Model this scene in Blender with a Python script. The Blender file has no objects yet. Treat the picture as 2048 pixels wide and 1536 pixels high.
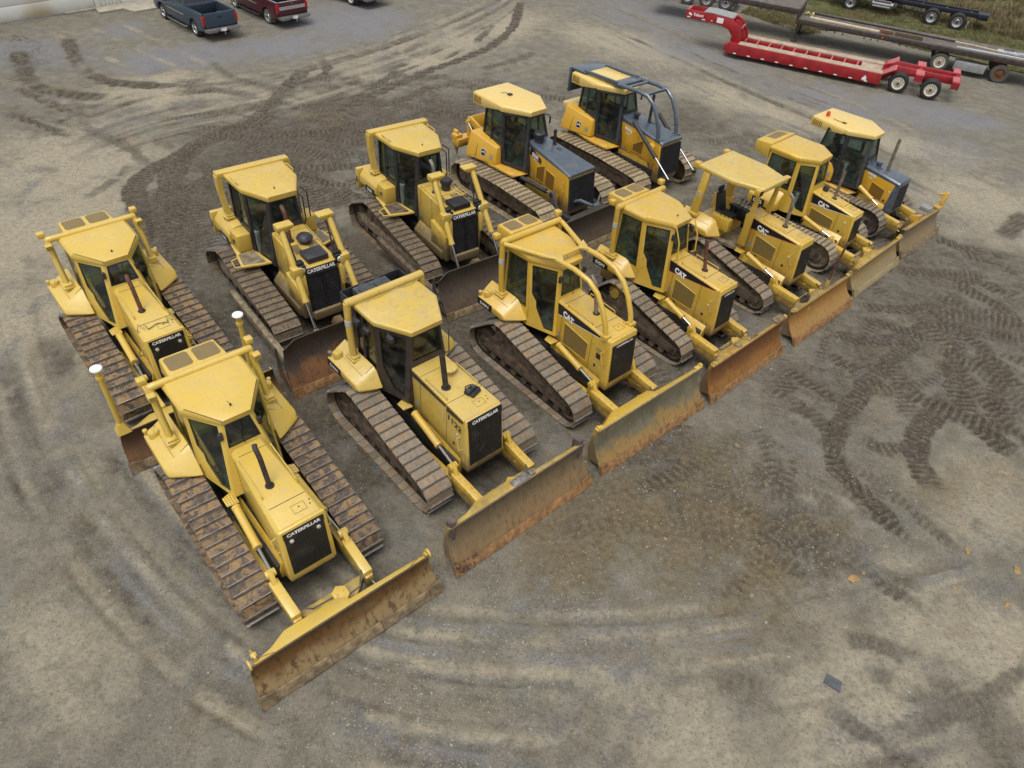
import bpy, bmesh, math, random
import numpy as np
from mathutils import Vector, Matrix
from mathutils.geometry import tessellate_polygon

random.seed(7)
RNG = np.random.RandomState(11)
SC = bpy.context.scene
COL = SC.collection
R = math.radians

# ------------------------------------------------------------------ camera
F_PX, PITCH, ROLL, CAM_H = 1417.0, R(42.32), R(4.87), 13.30
_fw = Vector((0, math.cos(PITCH), -math.sin(PITCH)))
_rt = Vector((1, 0, 0))
_up = _rt.cross(_fw)
_r2 = math.cos(ROLL) * _rt + math.sin(ROLL) * _up
_u2 = -math.sin(ROLL) * _rt + math.cos(ROLL) * _up
cam_data = bpy.data.cameras.new('camera')
cam_data.sensor_fit = 'HORIZONTAL'
cam_data.sensor_width = 36.0
cam_data.lens = F_PX / 2048.0 * 36.0
cam_data.clip_start = 0.1
cam_data.clip_end = 5000.0
cam = bpy.data.objects.new('camera', cam_data)
COL.objects.link(cam)
_m = Matrix((_r2, _u2, -_fw)).transposed().to_4x4()
_m.translation = Vector((0, 0, CAM_H))
cam.matrix_world = _m
SC.camera = cam

# ------------------------------------------------------------------ sky, sun, exposure
SUN_EL, SUN_AZ = R(72), R(-115)
world = bpy.data.worlds.new('World')
SC.world = world
world.use_nodes = True
_nt = world.node_tree
_nt.nodes.clear()
_out = _nt.nodes.new('ShaderNodeOutputWorld')
_bg = _nt.nodes.new('ShaderNodeBackground')
_sky = _nt.nodes.new('ShaderNodeTexSky')
_sky.sky_type = 'NISHITA'
_sky.sun_disc = False
_sky.sun_elevation = SUN_EL
_sky.sun_rotation = R(90) - SUN_AZ
_sky.air_density = 1.0
_sky.dust_density = 4.0
_sky.ozone_density = 1.0
_hsv = _nt.nodes.new('ShaderNodeHueSaturation')
_hsv.inputs['Saturation'].default_value = 0.16      # cloud cover greys the sky
_nt.links.new(_sky.outputs[0], _hsv.inputs['Color'])
_nt.links.new(_hsv.outputs[0], _bg.inputs['Color'])
_bg.inputs['Strength'].default_value = 0.15
_nt.links.new(_bg.outputs[0], _out.inputs['Surface'])
sun_data = bpy.data.lights.new('sun', 'SUN')
sun_data.energy = 1.1
sun_data.angle = R(34)
sun_data.color = (1.0, 0.955, 0.88)
sun = bpy.data.objects.new('sun', sun_data)
COL.objects.link(sun)
_sd = Vector((math.cos(SUN_EL) * math.cos(SUN_AZ), math.cos(SUN_EL) * math.sin(SUN_AZ), math.sin(SUN_EL)))
sun.rotation_euler = _sd.to_track_quat('Z', 'Y').to_euler()
sun.location = (0, 0, 60)
SC.view_settings.view_transform = 'Standard'
SC.view_settings.look = 'None'
SC.view_settings.exposure = 0.22
SC.view_settings.gamma = 1.0
SC.view_settings.use_curve_mapping = False


def ground_at(px, py, z=0.0):
    """Point of the horizontal plane z under a pixel of the 2048 x 1536 photograph."""
    d = _r2 * ((px - 1024) / F_PX) + _u2 * (-(py - 768) / F_PX) + _fw
    t = (z - CAM_H) / d.z
    return Vector((0, 0, CAM_H)) + d * t


# ------------------------------------------------------------------ node helpers
class NT:
    def __init__(self, name):
        self.m = bpy.data.materials.new(name)
        self.m.use_nodes = True
        self.t = self.m.node_tree
        self.t.nodes.clear()
        self.out = self.t.nodes.new('ShaderNodeOutputMaterial')

    def n(self, kind, **kw):
        nd = self.t.nodes.new(kind)
        for k, v in kw.items():
            setattr(nd, k, v)
        return nd

    def link(self, a, b):
        self.t.links.new(a, b)

    def setin(self, sock, v):
        if hasattr(v, 'is_output') or isinstance(v, bpy.types.NodeSocket):
            self.link(v, sock)
        else:
            sock.default_value = v

    def coord(self, kind='Object'):
        return self.n('ShaderNodeTexCoord').outputs[kind]

    def mapping(self, vec, scale=(1, 1, 1), loc=(0, 0, 0)):
        mp = self.n('ShaderNodeMapping')
        mp.inputs['Scale'].default_value = scale
        mp.inputs['Location'].default_value = loc
        self.link(vec, mp.inputs['Vector'])
        return mp.outputs[0]

    def noise(self, vec, scale, detail=4.0, rough=0.55, dist=0.0):
        nd = self.n('ShaderNodeTexNoise')
        self.link(vec, nd.inputs['Vector'])
        nd.inputs['Scale'].default_value = scale
        nd.inputs['Detail'].default_value = detail
        nd.inputs['Roughness'].default_value = rough
        nd.inputs['Distortion'].default_value = dist
        return nd.outputs['Fac']

    def ramp(self, fac, lo, hi, a=0.0, b=1.0):
        nd = self.n('ShaderNodeMapRange', interpolation_type='SMOOTHSTEP')
        self.setin(nd.inputs['Value'], fac)
        nd.inputs['From Min'].default_value = lo
        nd.inputs['From Max'].default_value = hi
        nd.inputs['To Min'].default_value = a
        nd.inputs['To Max'].default_value = b
        return nd.outputs[0]

    def mathn(self, op, a, b=0.0, clamp=False):
        nd = self.n('ShaderNodeMath', operation=op, use_clamp=clamp)
        self.setin(nd.inputs[0], a)
        self.setin(nd.inputs[1], b)
        return nd.outputs[0]

    def mix(self, fac, a, b, mode='MIX'):
        nd = self.n('ShaderNodeMix', data_type='RGBA', blend_type=mode)
        self.setin(nd.inputs['Factor'], fac)
        for s, v in ((nd.inputs['A'], a), (nd.inputs['B'], b)):
            pass
        self.setin(nd.inputs[6], a if not isinstance(a, tuple) else (*a, 1.0) if len(a) == 3 else a)
        self.setin(nd.inputs[7], b if not isinstance(b, tuple) else (*b, 1.0) if len(b) == 3 else b)
        return nd.outputs[2]

    def sep(self, vec):
        nd = self.n('ShaderNodeSeparateXYZ')
        self.link(vec, nd.inputs[0])
        return nd.outputs

    def bsdf(self, col, rough=0.5, metal=0.0, spec=0.5, bump=None, bstr=0.3, bdist=0.01):
        nd = self.n('ShaderNodeBsdfPrincipled')
        self.setin(nd.inputs['Base Color'], (*col, 1.0) if isinstance(col, tuple) and len(col) == 3 else col)
        self.setin(nd.inputs['Roughness'], rough)
        self.setin(nd.inputs['Metallic'], metal)
        nd.inputs['Specular IOR Level'].default_value = spec
        if bump is not None:
            bp = self.n('ShaderNodeBump')
            bp.inputs['Strength'].default_value = bstr
            bp.inputs['Distance'].default_value = bdist
            self.link(bump, bp.inputs['Height'])
            self.link(bp.outputs[0], nd.inputs['Normal'])
        self.link(nd.outputs[0], self.out.inputs['Surface'])
        return nd


def simple(name, col, rough=0.5, metal=0.0, var=0.15, scale=6.0, spec=0.5):
    t = NT(name)
    v = t.coord()
    f = t.ramp(t.noise(v, scale, 5), 0.3, 0.7)
    dark = tuple(c * (1 - var) for c in col)
    lite = tuple(min(1, c * (1 + var)) for c in col)
    t.bsdf(t.mix(f, dark, lite), rough, metal, spec)
    return t.m


MUD = (0.105, 0.080, 0.055)


def paint(name, col, dirt=0.3, fade=0.25, mud_top=0.95, rough=0.42, rust=0.0, seed=0.0):
    """Machine enamel: sun-faded patches, dust, scratches and mud that has splashed on its lower parts."""
    t = NT(name)
    v = t.coord()
    big = t.noise(t.mapping(v, loc=(seed, seed, seed)), 1.3, 4)
    med = t.noise(t.mapping(v, loc=(seed, 0, 0)), 7.0, 6, 0.6)
    fine = t.noise(v, 38.0, 4, 0.6)
    faded = tuple(min(1.0, c * 0.75 + 0.19 * w) for c, w in zip(col, (1.0, 0.92, 0.62)))
    c = t.mix(t.ramp(big, 0.35, 0.7, 0, fade), col, faded)
    dk = tuple(c_ * 0.62 + 0.02 for c_ in col)
    c = t.mix(t.ramp(med, 0.5, 0.78, 0, dirt * 1.1), c, dk)
    streak = t.noise(t.mapping(v, scale=(9, 9, 0.7)), 2.6, 4, 0.6)
    c = t.mix(t.ramp(streak, 0.57, 0.74, 0, dirt * 0.75), c, (0.19, 0.135, 0.075))
    c = t.mix(t.ramp(fine, 0.68, 0.80, 0, dirt), c, (0.13, 0.09, 0.055))
    z = t.sep(v)[2]
    mz = t.mathn('ADD', z, t.mathn('MULTIPLY', t.noise(v, 3.5, 5, 0.6), -0.9))
    c = t.mix(t.ramp(mz, mud_top - 0.55, mud_top - 1.1, 0, 0.85), c, MUD)
    if rust > 0:
        rn = t.noise(t.mapping(v, scale=(5, 5, 1.6), loc=(0, seed, 0)), 2.2, 6, 0.65)
        rz = t.ramp(z, 1.5, 0.7)
        c = t.mix(t.mathn('MULTIPLY', t.ramp(rn, 0.50, 0.62), t.mathn('MULTIPLY', rz, rust)), c, (0.20, 0.075, 0.028))
    rg = t.ramp(med, 0.3, 0.75, rough - .08, min(0.9, rough + 0.2))
    ge = t.n('ShaderNodeNewGeometry')
    nz = t.sep(ge.outputs['Normal'])[2]
    dn = t.noise(t.mapping(v, loc=(seed, 3, 1)), 2.4, 6, 0.65, .5)
    c = t.mix(t.mathn('MULTIPLY', t.ramp(nz, .6, .95), t.ramp(dn, .42, .72, 0, min(.42, dirt * 0.95))), c, (0.40, 0.325, 0.20))
    pb = t.bsdf(c, rg, 0, 0.7, med, 0.05, 0.01)
    pb.inputs['Coat Weight'].default_value = 0.5
    pb.inputs['Coat Roughness'].default_value = 0.22
    return t.m


def blade_mat(name, top, mid, low, z0=0.0, z1=1.1, streak=0.5, blotch=0.5, rough=0.62, seed=0.0):
    """Worn steel of a mouldboard: bands by height, blotches of rust and run marks."""
    t = NT(name)
    v = t.mapping(t.coord(), loc=(seed, seed * 2, 0))
    z = t.sep(v)[2]
    n1 = t.noise(v, 1.4, 6, 0.62, 0.6)
    n2 = t.noise(t.mapping(v, scale=(4, 4, 0.8)), 2.4, 5, 0.6)
    n3 = t.noise(v, 26, 5, 0.65)
    zz = t.mathn('ADD', t.mathn('DIVIDE', z, z1), t.mathn('MULTIPLY', t.mathn('SUBTRACT', n1, 0.5), 0.9))
    c = t.mix(t.ramp(zz, 0.28, 0.55), low, mid)
    c = t.mix(t.ramp(zz, 0.62, 0.95), c, top)
    c = t.mix(t.ramp(n2, 0.5, 0.66, 0, streak), c, tuple(x * 0.5 for x in mid))
    c = t.mix(t.ramp(n1, 0.57, 0.63, 0, blotch), c, tuple(min(1, a * 0.5 + b * 0.65) for a, b in zip(low, top)))
    n4 = t.noise(t.mapping(v, scale=(3, 20, 1.1)), 1.3, 4, 0.6)
    c = t.mix(t.ramp(n4, 0.55, 0.72, 0, 0.45), c, tuple(x * 1.5 + 0.03 for x in mid))
    c = t.mix(t.ramp(n4, 0.44, 0.30, 0, 0.40), c, tuple(x * 0.45 for x in mid))
    c = t.mix(t.ramp(n3, 0.55, 0.8, 0, 0.5), c, tuple(x * 1.55 + 0.02 for x in mid))
    t.bsdf(c, t.ramp(n3, 0.3, 0.7, rough - 0.16, rough + 0.15), 0.12, 0.5, n3, 0.15, 0.01)
    return t.m


def shoe_mat(name, a, b, c_, pol=0.0):
    """Track plates: rust, dried clay and grey mud, different on every shoe."""
    t = NT(name)
    oi = t.n('ShaderNodeObjectInfo')
    v = t.coord()
    off = t.n('ShaderNodeVectorMath', operation='SCALE')
    cb = t.n('ShaderNodeCombineXYZ')
    for i in range(3):
        t.link(oi.outputs['Random'], cb.inputs[i])
    t.link(cb.outputs[0], off.inputs[0])
    off.inputs['Scale'].default_value = 37.0
    ad = t.n('ShaderNodeVectorMath', operation='ADD')
    t.link(v, ad.inputs[0])
    t.link(off.outputs[0], ad.inputs[1])
    p = ad.outputs[0]
    n1 = t.noise(p, 4.2, 5, 0.65, 0.8)
    n2 = t.noise(p, 11.0, 5, 0.65)
    n3 = t.noise(p, 42.0, 3, 0.6)
    col = t.mix(t.ramp(n1, 0.45, 0.55), a, b)
    col = t.mix(t.ramp(n2, 0.50, 0.60, 0, 0.9), col, c_)
    col = t.mix(t.ramp(n3, 0.62, 0.74, 0, 0.7), col, (0.035, 0.028, 0.022))
    col = t.mix(t.ramp(oi.outputs['Random'], 0.3, 1.0, 0, 0.35), col, (0.06, 0.045, 0.035))
    t.bsdf(col, t.ramp(n2, 0.3, 0.7, 0.42, 0.8), pol, 0.4, n2, 0.5, 0.012)
    return t.m


def glass_mat(name, tint, gloss=0.9):
    t = NT(name)
    tr = t.n('ShaderNodeBsdfTransparent')
    tr.inputs[0].default_value = (*tint, 1)
    gl = t.n('ShaderNodeBsdfGlossy')
    gl.inputs['Roughness'].default_value = 0.03
    gl.inputs[0].default_value = (gloss, gloss, gloss, 1)
    ge = t.n('ShaderNodeNewGeometry')
    dt_ = t.n('ShaderNodeVectorMath', operation='DOT_PRODUCT')
    t.link(ge.outputs['Normal'], dt_.inputs[0])
    t.link(ge.outputs['Incoming'], dt_.inputs[1])
    cs = t.mathn('ABSOLUTE', dt_.outputs['Value'])
    fz = t.mathn('ADD', .075, t.mathn('MULTIPLY', .955, t.mathn('POWER', t.mathn('SUBTRACT', 1.0, cs, True), 5.0)))
    mx = t.n('ShaderNodeMixShader')
    df = t.n('ShaderNodeBsdfDiffuse')
    df.inputs[0].default_value = (0.30, 0.30, 0.26, 1)
    mx2 = t.n('ShaderNodeMixShader')
    v = t.coord()
    t.link(t.ramp(t.noise(v, 3.0, 5, 0.6), 0.45, 0.8, 0.02, 0.14), mx2.inputs[0])
    t.link(tr.outputs[0], mx2.inputs[1])
    t.link(df.outputs[0], mx2.inputs[2])
    t.link(fz, mx.inputs[0])
    t.link(mx2.outputs[0], mx.inputs[1])
    t.link(gl.outputs[0], mx.inputs[2])
    t.link(mx.outputs[0], t.out.inputs['Surface'])
    return t.m


def mesh_screen(name, dark, lite, scale, axes='YZ'):
    """Punched or woven screen: two crossed wave textures."""
    t = NT(name)
    v = t.coord()
    fs = []
    for ax in axes:
        w = t.n('ShaderNodeTexWave', wave_type='BANDS', bands_direction=ax)
        t.link(v, w.inputs['Vector'])
        w.inputs['Scale'].default_value = scale
        w.inputs['Distortion'].default_value = 0.0
        fs.append(w.outputs['Fac'])
    f = t.mathn('MULTIPLY', fs[0], fs[1])
    d = t.noise(v, 5, 5, 0.6)
    c = t.mix(t.ramp(f, 0.25, 0.5), lite, dark)
    c = t.mix(t.ramp(d, 0.5, 0.75, 0, 0.35), c, (0.11, 0.095, 0.075))
    t.bsdf(c, 0.5, 0.0, 0.4, f, 0.4, 0.01)
    return t.m


# ------------------------------------------------------------------ mesh helpers
class MB:
    """Collects geometry for ONE mesh object."""

    def __init__(self):
        self.v, self.f, self.mi = [], [], []

    def add(self, verts, faces, m=0):
        o = len(self.v)
        self.v += [tuple(p) for p in verts]
        for f in faces:
            self.f.append(tuple(i + o for i in f))
            self.mi.append(m)

    def box(self, x0, x1, y0, y1, z0, z1, m=0):
        self.add([(x0, y0, z0), (x1, y0, z0), (x1, y1, z0), (x0, y1, z0), (x0, y0, z1), (x1, y0, z1), (x1, y1, z1), (x0, y1, z1)],
                 [(0, 3, 2, 1), (4, 5, 6, 7), (0, 1, 5, 4), (1, 2, 6, 5), (2, 3, 7, 6), (3, 0, 4, 7)], m)

    def hull(self, pts, m=0):
        bm = bmesh.new()
        for p in pts:
            bm.verts.new(p)
        r = bmesh.ops.convex_hull(bm, input=bm.verts)
        bad = list({g for g in r['geom_interior'] + r['geom_unused'] if isinstance(g, bmesh.types.BMVert) and g.is_valid})
        if bad:
            bmesh.ops.delete(bm, geom=bad, context='VERTS')
        bmesh.ops.dissolve_limit(bm, angle_limit=0.02, verts=bm.verts, edges=bm.edges)
        bm.verts.index_update()
        self.add([v.co for v in bm.verts], [[v.index for v in f.verts] for f in bm.faces], m)
        bm.free()

    def prism(self, poly, axis, a, b, m=0):
        """poly: (x,z) for axis y, (x,y) for axis z, (y,z) for axis x."""
        def P(p, t):
            return (p[0], t, p[1]) if axis == 'y' else (p[0], p[1], t) if axis == 'z' else (t, p[0], p[1])
        n = len(poly)
        vs = [P(p, a) for p in poly] + [P(p, b) for p in poly]
        fs = [tuple(range(n)), tuple(range(2 * n - 1, n - 1, -1))]
        fs += [(i, (i + 1) % n, n + (i + 1) % n, n + i) for i in range(n)]
        self.add(vs, fs, m)

    def loft(self, rings, m=0, caps=True):
        n = len(rings[0])
        vs = [p for r in rings for p in r]
        fs = []
        for k in range(len(rings) - 1):
            for i in range(n):
                j = (i + 1) % n
                fs.append((k * n + i, k * n + j, (k + 1) * n + j, (k + 1) * n + i))
        if caps:
            fs.append(tuple(range(n - 1, -1, -1)))
            fs.append(tuple(range((len(rings) - 1) * n, len(rings) * n)))
        self.add(vs, fs, m)

    def tube(self, pts, r, n=8, m=0, r1=None, sy=1.0):
        pts = [Vector(p) for p in pts]
        rings = []
        prev = None
        for i, p in enumerate(pts):
            if i == 0:
                t = pts[1] - p
            elif i == len(pts) - 1:
                t = p - pts[i - 1]
            else:
                t = (p - pts[i - 1]).normalized() + (pts[i + 1] - p).normalized()
            t.normalize()
            if prev is None:
                a = Vector((0, 0, 1)) if abs(t.z) < 0.9 else Vector((1, 0, 0))
                u = t.cross(a).normalized()
            else:
                u = (prev - t * prev.dot(t)).normalized()
            w = t.cross(u)
            prev = u
            rr = r if r1 is None else r + (r1 - r) * i / (len(pts) - 1)
            rings.append([p + u * (rr * math.cos(2 * math.pi * k / n)) + w * (rr * sy * math.sin(2 * math.pi * k / n)) for k in range(n)])
        self.loft(rings, m)

    def cyl(self, p0, p1, r, n=14, m=0, r1=None):
        self.tube([p0, p1], r, n, m, r1)

    def bar(self, p0, p1, w, h, m=0, up=(0, 0, 1)):
        p0, p1 = Vector(p0), Vector(p1)
        t = (p1 - p0).normalized()
        u = t.cross(Vector(up)).normalized() * (w / 2)
        q = u.cross(t).normalized() * (h / 2)
        self.loft([[p + u + q, p - u + q, p - u - q, p + u - q] for p in (p0, p1)], m)

    def lathe(self, prof, c, axis, n=20, m=0, caps=True):
        """prof: list of (radius, along) ; axis 'x','y' or 'z' ; c the centre."""
        rings = []
        for r, a in prof:
            ring = []
            for k in range(n):
                q = 2 * math.pi * k / n
                s, t = max(r, 1e-4) * math.cos(q), max(r, 1e-4) * math.sin(q)
                p = (a, s, t) if axis == 'x' else (s, a, t) if axis == 'y' else (s, t, a)
                ring.append((c[0] + p[0], c[1] + p[1], c[2] + p[2]))
            rings.append(ring)
        self.loft(rings, m, caps)

    def poly(self, pts, m=0):
        self.add(pts, [tuple(range(len(pts)))], m)

    def framed(self, outer, inner, th=0.04, m=0):
        """A flat panel `outer` with the opening `inner` cut through it, th deep."""
        outer = [Vector(p) for p in outer]
        inner = [Vector(p) for p in inner]
        nrm = Vector((0, 0, 0))
        for i in range(len(outer)):
            nrm += outer[i].cross(outer[(i + 1) % len(outer)])
        nrm.normalize()
        tris = tessellate_polygon((outer, inner))
        vs = outer + inner
        n = len(vs)
        back = [p - nrm * th for p in vs]
        fs = [tuple(t) for t in tris] + [tuple(n + i for i in reversed(t)) for t in tris]
        no, ni = len(outer), len(inner)
        fs += [(i, (i + 1) % no, n + (i + 1) % no, n + i) for i in range(no)]
        fs += [(no + i, no + (i + 1) % ni, n + no + (i + 1) % ni, n + no + i) for i in range(ni)]
        self.add(vs + back, fs, m)

    def build(self, name, mats, parent=None, bevel=0.0, seg=2, ang=32, smooth=True, kind=None):
        me = bpy.data.meshes.new(name)
        bm = bmesh.new()
        vl = [bm.verts.new(p) for p in self.v]
        for f, mi in zip(self.f, self.mi):
            try:
                bf = bm.faces.new([vl[i] for i in f])
                bf.material_index = mi
            except ValueError:
                pass
        bmesh.ops.recalc_face_normals(bm, faces=bm.faces)
        if bevel > 0:
            ed = [e for e in bm.edges if len(e.link_faces) == 2 and e.calc_face_angle(0) > R(24)]
            if ed:
                bmesh.ops.bevel(bm, geom=ed, offset=bevel, segments=seg, profile=0.5, affect='EDGES', clamp_overlap=True)
        bm.to_mesh(me)
        bm.free()
        for mt in (mats if isinstance(mats, (list, tuple)) else [mats]):
            me.materials.append(mt)
        if smooth:
            me.polygons.foreach_set('use_smooth', [True] * len(me.polygons))
            me.set_sharp_from_angle(angle=R(ang))
        return link(name, me, parent, kind)


def link(name, me, parent=None, kind=None):
    o = bpy.data.objects.new(name, me)
    COL.objects.link(o)
    if parent is not None:
        o.parent = parent
    if kind:
        o['kind'] = kind
    return o


def thing(name, label, cat, loc=(0, 0, 0), rz=0.0, group=None):
    o = bpy.data.objects.new(name, None)
    COL.objects.link(o)
    o.location = loc
    o.rotation_euler = (0, 0, rz)
    tag(o, label, cat, group)
    return o


def tag(o, label, cat, group=None):
    o['label'] = label
    o['category'] = cat
    if group:
        o['group'] = group
    return o


def inset(poly, d):
    """Shrink a flat convex 3-D polygon by d (one value or one per edge)."""
    P = [Vector(p) for p in poly]
    n = len(P)
    ds = d if isinstance(d, (list, tuple)) else [d] * n
    nrm = Vector((0, 0, 0))
    for i in range(n):
        nrm += P[i].cross(P[(i + 1) % n])
    nrm.normalize()
    c = sum(P, Vector()) / n
    out = []
    for i in range(n):
        e0 = (P[i] - P[i - 1]).normalized()
        e1 = (P[(i + 1) % n] - P[i]).normalized()
        n0, n1 = nrm.cross(e0), nrm.cross(e1)
        if n0.dot(c - P[i]) < 0:
            n0, n1 = -n0, -n1
        d0, d1 = ds[i - 1], ds[i]
        k = n0.dot(n1)
        den = max(1e-4, 1 - k * k)
        a = (d0 - d1 * k) / den
        b = (d1 - d0 * k) / den
        out.append(P[i] + n0 * a + n1 * b)
    return out


def lettering(txt, parent, mats, o, xd, yd, width=None, height=None, name='lettering', bold=0.035, shear=0.0, ext=0.004):
    """Text as a flat mesh; o = lower left corner, xd = reading direction, yd = up."""
    cu = bpy.data.curves.new('lettering', 'FONT')
    cu.body = txt
    cu.size = 1.0
    cu.offset = bold
    cu.shear = shear
    cu.resolution_u = 3
    tmp = bpy.data.objects.new('lettering', cu)
    COL.objects.link(tmp)
    me = bpy.data.meshes.new_from_object(tmp)
    bpy.data.objects.remove(tmp)
    co = np.empty(len(me.vertices) * 3)
    me.vertices.foreach_get('co', co)
    co = co.reshape(-1, 3)
    co[:, :2] -= co[:, :2].min(0)
    w, h = co[:, 0].max(), co[:, 1].max()
    sx = (width / w) if width else (height / h)
    sy = (height / h) if height else sx
    X = np.array(Vector(xd).normalized())
    Y = np.array(Vector(yd).normalized())
    Z = np.cross(X, Y)
    out = np.array(o) + co[:, :1] * sx * X + co[:, 1:2] * sy * Y + Z * ext
    me.vertices.foreach_set('co', out.ravel())
    me.materials.append(mats)
    me.update()
    return link(name, me, parent)

# ------------------------------------------------------------------ materials
YEL = (0.590, 0.375, 0.036)
YELP = (0.620, 0.425, 0.066)
JDY = (0.64, 0.355, 0.022)
M = {}
M['pale'] = paint('enamel_pale_yellow', YELP, 0.24, 0.3, 0.95, 0.34, 0, 1.0)
M['pale_worn'] = paint('enamel_pale_yellow_worn', (0.560, 0.385, 0.062), 0.62, 0.5, 1.50, 0.50, 0.7, 2.0)
M['warm'] = paint('enamel_warm_yellow', YEL, 0.46, 0.3, 1.35, 0.42, 0.5, 3.0)
M['warm_rusty'] = paint('enamel_warm_yellow_rusty', (0.565, 0.355, 0.036), 0.52, 0.35, 1.50, 0.46, 1.0, 4.0)
M['dozer_r'] = paint('enamel_dusty_yellow', (0.580, 0.390, 0.052), 0.52, 0.4, 1.6, 0.48, 0.3, 5.0)
M['arm'] = paint('enamel_arm_yellow', YEL, 0.45, 0.3, 0.98, 0.45, 0.35, 9.0)
M['jd'] = paint('enamel_orange_yellow', JDY, 0.32, 0.12, 1.50, 0.36, 0, 6.0)
M['jd_roof'] = paint('enamel_orange_yellow_roof', (0.70, 0.50, 0.14), 0.10, 0.3, 0.5, 0.4, 0, 7.0)
M['jd_grey'] = paint('enamel_blue_grey', (0.058, 0.082, 0.114), 0.12, 0.05, 0.5, 0.30, 0, 8.0)
M['dark'] = simple('dark_grey_enamel', (0.030, 0.030, 0.034), 0.45, 0, 0.3)
M['black'] = simple('black_plastic', (0.012, 0.012, 0.013), 0.5, 0, 0.3)
M['void'] = simple('oily_black_steel', (0.020, 0.017, 0.014), 0.7, 0, 0.4)
M['decal'] = simple('black_decal', (0.014, 0.014, 0.018), 0.35, 0, 0.1)
M['white'] = simple('white_print', (0.80, 0.80, 0.78), 0.4, 0, 0.03)
M['redline'] = simple('red_print', (0.45, 0.03, 0.03), 0.4, 0, 0.05)
M['greyprint'] = simple('grey_print', (0.25, 0.25, 0.24), 0.5, 0, 0.1)
M['chrome'] = simple('polished_chrome', (0.40, 0.41, 0.43), 0.25, 1.0, 0.05)
M['steel'] = simple('worn_steel', (0.25, 0.235, 0.215), 0.42, 0.6, 0.35, 12)
M['rustpipe'] = simple('rusted_pipe', (0.105, 0.042, 0.024), 0.75, 0, 0.4, 9)
M['darkpipe'] = simple('sooty_pipe', (0.040, 0.032, 0.028), 0.6, 0.2, 0.4, 9)
M['greypipe'] = simple('grey_steel_pipe', (0.20, 0.17, 0.135), 0.55, 0.3, 0.3, 9)
M['mudpack'] = simple('dried_mud', (0.115, 0.082, 0.055), 0.9, 0, 0.45, 5)
M['mudpale'] = simple('pale_dried_mud', (0.205, 0.165, 0.105), 0.9, 0, 0.4, 5)
M['rubber'] = simple('black_rubber', (0.018, 0.018, 0.018), 0.75, 0, 0.35, 14)
M['oldrubber'] = simple('dusty_rubber', (0.085, 0.080, 0.072), 0.85, 0, 0.3, 14)
M['seat'] = simple('black_vinyl', (0.020, 0.020, 0.022), 0.55, 0, 0.3)
M['cabin'] = simple('cab_trim', (0.135, 0.150, 0.138), 0.7, 0, 0.4)
M['glass'] = glass_mat('tinted_glass', (0.37, 0.50, 0.46))
M['glass_dark'] = glass_mat('dusty_dark_glass', (0.30, 0.355, 0.315))
M['mirror'] = simple('mirror_glass', (0.45, 0.50, 0.55), 0.08, 1.0, 0.05)
M['lens'] = simple('lamp_lens', (0.70, 0.70, 0.66), 0.15, 0.4, 0.1)
M['beacon'] = simple('orange_red_lens', (0.62, 0.075, 0.02), 0.25, 0, 0.1)
M['screen'] = mesh_screen('radiator_screen', (0.030, 0.030, 0.032), (0.006, 0.006, 0.007), 7.0)
M['vent'] = mesh_screen('punched_vent', (0.40, 0.28, 0.075), (0.10, 0.07, 0.025), 9.0, 'XZ')
M['vent_jd'] = mesh_screen('punched_vent_brown', (0.34, 0.18, 0.022), (0.13, 0.065, 0.012), 10.0, 'XZ')
M['hose'] = simple('green_coiled_cable', (0.055, 0.085, 0.055), 0.5, 0, 0.2)
M['brass'] = simple('pale_tan_cap', (0.45, 0.36, 0.16), 0.5, 0, 0.2)
CLAY, GREY = (0.275, 0.172, 0.078), (0.215, 0.182, 0.138)
M['shoe_rust'] = shoe_mat('shoe_rusty', (0.080, 0.060, 0.047), CLAY, (0.165, 0.135, 0.100))
M['shoe_dark'] = shoe_mat('shoe_dark_rust', (0.060, 0.036, 0.026), (0.20, 0.11, 0.045), (0.10, 0.08, 0.06))
M['shoe_grey'] = shoe_mat('shoe_grey_clay', GREY, (0.270, 0.180, 0.098), (0.275, 0.245, 0.195))
M['shoe_mud'] = shoe_mat('shoe_brown_mud', (0.150, 0.112, 0.074), (0.205, 0.148, 0.085), (0.105, 0.082, 0.060))
M['shoe_pale'] = shoe_mat('shoe_pale_mud', (0.330, 0.268, 0.172), (0.375, 0.300, 0.185), (0.235, 0.185, 0.120))
M['bl_rust'] = blade_mat('mouldboard_rust_runs', (0.078, 0.058, 0.034), (0.160, 0.080, 0.024), (0.265, 0.185, 0.085), z1=1.05, streak=0.9, blotch=0.5, rough=0.45, seed=1)
M['bl_brown'] = blade_mat('mouldboard_brown', (0.085, 0.050, 0.028), (0.115, 0.058, 0.026), (0.150, 0.075, 0.030), z1=1.05, streak=0.5, blotch=0.1, seed=2)
M['bl_tan'] = blade_mat('mouldboard_tan_green', (0.130, 0.098, 0.064), (0.195, 0.142, 0.078), (0.235, 0.150, 0.070), z1=1.3, streak=0.55, blotch=0.5, seed=3)
M['bl_steel'] = blade_mat('mouldboard_blue_steel', (0.265, 0.225, 0.130), (0.168, 0.155, 0.102), (0.335, 0.205, 0.068), z1=1.2, streak=0.5, blotch=0.15, rough=0.42, seed=4)
M['bl_orange'] = blade_mat('mouldboard_orange_rust', (0.165, 0.072, 0.022), (0.205, 0.085, 0.024), (0.30, 0.135, 0.030), z1=1.1, streak=0.5, blotch=0.1, seed=5)
M['bl_amber'] = blade_mat('mouldboard_amber_rust', (0.30, 0.175, 0.055), (0.37, 0.185, 0.040), (0.345, 0.20, 0.065), z1=1.1, streak=0.4, blotch=0.35, seed=6)
M['bl_straw'] = blade_mat('mouldboard_straw', (0.30, 0.225, 0.105), (0.345, 0.235, 0.090), (0.295, 0.235, 0.125), z1=1.0, streak=0.4, blotch=0.2, seed=7)
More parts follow.
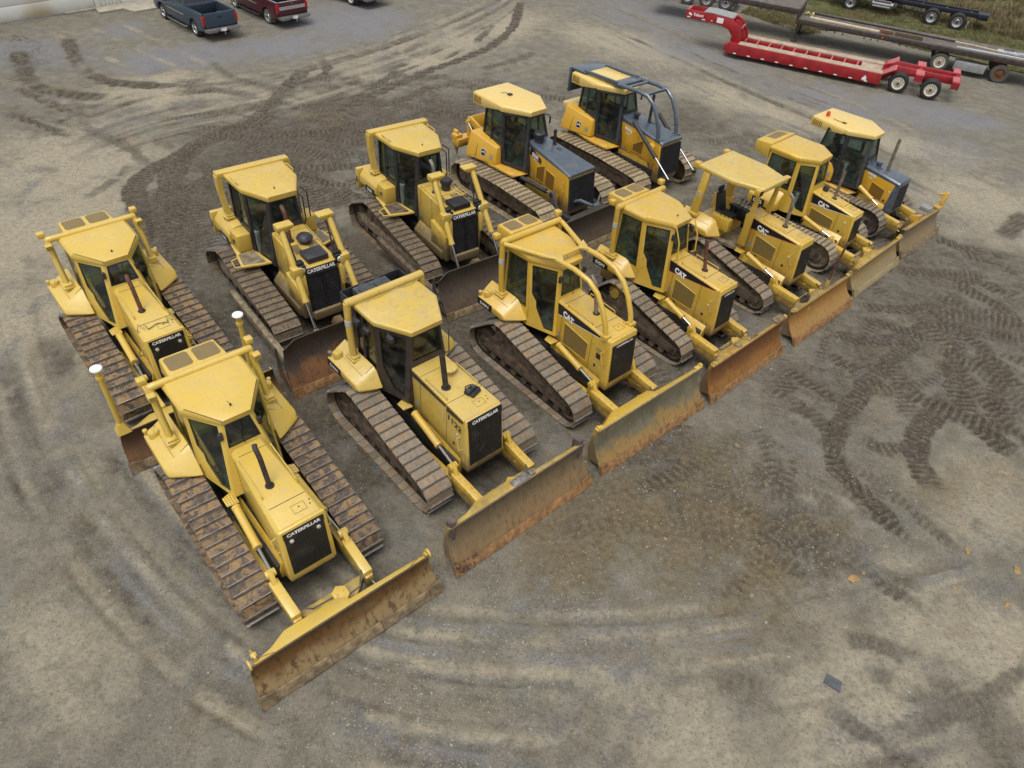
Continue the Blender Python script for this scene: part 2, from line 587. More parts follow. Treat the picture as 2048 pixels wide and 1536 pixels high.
M['bl_sand'] = blade_mat('mouldboard_sand', (0.275, 0.205, 0.095), (0.215, 0.165, 0.095), (0.255, 0.185, 0.090), z1=1.1, streak=0.3, blotch=0.3, seed=8)
M['bl_dark'] = blade_mat('mouldboard_dark_steel', (0.062, 0.044, 0.030), (0.055, 0.042, 0.034), (0.185, 0.085, 0.035), z1=1.3, streak=0.5, blotch=0.1, rough=0.42, seed=9)
M['bl_umber'] = blade_mat('mouldboard_umber', (0.066, 0.052, 0.040), (0.072, 0.055, 0.042), (0.105, 0.075, 0.050), z1=1.2, streak=0.5, blotch=0.1, rough=0.5, seed=10)
M['edge'] = simple('cutting_edge_steel', (0.205, 0.150, 0.085), 0.55, 0.2, 0.4, 7)
M['edge_rust'] = simple('cutting_edge_orange', (0.225, 0.118, 0.045), 0.65, 0, 0.4, 7)
M['clod'] = simple('yellow_clay', (0.32, 0.205, 0.085), 0.9, 0, 0.3, 20)
M['trailer_red'] = simple('red_enamel', (0.300, 0.014, 0.019), 0.45, 0, 0.25, 2)
M['trailer_red_top'] = simple('faded_red_enamel', (0.46, 0.105, 0.105), 0.45, 0, 0.12, 2)
M['plank'] = simple('weathered_plank', (0.37, 0.295, 0.215), 0.85, 0, 0.18, 3)
M['oldplank'] = simple('dark_weathered_plank', (0.125, 0.110, 0.094), 0.9, 0, 0.3, 3)
M['trailer_brown'] = simple('rusty_brown_steel', (0.046, 0.033, 0.029), 0.75, 0, 0.4, 4)
M['rim_white'] = simple('white_wheel_rim', (0.66, 0.62, 0.50), 0.5, 0, 0.12, 8)
M['rim_alloy'] = simple('alloy_rim', (0.62, 0.63, 0.65), 0.22, 0.85, 0.12, 8)
M['rim_rust'] = simple('rusted_rim', (0.16, 0.062, 0.03), 0.8, 0, 0.3, 8)
M['hub'] = simple('greasy_hub', (0.10, 0.065, 0.035), 0.6, 0.2, 0.35, 12)
M['truck_blue'] = simple('blue_grey_car_paint', (0.050, 0.078, 0.108), 0.22, 0.25, 0.06, 1)
M['truck_bed'] = simple('dark_bed_liner', (0.020, 0.030, 0.048), 0.6, 0, 0.2)
M['truck_maroon'] = simple('maroon_car_paint', (0.078, 0.016, 0.026), 0.32, 0.15, 0.08, 1)
M['silver'] = simple('silver_trim', (0.48, 0.47, 0.45), 0.32, 0.55, 0.08)
M['bumper'] = simple('dulled_chrome_bumper', (0.33, 0.32, 0.31), 0.3, 0.8, 0.15)
M['taillamp'] = simple('red_lamp_lens', (0.42, 0.012, 0.018), 0.15, 0, 0.1)
M['amber'] = simple('amber_lens', (0.75, 0.16, 0.03), 0.3, 0, 0.1)
M['chassis'] = simple('navy_black_frame', (0.014, 0.016, 0.026), 0.38, 0, 0.25, 3)
M['aluminium'] = simple('brushed_aluminium', (0.50, 0.51, 0.52), 0.45, 0.3, 0.08)
M['galv'] = simple('grey_sheet_metal', (0.33, 0.34, 0.335), 0.5, 0.3, 0.15, 4)
M['lumber'] = simple('pale_lumber', (0.62, 0.50, 0.34), 0.8, 0, 0.12, 6)
M['rustbeam'] = simple('rusty_beam', (0.17, 0.070, 0.035), 0.8, 0, 0.3, 5)
M['concrete'] = simple('concrete', (0.36, 0.33, 0.26), 0.9, 0, 0.15, 2)
M['soot'] = simple('ship_grey', (0.42, 0.43, 0.43), 0.5, 0, 0.08)


# ------------------------------------------------------------------ ground: one sheet, finer near the machines
def axis(segs):
    out = [segs[0][0]]
    for a, b, st in segs:
        n = max(1, int(round((b - a) / st)))
        out += list(a + (b - a) * (np.arange(n) + 1) / n)
    return np.array(out)


GX = axis([(-900, -200, 100), (-200, -60, 10), (-60, -34, 1.0), (-34, -17, 0.14), (-17, 17, 0.052), (17, 42, 0.16), (42, 80, 1.2), (80, 200, 10), (200, 900, 100)])
GY = axis([(-60, 0, 4), (0, 3, .3), (3, 31, 0.052), (31, 62, 0.15), (62, 90, 1.0), (90, 250, 10), (250, 1500, 125)])
XX, YY = np.meshgrid(GX, GY)          # rows = y


def vnoise(x, y, seed):
    xi, yi = np.floor(x).astype(np.int64), np.floor(y).astype(np.int64)
    xf, yf = x - xi, y - yi
    u, v = xf * xf * (3 - 2 * xf), yf * yf * (3 - 2 * yf)

    def h(a, b):
        n = (a * 374761393 + b * 668265263 + seed * 974711) & 0x7fffffff
        n = (n ^ (n >> 13)) * 1274126177 & 0x7fffffff
        return ((n ^ (n >> 16)) & 0xffff) / 65535.0
    return (h(xi, yi) * (1 - u) + h(xi + 1, yi) * u) * (1 - v) + (h(xi, yi + 1) * (1 - u) + h(xi + 1, yi + 1) * u) * v


def fbm(x, y, sc, seed, octv=4):
    t, a, s = 0.0, 1.0, 0.0
    for k in range(octv):
        t = t + a * vnoise(x / sc * 2 ** k + 17.3 * k, y / sc * 2 ** k - 9.1 * k, seed + k)
        s += a
        a *= .55
    return t / s


W1 = fbm(XX, YY, 6.0, 1)
W2 = fbm(XX, YY, 1.6, 21)
W3 = fbm(XX, YY, 0.45, 41, 3)
HGT = (W1 - .5) * .05 + (W2 - .5) * .035 + (W3 - .5) * .016
MUD_SHADE = np.zeros_like(XX)      # damp dark earth, plus shade painted in between the machines
TANW = np.zeros_like(XX)      # dry pale dust
GRAW = np.zeros_like(XX)      # blue-grey gravel
CLAW = np.zeros_like(XX)      # ochre clay
wx, wy = XX + (W2 - .5) * 3.0, YY + (fbm(XX, YY, 1.6, 77) - .5) * 3.0


def blob(ch, px, py, r, w, ry=None, ang=0.0):
    c = ground_at(px, py)
    dx, dy = wx - c.x, wy - c.y
    ca, sa = math.cos(R(ang)), math.sin(R(ang))
    u, v = (dx * ca + dy * sa) / r, (-dx * sa + dy * ca) / (ry or r)
    g = np.exp(-(u * u + v * v)) * w
    np.maximum(ch, g, out=ch)


# damp earth round and behind the rows
for a in ((560, 300, 4.5, .95), (420, 420, 3.0, .95), (330, 520, 2.2, .85), (700, 250, 4.0, .9), (900, 230, 4.0, .75), (1130, 180, 3.0, .5), (1050, 400, 5, .8), (700, 560, 4, .85),
          (1400, 250, 3.2, .65), (1500, 300, 3.0, .5), (960, 700, 2.2, .85), (1240, 840, 2.0, .8), (1330, 930, 2.2, .75), (1240, 1060, 1.6, .6), (1420, 1000, 2.2, .7), (1560, 1060, 1.6, .7), (1640, 1160, 1.5, .55),
          (1620, 780, 2.2, .62), (1760, 690, 2.6, .66), (1900, 640, 2.6, .72), (1850, 560, 2.6, .6), (1960, 540, 3, .55), (1720, 560, 2.2, .7), (1990, 800, 2.0, .6), (1560, 1330, 1.2, .45), (1960, 1440, 1.2, .3),
          (620, 1010, 2, .55), (420, 650, 3, .75), (800, 870, 2.0, .7), (60, 130, 2.2, .5), (190, 170, 2.0, .45)):
    blob(MUD_SHADE, *a)
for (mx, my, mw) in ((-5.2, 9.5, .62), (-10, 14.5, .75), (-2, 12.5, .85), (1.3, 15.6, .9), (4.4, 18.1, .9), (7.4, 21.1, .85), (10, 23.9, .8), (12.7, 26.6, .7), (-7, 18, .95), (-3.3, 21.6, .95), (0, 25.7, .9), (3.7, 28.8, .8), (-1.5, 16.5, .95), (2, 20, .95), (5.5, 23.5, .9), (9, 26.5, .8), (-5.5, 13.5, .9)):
    dx_, dy_ = wx - mx, wy - my  # mud round each machine, its dark colour also deepening the shade between them
    np.maximum(MUD_SHADE, np.minimum(1.0, np.exp(-(dx_ * dx_ + dy_ * dy_) / 2.8 ** 2) * mw * 1.15), out=MUD_SHADE)
# gravel
for a in ((60, 110, 3.4, .9), (380, 110, 5.0, .95, 2.6, 35), (560, 90, 4.4, .95, 2.4, 35), (700, 40, 5, .9), (240, 60, 2.5, .75), (1400, 110, 6.5, .8, 4.0, -25), (1650, 200, 6, .85, 3.0, -25), (1880, 230, 4.5, .85, 2.4, -25), (1900, 300, 3.5, .6), (1300, 30, 7, .7),
          (860, 1260, 2.0, .75, .5, 10), (1050, 1240, 2.2, .75, .45, 10), (820, 1430, 1.2, .8, .4, -6), (760, 1470, 1.6, .6, .4, -6), (1150, 1320, 1.6, .6, .5, 5), (1340, 1430, 1.6, .5, .35, 4), (1510, 700, 1.0, .6), (1720, 720, 1.2, .6, .6, -20), (1400, 740, 1.1, .55), (1650, 900, 1, .45),
          (230, 930, 3.0, .55, .5, -52), (330, 1060, 2.2, .6, .5, -45), (420, 1180, 2.4, .5, .4, -38), (120, 800, 2.5, .4, .5, -60)):
    blob(GRAW, *a)
# dry dust
for a in ((330, 180, 5, .9, 2.5, 20), (560, 200, 5, .9, 2.2, 35), (800, 120, 6, .95, 2.6, 45), (960, 60, 7, .9, 3, 50), (120, 330, 4.0, .95), (60, 480, 3.2, .95), (70, 640, 2.8, .85), (120, 780, 2.2, .6), (180, 420, 2.5, .85), (60, 900, 2, .5), (150, 1300, 2.0, .6), (1100, 1360, 2.0, .65, .6, 5),
          (1250, 90, 7, .8, 3, -40), (1500, 210, 6, .9, 2.2, -30), (1750, 270, 6, .9, 2.2, -30), (1950, 400, 4, .85), (2010, 470, 2.5, .6), (1830, 930, 1.5, .45), (1950, 1000, 1.8, .7), (1900, 1250, 2.0, .7), (1750, 1430, 2.4, .75), (1400, 1480, 2.5, .7), (1700, 980, .9, .5), (1640, 800, .8, .4), (1990, 1300, 1.5, .8)):
    blob(TANW, *a)


for a in ((1150, 1080, 1.8, .8), (1300, 1090, 1.8, .9), (1480, 1040, 1.8, .85), (1420, 930, 1.6, .6), (1560, 1180, 1.5, .8), (1650, 1060, 1.2, .6), (1330, 1200, 1.3, .5), (1060, 1150, 1.0, .5), (1850, 960, 1.6, .6), (1960, 980, 1.5, .6), (1460, 1280, 1.0, .5), (1200, 960, 1.2, .5), (640, 240, 3, .5), (560, 420, 2, .5), (830, 200, 3, .4), (480, 330, 2, .4), (1600, 560, 2, .4)):
    blob(CLAW, *a)


def raster(poly, width, step=0.035):
    """Sample a strip along a ground polyline: grid indices, distance along, offset across, heading."""
    P = np.array([(p.x, p.y) for p in poly])
    # smooth the polyline
    for _ in range(3):
        Q = [P[0]]
        for i in range(len(P) - 1):
            Q += [P[i] * .75 + P[i + 1] * .25, P[i] * .25 + P[i + 1] * .75]
        P = np.array(Q + [P[-1]])
    seg = np.hypot(*np.diff(P, axis=0).T)
    s = np.concatenate([[0], np.cumsum(seg)])
    n = max(2, int(s[-1] / step))
    q = np.linspace(0, s[-1], n)
    x, y = np.interp(q, s, P[:, 0]), np.interp(q, s, P[:, 1])
    tx, ty = np.gradient(x), np.gradient(y)
    l = np.hypot(tx, ty) + 1e-9
    tx, ty = tx / l, ty / l
    m = max(2, int(width / step))
    t = np.linspace(-width / 2, width / 2, m)
    X = x[:, None] - ty[:, None] * t[None]
    Y = y[:, None] + tx[:, None] * t[None]
    ix = np.clip(np.searchsorted(GX, X), 1, len(GX) - 1)
    iy = np.clip(np.searchsorted(GY, Y), 1, len(GY) - 1)
    ix -= (np.abs(GX[ix - 1] - X) < np.abs(GX[ix] - X))
    iy -= (np.abs(GY[iy - 1] - Y) < np.abs(GY[iy] - Y))
    return ix, iy, np.broadcast_to(q[:, None], X.shape), np.broadcast_to(t[None], X.shape), s[-1]


def strip(poly, width):
    """Nearest-cell strip without gaps: for every touched grid cell its along and across value."""
    ix, iy, q, t, L = raster(poly, width)
    key = iy.astype(np.int64) * len(GX) + ix
    u, idx = np.unique(key.ravel(), return_index=True)
    return u // len(GX), u % len(GX), q.ravel()[idx], t.ravel()[idx], L


CLEAT = np.zeros_like(XX)
RIDGE = np.zeros_like(XX)
W4 = fbm(XX, YY, .16, 91, 2)
W5 = fbm(XX, YY, 2.6, 61, 3)


def cleats(px, width=.62, pitch=.21, depth=.045, mud=.95, skew=0.0, breakup=.35, ends=.6):
    """Grouser marks of a crawler: a pressed bed with sharp ridges across it."""
    if px and not isinstance(px[0], Vector):
        px = [ground_at(*p) for p in px]
    r, c, q, t, L = strip(px, width)
    ragged = np.abs(t) + (W3[r, c] - .5) * .30 + (W4[r, c] - .5) * .10
    env = np.clip(np.minimum(q, L - q) / ends, 0, 1) * np.clip((width / 2 - ragged) / .07, 0, 1)
    nz = W2[r, c] * .55 + W3[r, c] * .45
    env = env * np.clip((nz - breakup + .08) / .22, 0, 1)
    ph = (q + skew * t + (W2[r, c] - .5) * .10 + (W3[r, c] - .5) * .06) / pitch
    saw = ph - np.floor(ph)
    rid = np.clip(1.25 - np.abs(saw - .5) * 4.6, 0, 1) * np.clip((W4[r, c] * .5 + W3[r, c] * .5 - .22) / .2, .25, 1)
    HGT[r, c] += env * (rid * depth * 1.35 - depth * .6)
    CLEAT[r, c] = np.maximum(CLEAT[r, c] * (1 - env * .7), env * np.clip(1 - rid * 1.2, 0, 1))
    RIDGE[r, c] = np.maximum(RIDGE[r, c] * (1 - env), env * rid)
    MUD_SHADE[r, c] = np.maximum(MUD_SHADE[r, c], env * mud * (.60 + .34 * (1 - rid)))
    TANW[r, c] *= (1 - env * .75)
    GRAW[r, c] *= (1 - env * .65)


def rut(px, width, ch, w, depth=.0, soft=1.0):
    r, c, q, t, L = strip([ground_at(*p) for p in px], width)
    e = np.clip((1 - (np.abs(t) / (width / 2)) ** 2), 0, 1) ** soft * np.clip(np.minimum(q, L - q) / 2.0, 0, 1)
    e = e * np.clip((W2[r, c] * .5 + W5[r, c] * .5 - .30) / .3, 0, 1) * np.clip((W3[r, c] - .12) / .35, .15, 1)
    for o_ in (TANW, MUD_SHADE, GRAW):
        if o_ is not ch:
            o_[r, c] *= (1 - e * .6 * w)
    ch[r, c] = np.maximum(ch[r, c], e * w)
    HGT[r, c] -= e * depth


# wheel streaks that sweep round the yard
rr = random.Random(3)
LEFT = [(40, 480), (60, 640), (110, 820), (230, 1010), (400, 1200), (620, 1360), (900, 1430), (1250, 1440), (1650, 1390), (2040, 1290)]
for k in range(120):
    o = rr.uniform(-210, 170)
    pts = []
    for i, (x, y) in enumerate(LEFT):
        f = i / (len(LEFT) - 1)
        nx, ny = (-1.0, .25) if f < .35 else (-.6, .8) if f < .6 else (0, 1)
        pts.append((x + nx * o * (.75 if f < .3 else 1), y + ny * o))
    a = rr.randint(0, 3)
    b = rr.randint(a + 4, len(pts))
    rut(pts[a:b], rr.uniform(.08, .38) * (2.4 if k % 7 == 0 else 1), (TANW, GRAW, MUD_SHADE, TANW, MUD_SHADE)[k % 5], rr.uniform(.45, .95) * (.72 if k % 5 in (2, 4) else 1), rr.uniform(0, .02))
FAR = [(0, 400), (120, 300), (300, 230), (520, 195), (720, 140), (880, 80), (1000, 20), (1050, -20)]
for k in range(60):
    o = rr.uniform(-75, 55)
    pts = [(x + rr.uniform(-6, 6), y + o * (1 - .55 * i / 7)) for i, (x, y) in enumerate(FAR)]
    rut(pts[rr.randint(0, 3):rr.randint(6, 8)], rr.uniform(.15, .6), (TANW, MUD_SHADE, TANW, MUD_SHADE)[k % 4], rr.uniform(.4, .85), rr.uniform(0, .02))
FARR = [(1080, -10), (1180, 40), (1330, 110), (1500, 190), (1700, 270), (1900, 370), (2048, 450)]
for k in range(70):
    o = rr.uniform(-100, 80)
    pts = [(x + rr.uniform(-8, 8), y + o * (.45 + .55 * i / 6)) for i, (x, y) in enumerate(FARR)]
    rut(pts[rr.randint(0, 3):rr.randint(5, 7)], rr.uniform(.12, .5), (TANW, MUD_SHADE, TANW, MUD_SHADE, GRAW)[k % 5], rr.uniform(.35, .75), rr.uniform(0, .02))
for px in ([(150, 40), (300, 110), (480, 190)], [(60, 50), (170, 90), (300, 160), (420, 200)], [(210, 30), (330, 90), (480, 160)]):
    rut(px, .7, TANW, .9, .015)

C = cleats
C([(132, 72), (160, 137), (208, 163), (282, 172), (345, 172)], .75, .2, .05)
C([(345, 172), (430, 178), (500, 190)], .6, .22, .04, .8, 0, .5)
C([(34, 98), (48, 150), (75, 178), (130, 190), (216, 195)], .8, .2, .05)
C([(0, 165), (45, 182), (100, 208), (152, 228)], .6, .2, .045, .8)
C([(0, 222), (45, 236), (93, 257), (150, 270)], .55, .22, .04, .8)
C([(0, 318), (60, 318), (150, 318)], .5, .25, .035, .55, .4, .45)
C([(560, 225), (470, 258), (400, 285), (364, 315), (340, 360), (336, 420), (350, 487), (375, 545)], .95, .2, .055, 1.0, 0, .2)
C([(420, 280), (320, 330), (262, 372), (283, 431), (304, 490)], .85, .2, .05, 1.0, 0, .25)
C([(450, 330), (400, 370), (390, 440), (410, 520)], .8, .2, .05, 1.0, 0, .3)
C([(1042, 2), (1031, 48), (1001, 82), (950, 108), (868, 137), (783, 171), (708, 208), (640, 235), (560, 252)], .62, .22, .05, .9, .35, .2)
C([(870, 165), (827, 193), (768, 204)], .6, .22, .045, .9, .35, .25)
C([(716, 202), (800, 208), (880, 222), (950, 240)], .65, .22, .05, .9, .5, .25)
C([(994, 38), (968, 70), (931, 96), (880, 120)], .5, .22, .035, .7, .3, .45)
C([(520, 268), (634, 271), (740, 268)], .7, .2, .045, .9, -.4, .3)
C([(500, 240), (600, 215), (700, 190)], .6, .22, .045, .9, .4, .3)
C([(420, 120), (470, 160)], .5, .2, .03, .5)
C([(560, 330), (640, 360), (700, 420)], .8, .2, .05, .9, 0, .3)
# right hand side
C([(1640, 662), (1712, 676), (1770, 682), (1829, 670), (1870, 640)], .55, .2, .055, .95, .45, .15)
C([(1706, 609), (1785, 621), (1873, 613), (1930, 592)], .55, .2, .055, .95, .45, .15)
C([(1545, 729), (1589, 752), (1638, 779), (1700, 806)], .5, .2, .045, .9, -.4, .2)
C([(1635, 700), (1688, 726), (1741, 755)], .5, .2, .045, .9, -.4, .2)
C([(1872, 640), (1910, 668), (1912, 715), (1905, 758), (1922, 796), (1955, 850), (2000, 888), (2046, 920)], .72, .2, .06, 1.0, 0, .1)
C([(1840, 665), (1790, 715), (1740, 760), (1706, 800), (1676, 850), (1662, 896), (1675, 940), (1732, 993), (1785, 1050), (1820, 1082)], .62, .19, .055, 1.0, 0, .12)
C([(1905, 788), (1873, 817), (1844, 855), (1826, 900), (1851, 953), (1877, 993)], .70, .17, .05, 1.0, 0, .12)
C([(1930, 700), (1975, 735), (2046, 760)], .7, .2, .05, .9, .2, .15)
C([(1985, 720), (2000, 780), (1985, 830), (2030, 880)], .6, .2, .05, .9, 0, .15)
C([(1840, 610), (1900, 640), (1960, 690), (2046, 790)], .6, .2, .05, .9, .3, .15)
C([(1700, 640), (1800, 655), (1880, 690)], .5, .2, .045, .9, .4, .2)
C([(1560, 790), (1640, 840), (1690, 900)], .55, .2, .04, .8, -.3, .25)
C([(1780, 540), (1880, 545), (1990, 575), (2048, 600)], .6, .22, .045, .85, .3, .2)
C([(1850, 470), (1940, 500), (2046, 520)], .65, .22, .04, .7, .3, .25)
C([(1700, 860), (1760, 900), (1850, 900)], .5, .2, .035, .6, .3, .3)
C([(1100, 1060), (1260, 1050), (1420, 1070), (1560, 1130)], .5, .24, .02, .5, .2, .3)
C([(1220, 1010), (1320, 960), (1460, 900)], .55, .22, .025, .55, .2, .3)
C([(1984, 790), (2040, 850)], .7, .19, .05, .9, 0, .3)
C([(1930, 1034), (1985, 1068)], .55, .2, .045, .9)
C([(2060, 425), (2030, 452), (2005, 478)], .8, .2, .04, .6, 0, .2)
C([(1880, 560), (1960, 590), (2040, 640)], .7, .22, .045, .85, .3, .3)
C([(1900, 500), (1980, 520), (2046, 560)], .7, .22, .04, .75, .3, .35)
C([(1960, 640), (2046, 700)], .7, .22, .045, .85, .3, .3)
C([(1560, 850), (1630, 870)], .6, .2, .04, .8, .3, .3)
C([(1240, 1010), (1400, 1040), (1560, 1080), (1680, 1140)], .55, .24, .018, .45, .2, .4)
C([(1500, 930), (1620, 980), (1700, 1030)], .55, .24, .016, .35, .2, .4)
C([(1920, 1400), (2040, 1430)], .6, .2, .025, .3, 0, .4)
C([(1420, 1350), (1560, 1400)], .6, .2, .02, .4, 0, .4)
C([(1470, 330), (1560, 420)], .7, .22, .04, .7, 0, .35)
# fainter marks left by turning and backing all over the yard
rr = random.Random(29)
for (px, py, sp, ang, n, mud, wd) in ((560, 320, 3.4, -40, 26, .85, .7), (760, 230, 3.8, 20, 20, .8, .6), (640, 260, 3.0, 60, 14, .85, .7), (900, 200, 3.2, -20, 10, .75, .6), (430, 430, 1.5, -70, 14, .9, .7), (700, 330, 2.5, -10, 12, .85, .65), (1100, 190, 3.5, 30, 8, .6, .6), (1480, 330, 3.5, -30, 9, .55, .6),
                                  (1850, 590, 2.6, -10, 9, .7, .6), (1740, 700, 2.0, 10, 5, .6, .5), (1970, 760, 1.8, -50, 5, .7, .6), (1880, 480, 2.8, -30, 10, .55, .6), (1990, 640, 2, -20, 5, .7, .6),
                                  (1430, 950, 1.0, 25, 6, .35, .55), (1600, 850, 1.5, -60, 8, .6, .5), (1540, 1050, .8, 5, 5, .32, .5), (980, 150, 3.0, 40, 4, .5, .55), (300, 240, 4.0, -15, 6, .4, .5), (150, 290, 3.0, -10, 5, .4, .5), (500, 200, 3.5, 15, 8, .45, .5), (100, 180, 2.5, -30, 6, .5, .55), (1900, 1420, 1.3, -15, 4, .3, .5)):
    c0 = ground_at(px, py)
    for _ in range(n):
        x, y, a = c0.x + sp * rr.uniform(-1.1, 1.1) - 1.2, c0.y + sp * rr.uniform(-1.1, 1.1), R(ang + rr.gauss(0, 28))
        k = rr.gauss(0, .16)
        pts = []
        for _s in range(rr.randint(5, 10)):
            pts.append(Vector((x, y, 0)))
            x += .6 * math.cos(a)
            y += .6 * math.sin(a)
            a += k * .6
        if min(p.y for p in pts) > 3.5:
            cleats(pts, wd * rr.uniform(.8, 1.2), rr.choice((.19, .21, .23)), rr.uniform(.02, .05), mud * rr.uniform(.7, 1), rr.uniform(-.4, .4), rr.uniform(.3, .5), .5)
rut([(1640, 270), (1720, 300), (1790, 330)], .3, MUD_SHADE, .6, .02)
rut([(1760, 330), (1860, 380), (1960, 430)], .35, MUD_SHADE, .7, .02)
blob(MUD_SHADE, 1745, 745, .55, 1.0)
g_ = np.exp(-((XX - ground_at(1745, 745).x) ** 2 + (YY - ground_at(1745, 745).y) ** 2) / .5 ** 2)
HGT += g_ * (W3 - .2) * .28
# flat under the machines and far away
HGT *= np.clip(1.4 - np.hypot(XX - 3, YY - 22) / 70, 0, 1)


def smooth(a):
    b = a.copy()
    b[1:-1, 1:-1] = (a[1:-1, 1:-1] * 2 + a[:-2, 1:-1] + a[2:, 1:-1] + a[1:-1, :-2] + a[1:-1, 2:]) / 6
    return b


for _ in range(2):
    TANW, GRAW = smooth(TANW), smooth(GRAW)
MUD_SHADE = smooth(MUD_SHADE)
nr, nc = XX.shape
co = np.stack([XX, YY, HGT], -1).reshape(-1, 3).astype(np.float32)
ii = np.arange(nr * nc).reshape(nr, nc)
quads = np.stack([ii[:-1, :-1], ii[:-1, 1:], ii[1:, 1:], ii[1:, :-1]], -1).reshape(-1, 4)
me = bpy.data.meshes.new('ground')
me.vertices.add(len(co))
me.vertices.foreach_set('co', co.ravel())
me.loops.add(quads.size)
me.loops.foreach_set('vertex_index', quads.ravel().astype(np.int32))
me.polygons.add(len(quads))
me.polygons.foreach_set('loop_start', np.arange(0, quads.size, 4, dtype=np.int32))
me.polygons.foreach_set('use_smooth', np.ones(len(quads), dtype=bool))
me.update(calc_edges=True)
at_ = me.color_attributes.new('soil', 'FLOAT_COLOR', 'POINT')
at_.data.foreach_set('color', np.stack([TANW, MUD_SHADE, GRAW, CLEAT], -1).astype(np.float32).ravel())

at2 = me.color_attributes.new('ridge', 'FLOAT_COLOR', 'POINT')
at2.data.foreach_set('color', np.stack([RIDGE, CLAW, RIDGE, RIDGE], -1).astype(np.float32).ravel())

t = NT('yard_soil')
v = t.coord()
a = t.n('ShaderNodeVertexColor', layer_name='soil')
sp = t.n('ShaderNodeSeparateColor')
t.link(a.outputs['Color'], sp.inputs[0])
tan, mud, gra = sp.outputs[0], sp.outputs[1], sp.outputs[2]
n0 = t.noise(v, .35, 5, .6)
n1 = t.noise(v, 1.7, 6, .62, .4)
n2 = t.noise(v, 6.5, 5, .65)
n3 = t.noise(v, 26, 5, .7)
n4 = t.noise(v, 75, 3, .6)
vor = t.n('ShaderNodeTexVoronoi', feature='F1')
t.link(v, vor.inputs['Vector'])
vor.inputs['Scale'].default_value = 26
stone = vor.outputs['Color']
vd = vor.outputs['Distance']
rd = t.n('ShaderNodeVertexColor', layer_name='ridge')
n5 = t.noise(v, 14, 4, .7)
sg = t.ramp(n4, .32, .72)
n6 = t.noise(v, 3.2, 5, .68, .5)
n7 = t.noise(t.mapping(v, loc=(31, 7, 0)), .8, 5, .62, .6)
c = t.mix(t.ramp(n1, .35, .65), (0.158, 0.146, 0.110), (0.242, 0.223, 0.174))
c = t.mix(t.ramp(n0, .4, .65, 0, .5), c, (0.165, 0.152, 0.122))
c = t.mix(t.ramp(t.mathn('ADD', tan, t.mathn('MULTIPLY', t.mathn('SUBTRACT', n6, .5), 1.0)), .20, .80, 0, .9), c, t.mix(t.ramp(n2, .3, .7), (0.315, 0.276, 0.196), (0.435, 0.388, 0.284)))
c = t.mix(t.ramp(t.mathn('ADD', gra, t.mathn('MULTIPLY', t.mathn('SUBTRACT', n5, .5), 1.3)), .30, .75, 0, .88), c, t.mix(sg, (0.105, 0.108, 0.122), (0.330, 0.330, 0.345)))
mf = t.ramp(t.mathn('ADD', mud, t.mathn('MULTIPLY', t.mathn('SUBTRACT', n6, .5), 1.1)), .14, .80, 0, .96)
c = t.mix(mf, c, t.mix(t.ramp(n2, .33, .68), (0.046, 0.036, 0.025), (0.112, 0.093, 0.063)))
c = t.mix(t.ramp(n7, .54, .68, 0, .24), c, (0.185, 0.122, 0.056))
n9 = t.noise(t.mapping(v, loc=(3, 71, 0)), .6, 5, .65, .8)
c = t.mix(t.mathn('MULTIPLY', t.ramp(n9, .52, .66, 0, .6), t.ramp(n5, .38, .55)), c, t.mix(sg, (0.085, 0.087, 0.096), (0.225, 0.225, 0.235)))
c = t.mix(t.mathn('MULTIPLY', a.outputs['Alpha'], t.ramp(mud, .10, .7, .25, .75)), c, (0.042, 0.033, 0.023))
c = t.mix(t.mathn('MULTIPLY', rd.outputs['Alpha'], .65), c, t.mix(t.ramp(n2, .35, .65), (0.115, 0.090, 0.058), (0.215, 0.178, 0.124)))
rs = t.n('ShaderNodeSeparateColor')
t.link(rd.outputs['Color'], rs.inputs[0])
c = t.mix(t.ramp(t.mathn('ADD', rs.outputs[1], t.mathn('MULTIPLY', t.mathn('SUBTRACT', n6, .5), 1.2)), .30, .85, 0, .75), c, t.mix(t.ramp(n2, .35, .65), (0.118, 0.089, 0.045), (0.200, 0.150, 0.076)))
n8 = t.noise(v, 9, 4, .72)
c = t.mix(t.ramp(n8, .52, .70, 0, .42), c, (0.080, 0.066, 0.048))
c = t.mix(t.ramp(n8, .46, .30, 0, .30), c, (0.340, 0.295, 0.218))
c = t.mix(t.ramp(n5, .53, .70, 0, .55), c, (0.070, 0.058, 0.042))
c = t.mix(t.ramp(n3, .53, .72, 0, .62), c, (0.066, 0.056, 0.043))
c = t.mix(t.ramp(n3, .46, .29, 0, .55), c, (0.375, 0.340, 0.278))
pebble = t.mathn('MULTIPLY', t.ramp(vd, .36, .24), t.ramp(t.sep(stone)[0], .74, .80))
c = t.mix(t.mathn('MULTIPLY', pebble, t.ramp(n1, .3, .6, .15, .7)), c, t.mix(t.sep(stone)[1], (0.15, 0.145, 0.135), (0.40, 0.375, 0.325)))
wet = t.mathn('MULTIPLY', mf, t.ramp(n1, .40, .60))
rg = t.mathn('SUBTRACT', .93, t.mathn('MULTIPLY', wet, .50))
hb = t.mathn('ADD', t.mathn('MULTIPLY', n3, .8), t.mathn('ADD', t.mathn('MULTIPLY', n4, .45), t.mathn('ADD', t.mathn('MULTIPLY', n5, .8), t.mathn('MULTIPLY', pebble, .5))))
t.bsdf(c, rg, 0, .35, hb, .85, .045)
me.materials.append(t.m)
ground = link('ground', me, None, 'structure')


def gz(x, y):
    j = int(np.clip(np.searchsorted(GX, x), 1, nc - 1))
    i = int(np.clip(np.searchsorted(GY, y), 1, nr - 1))
    return float(HGT[i, j])


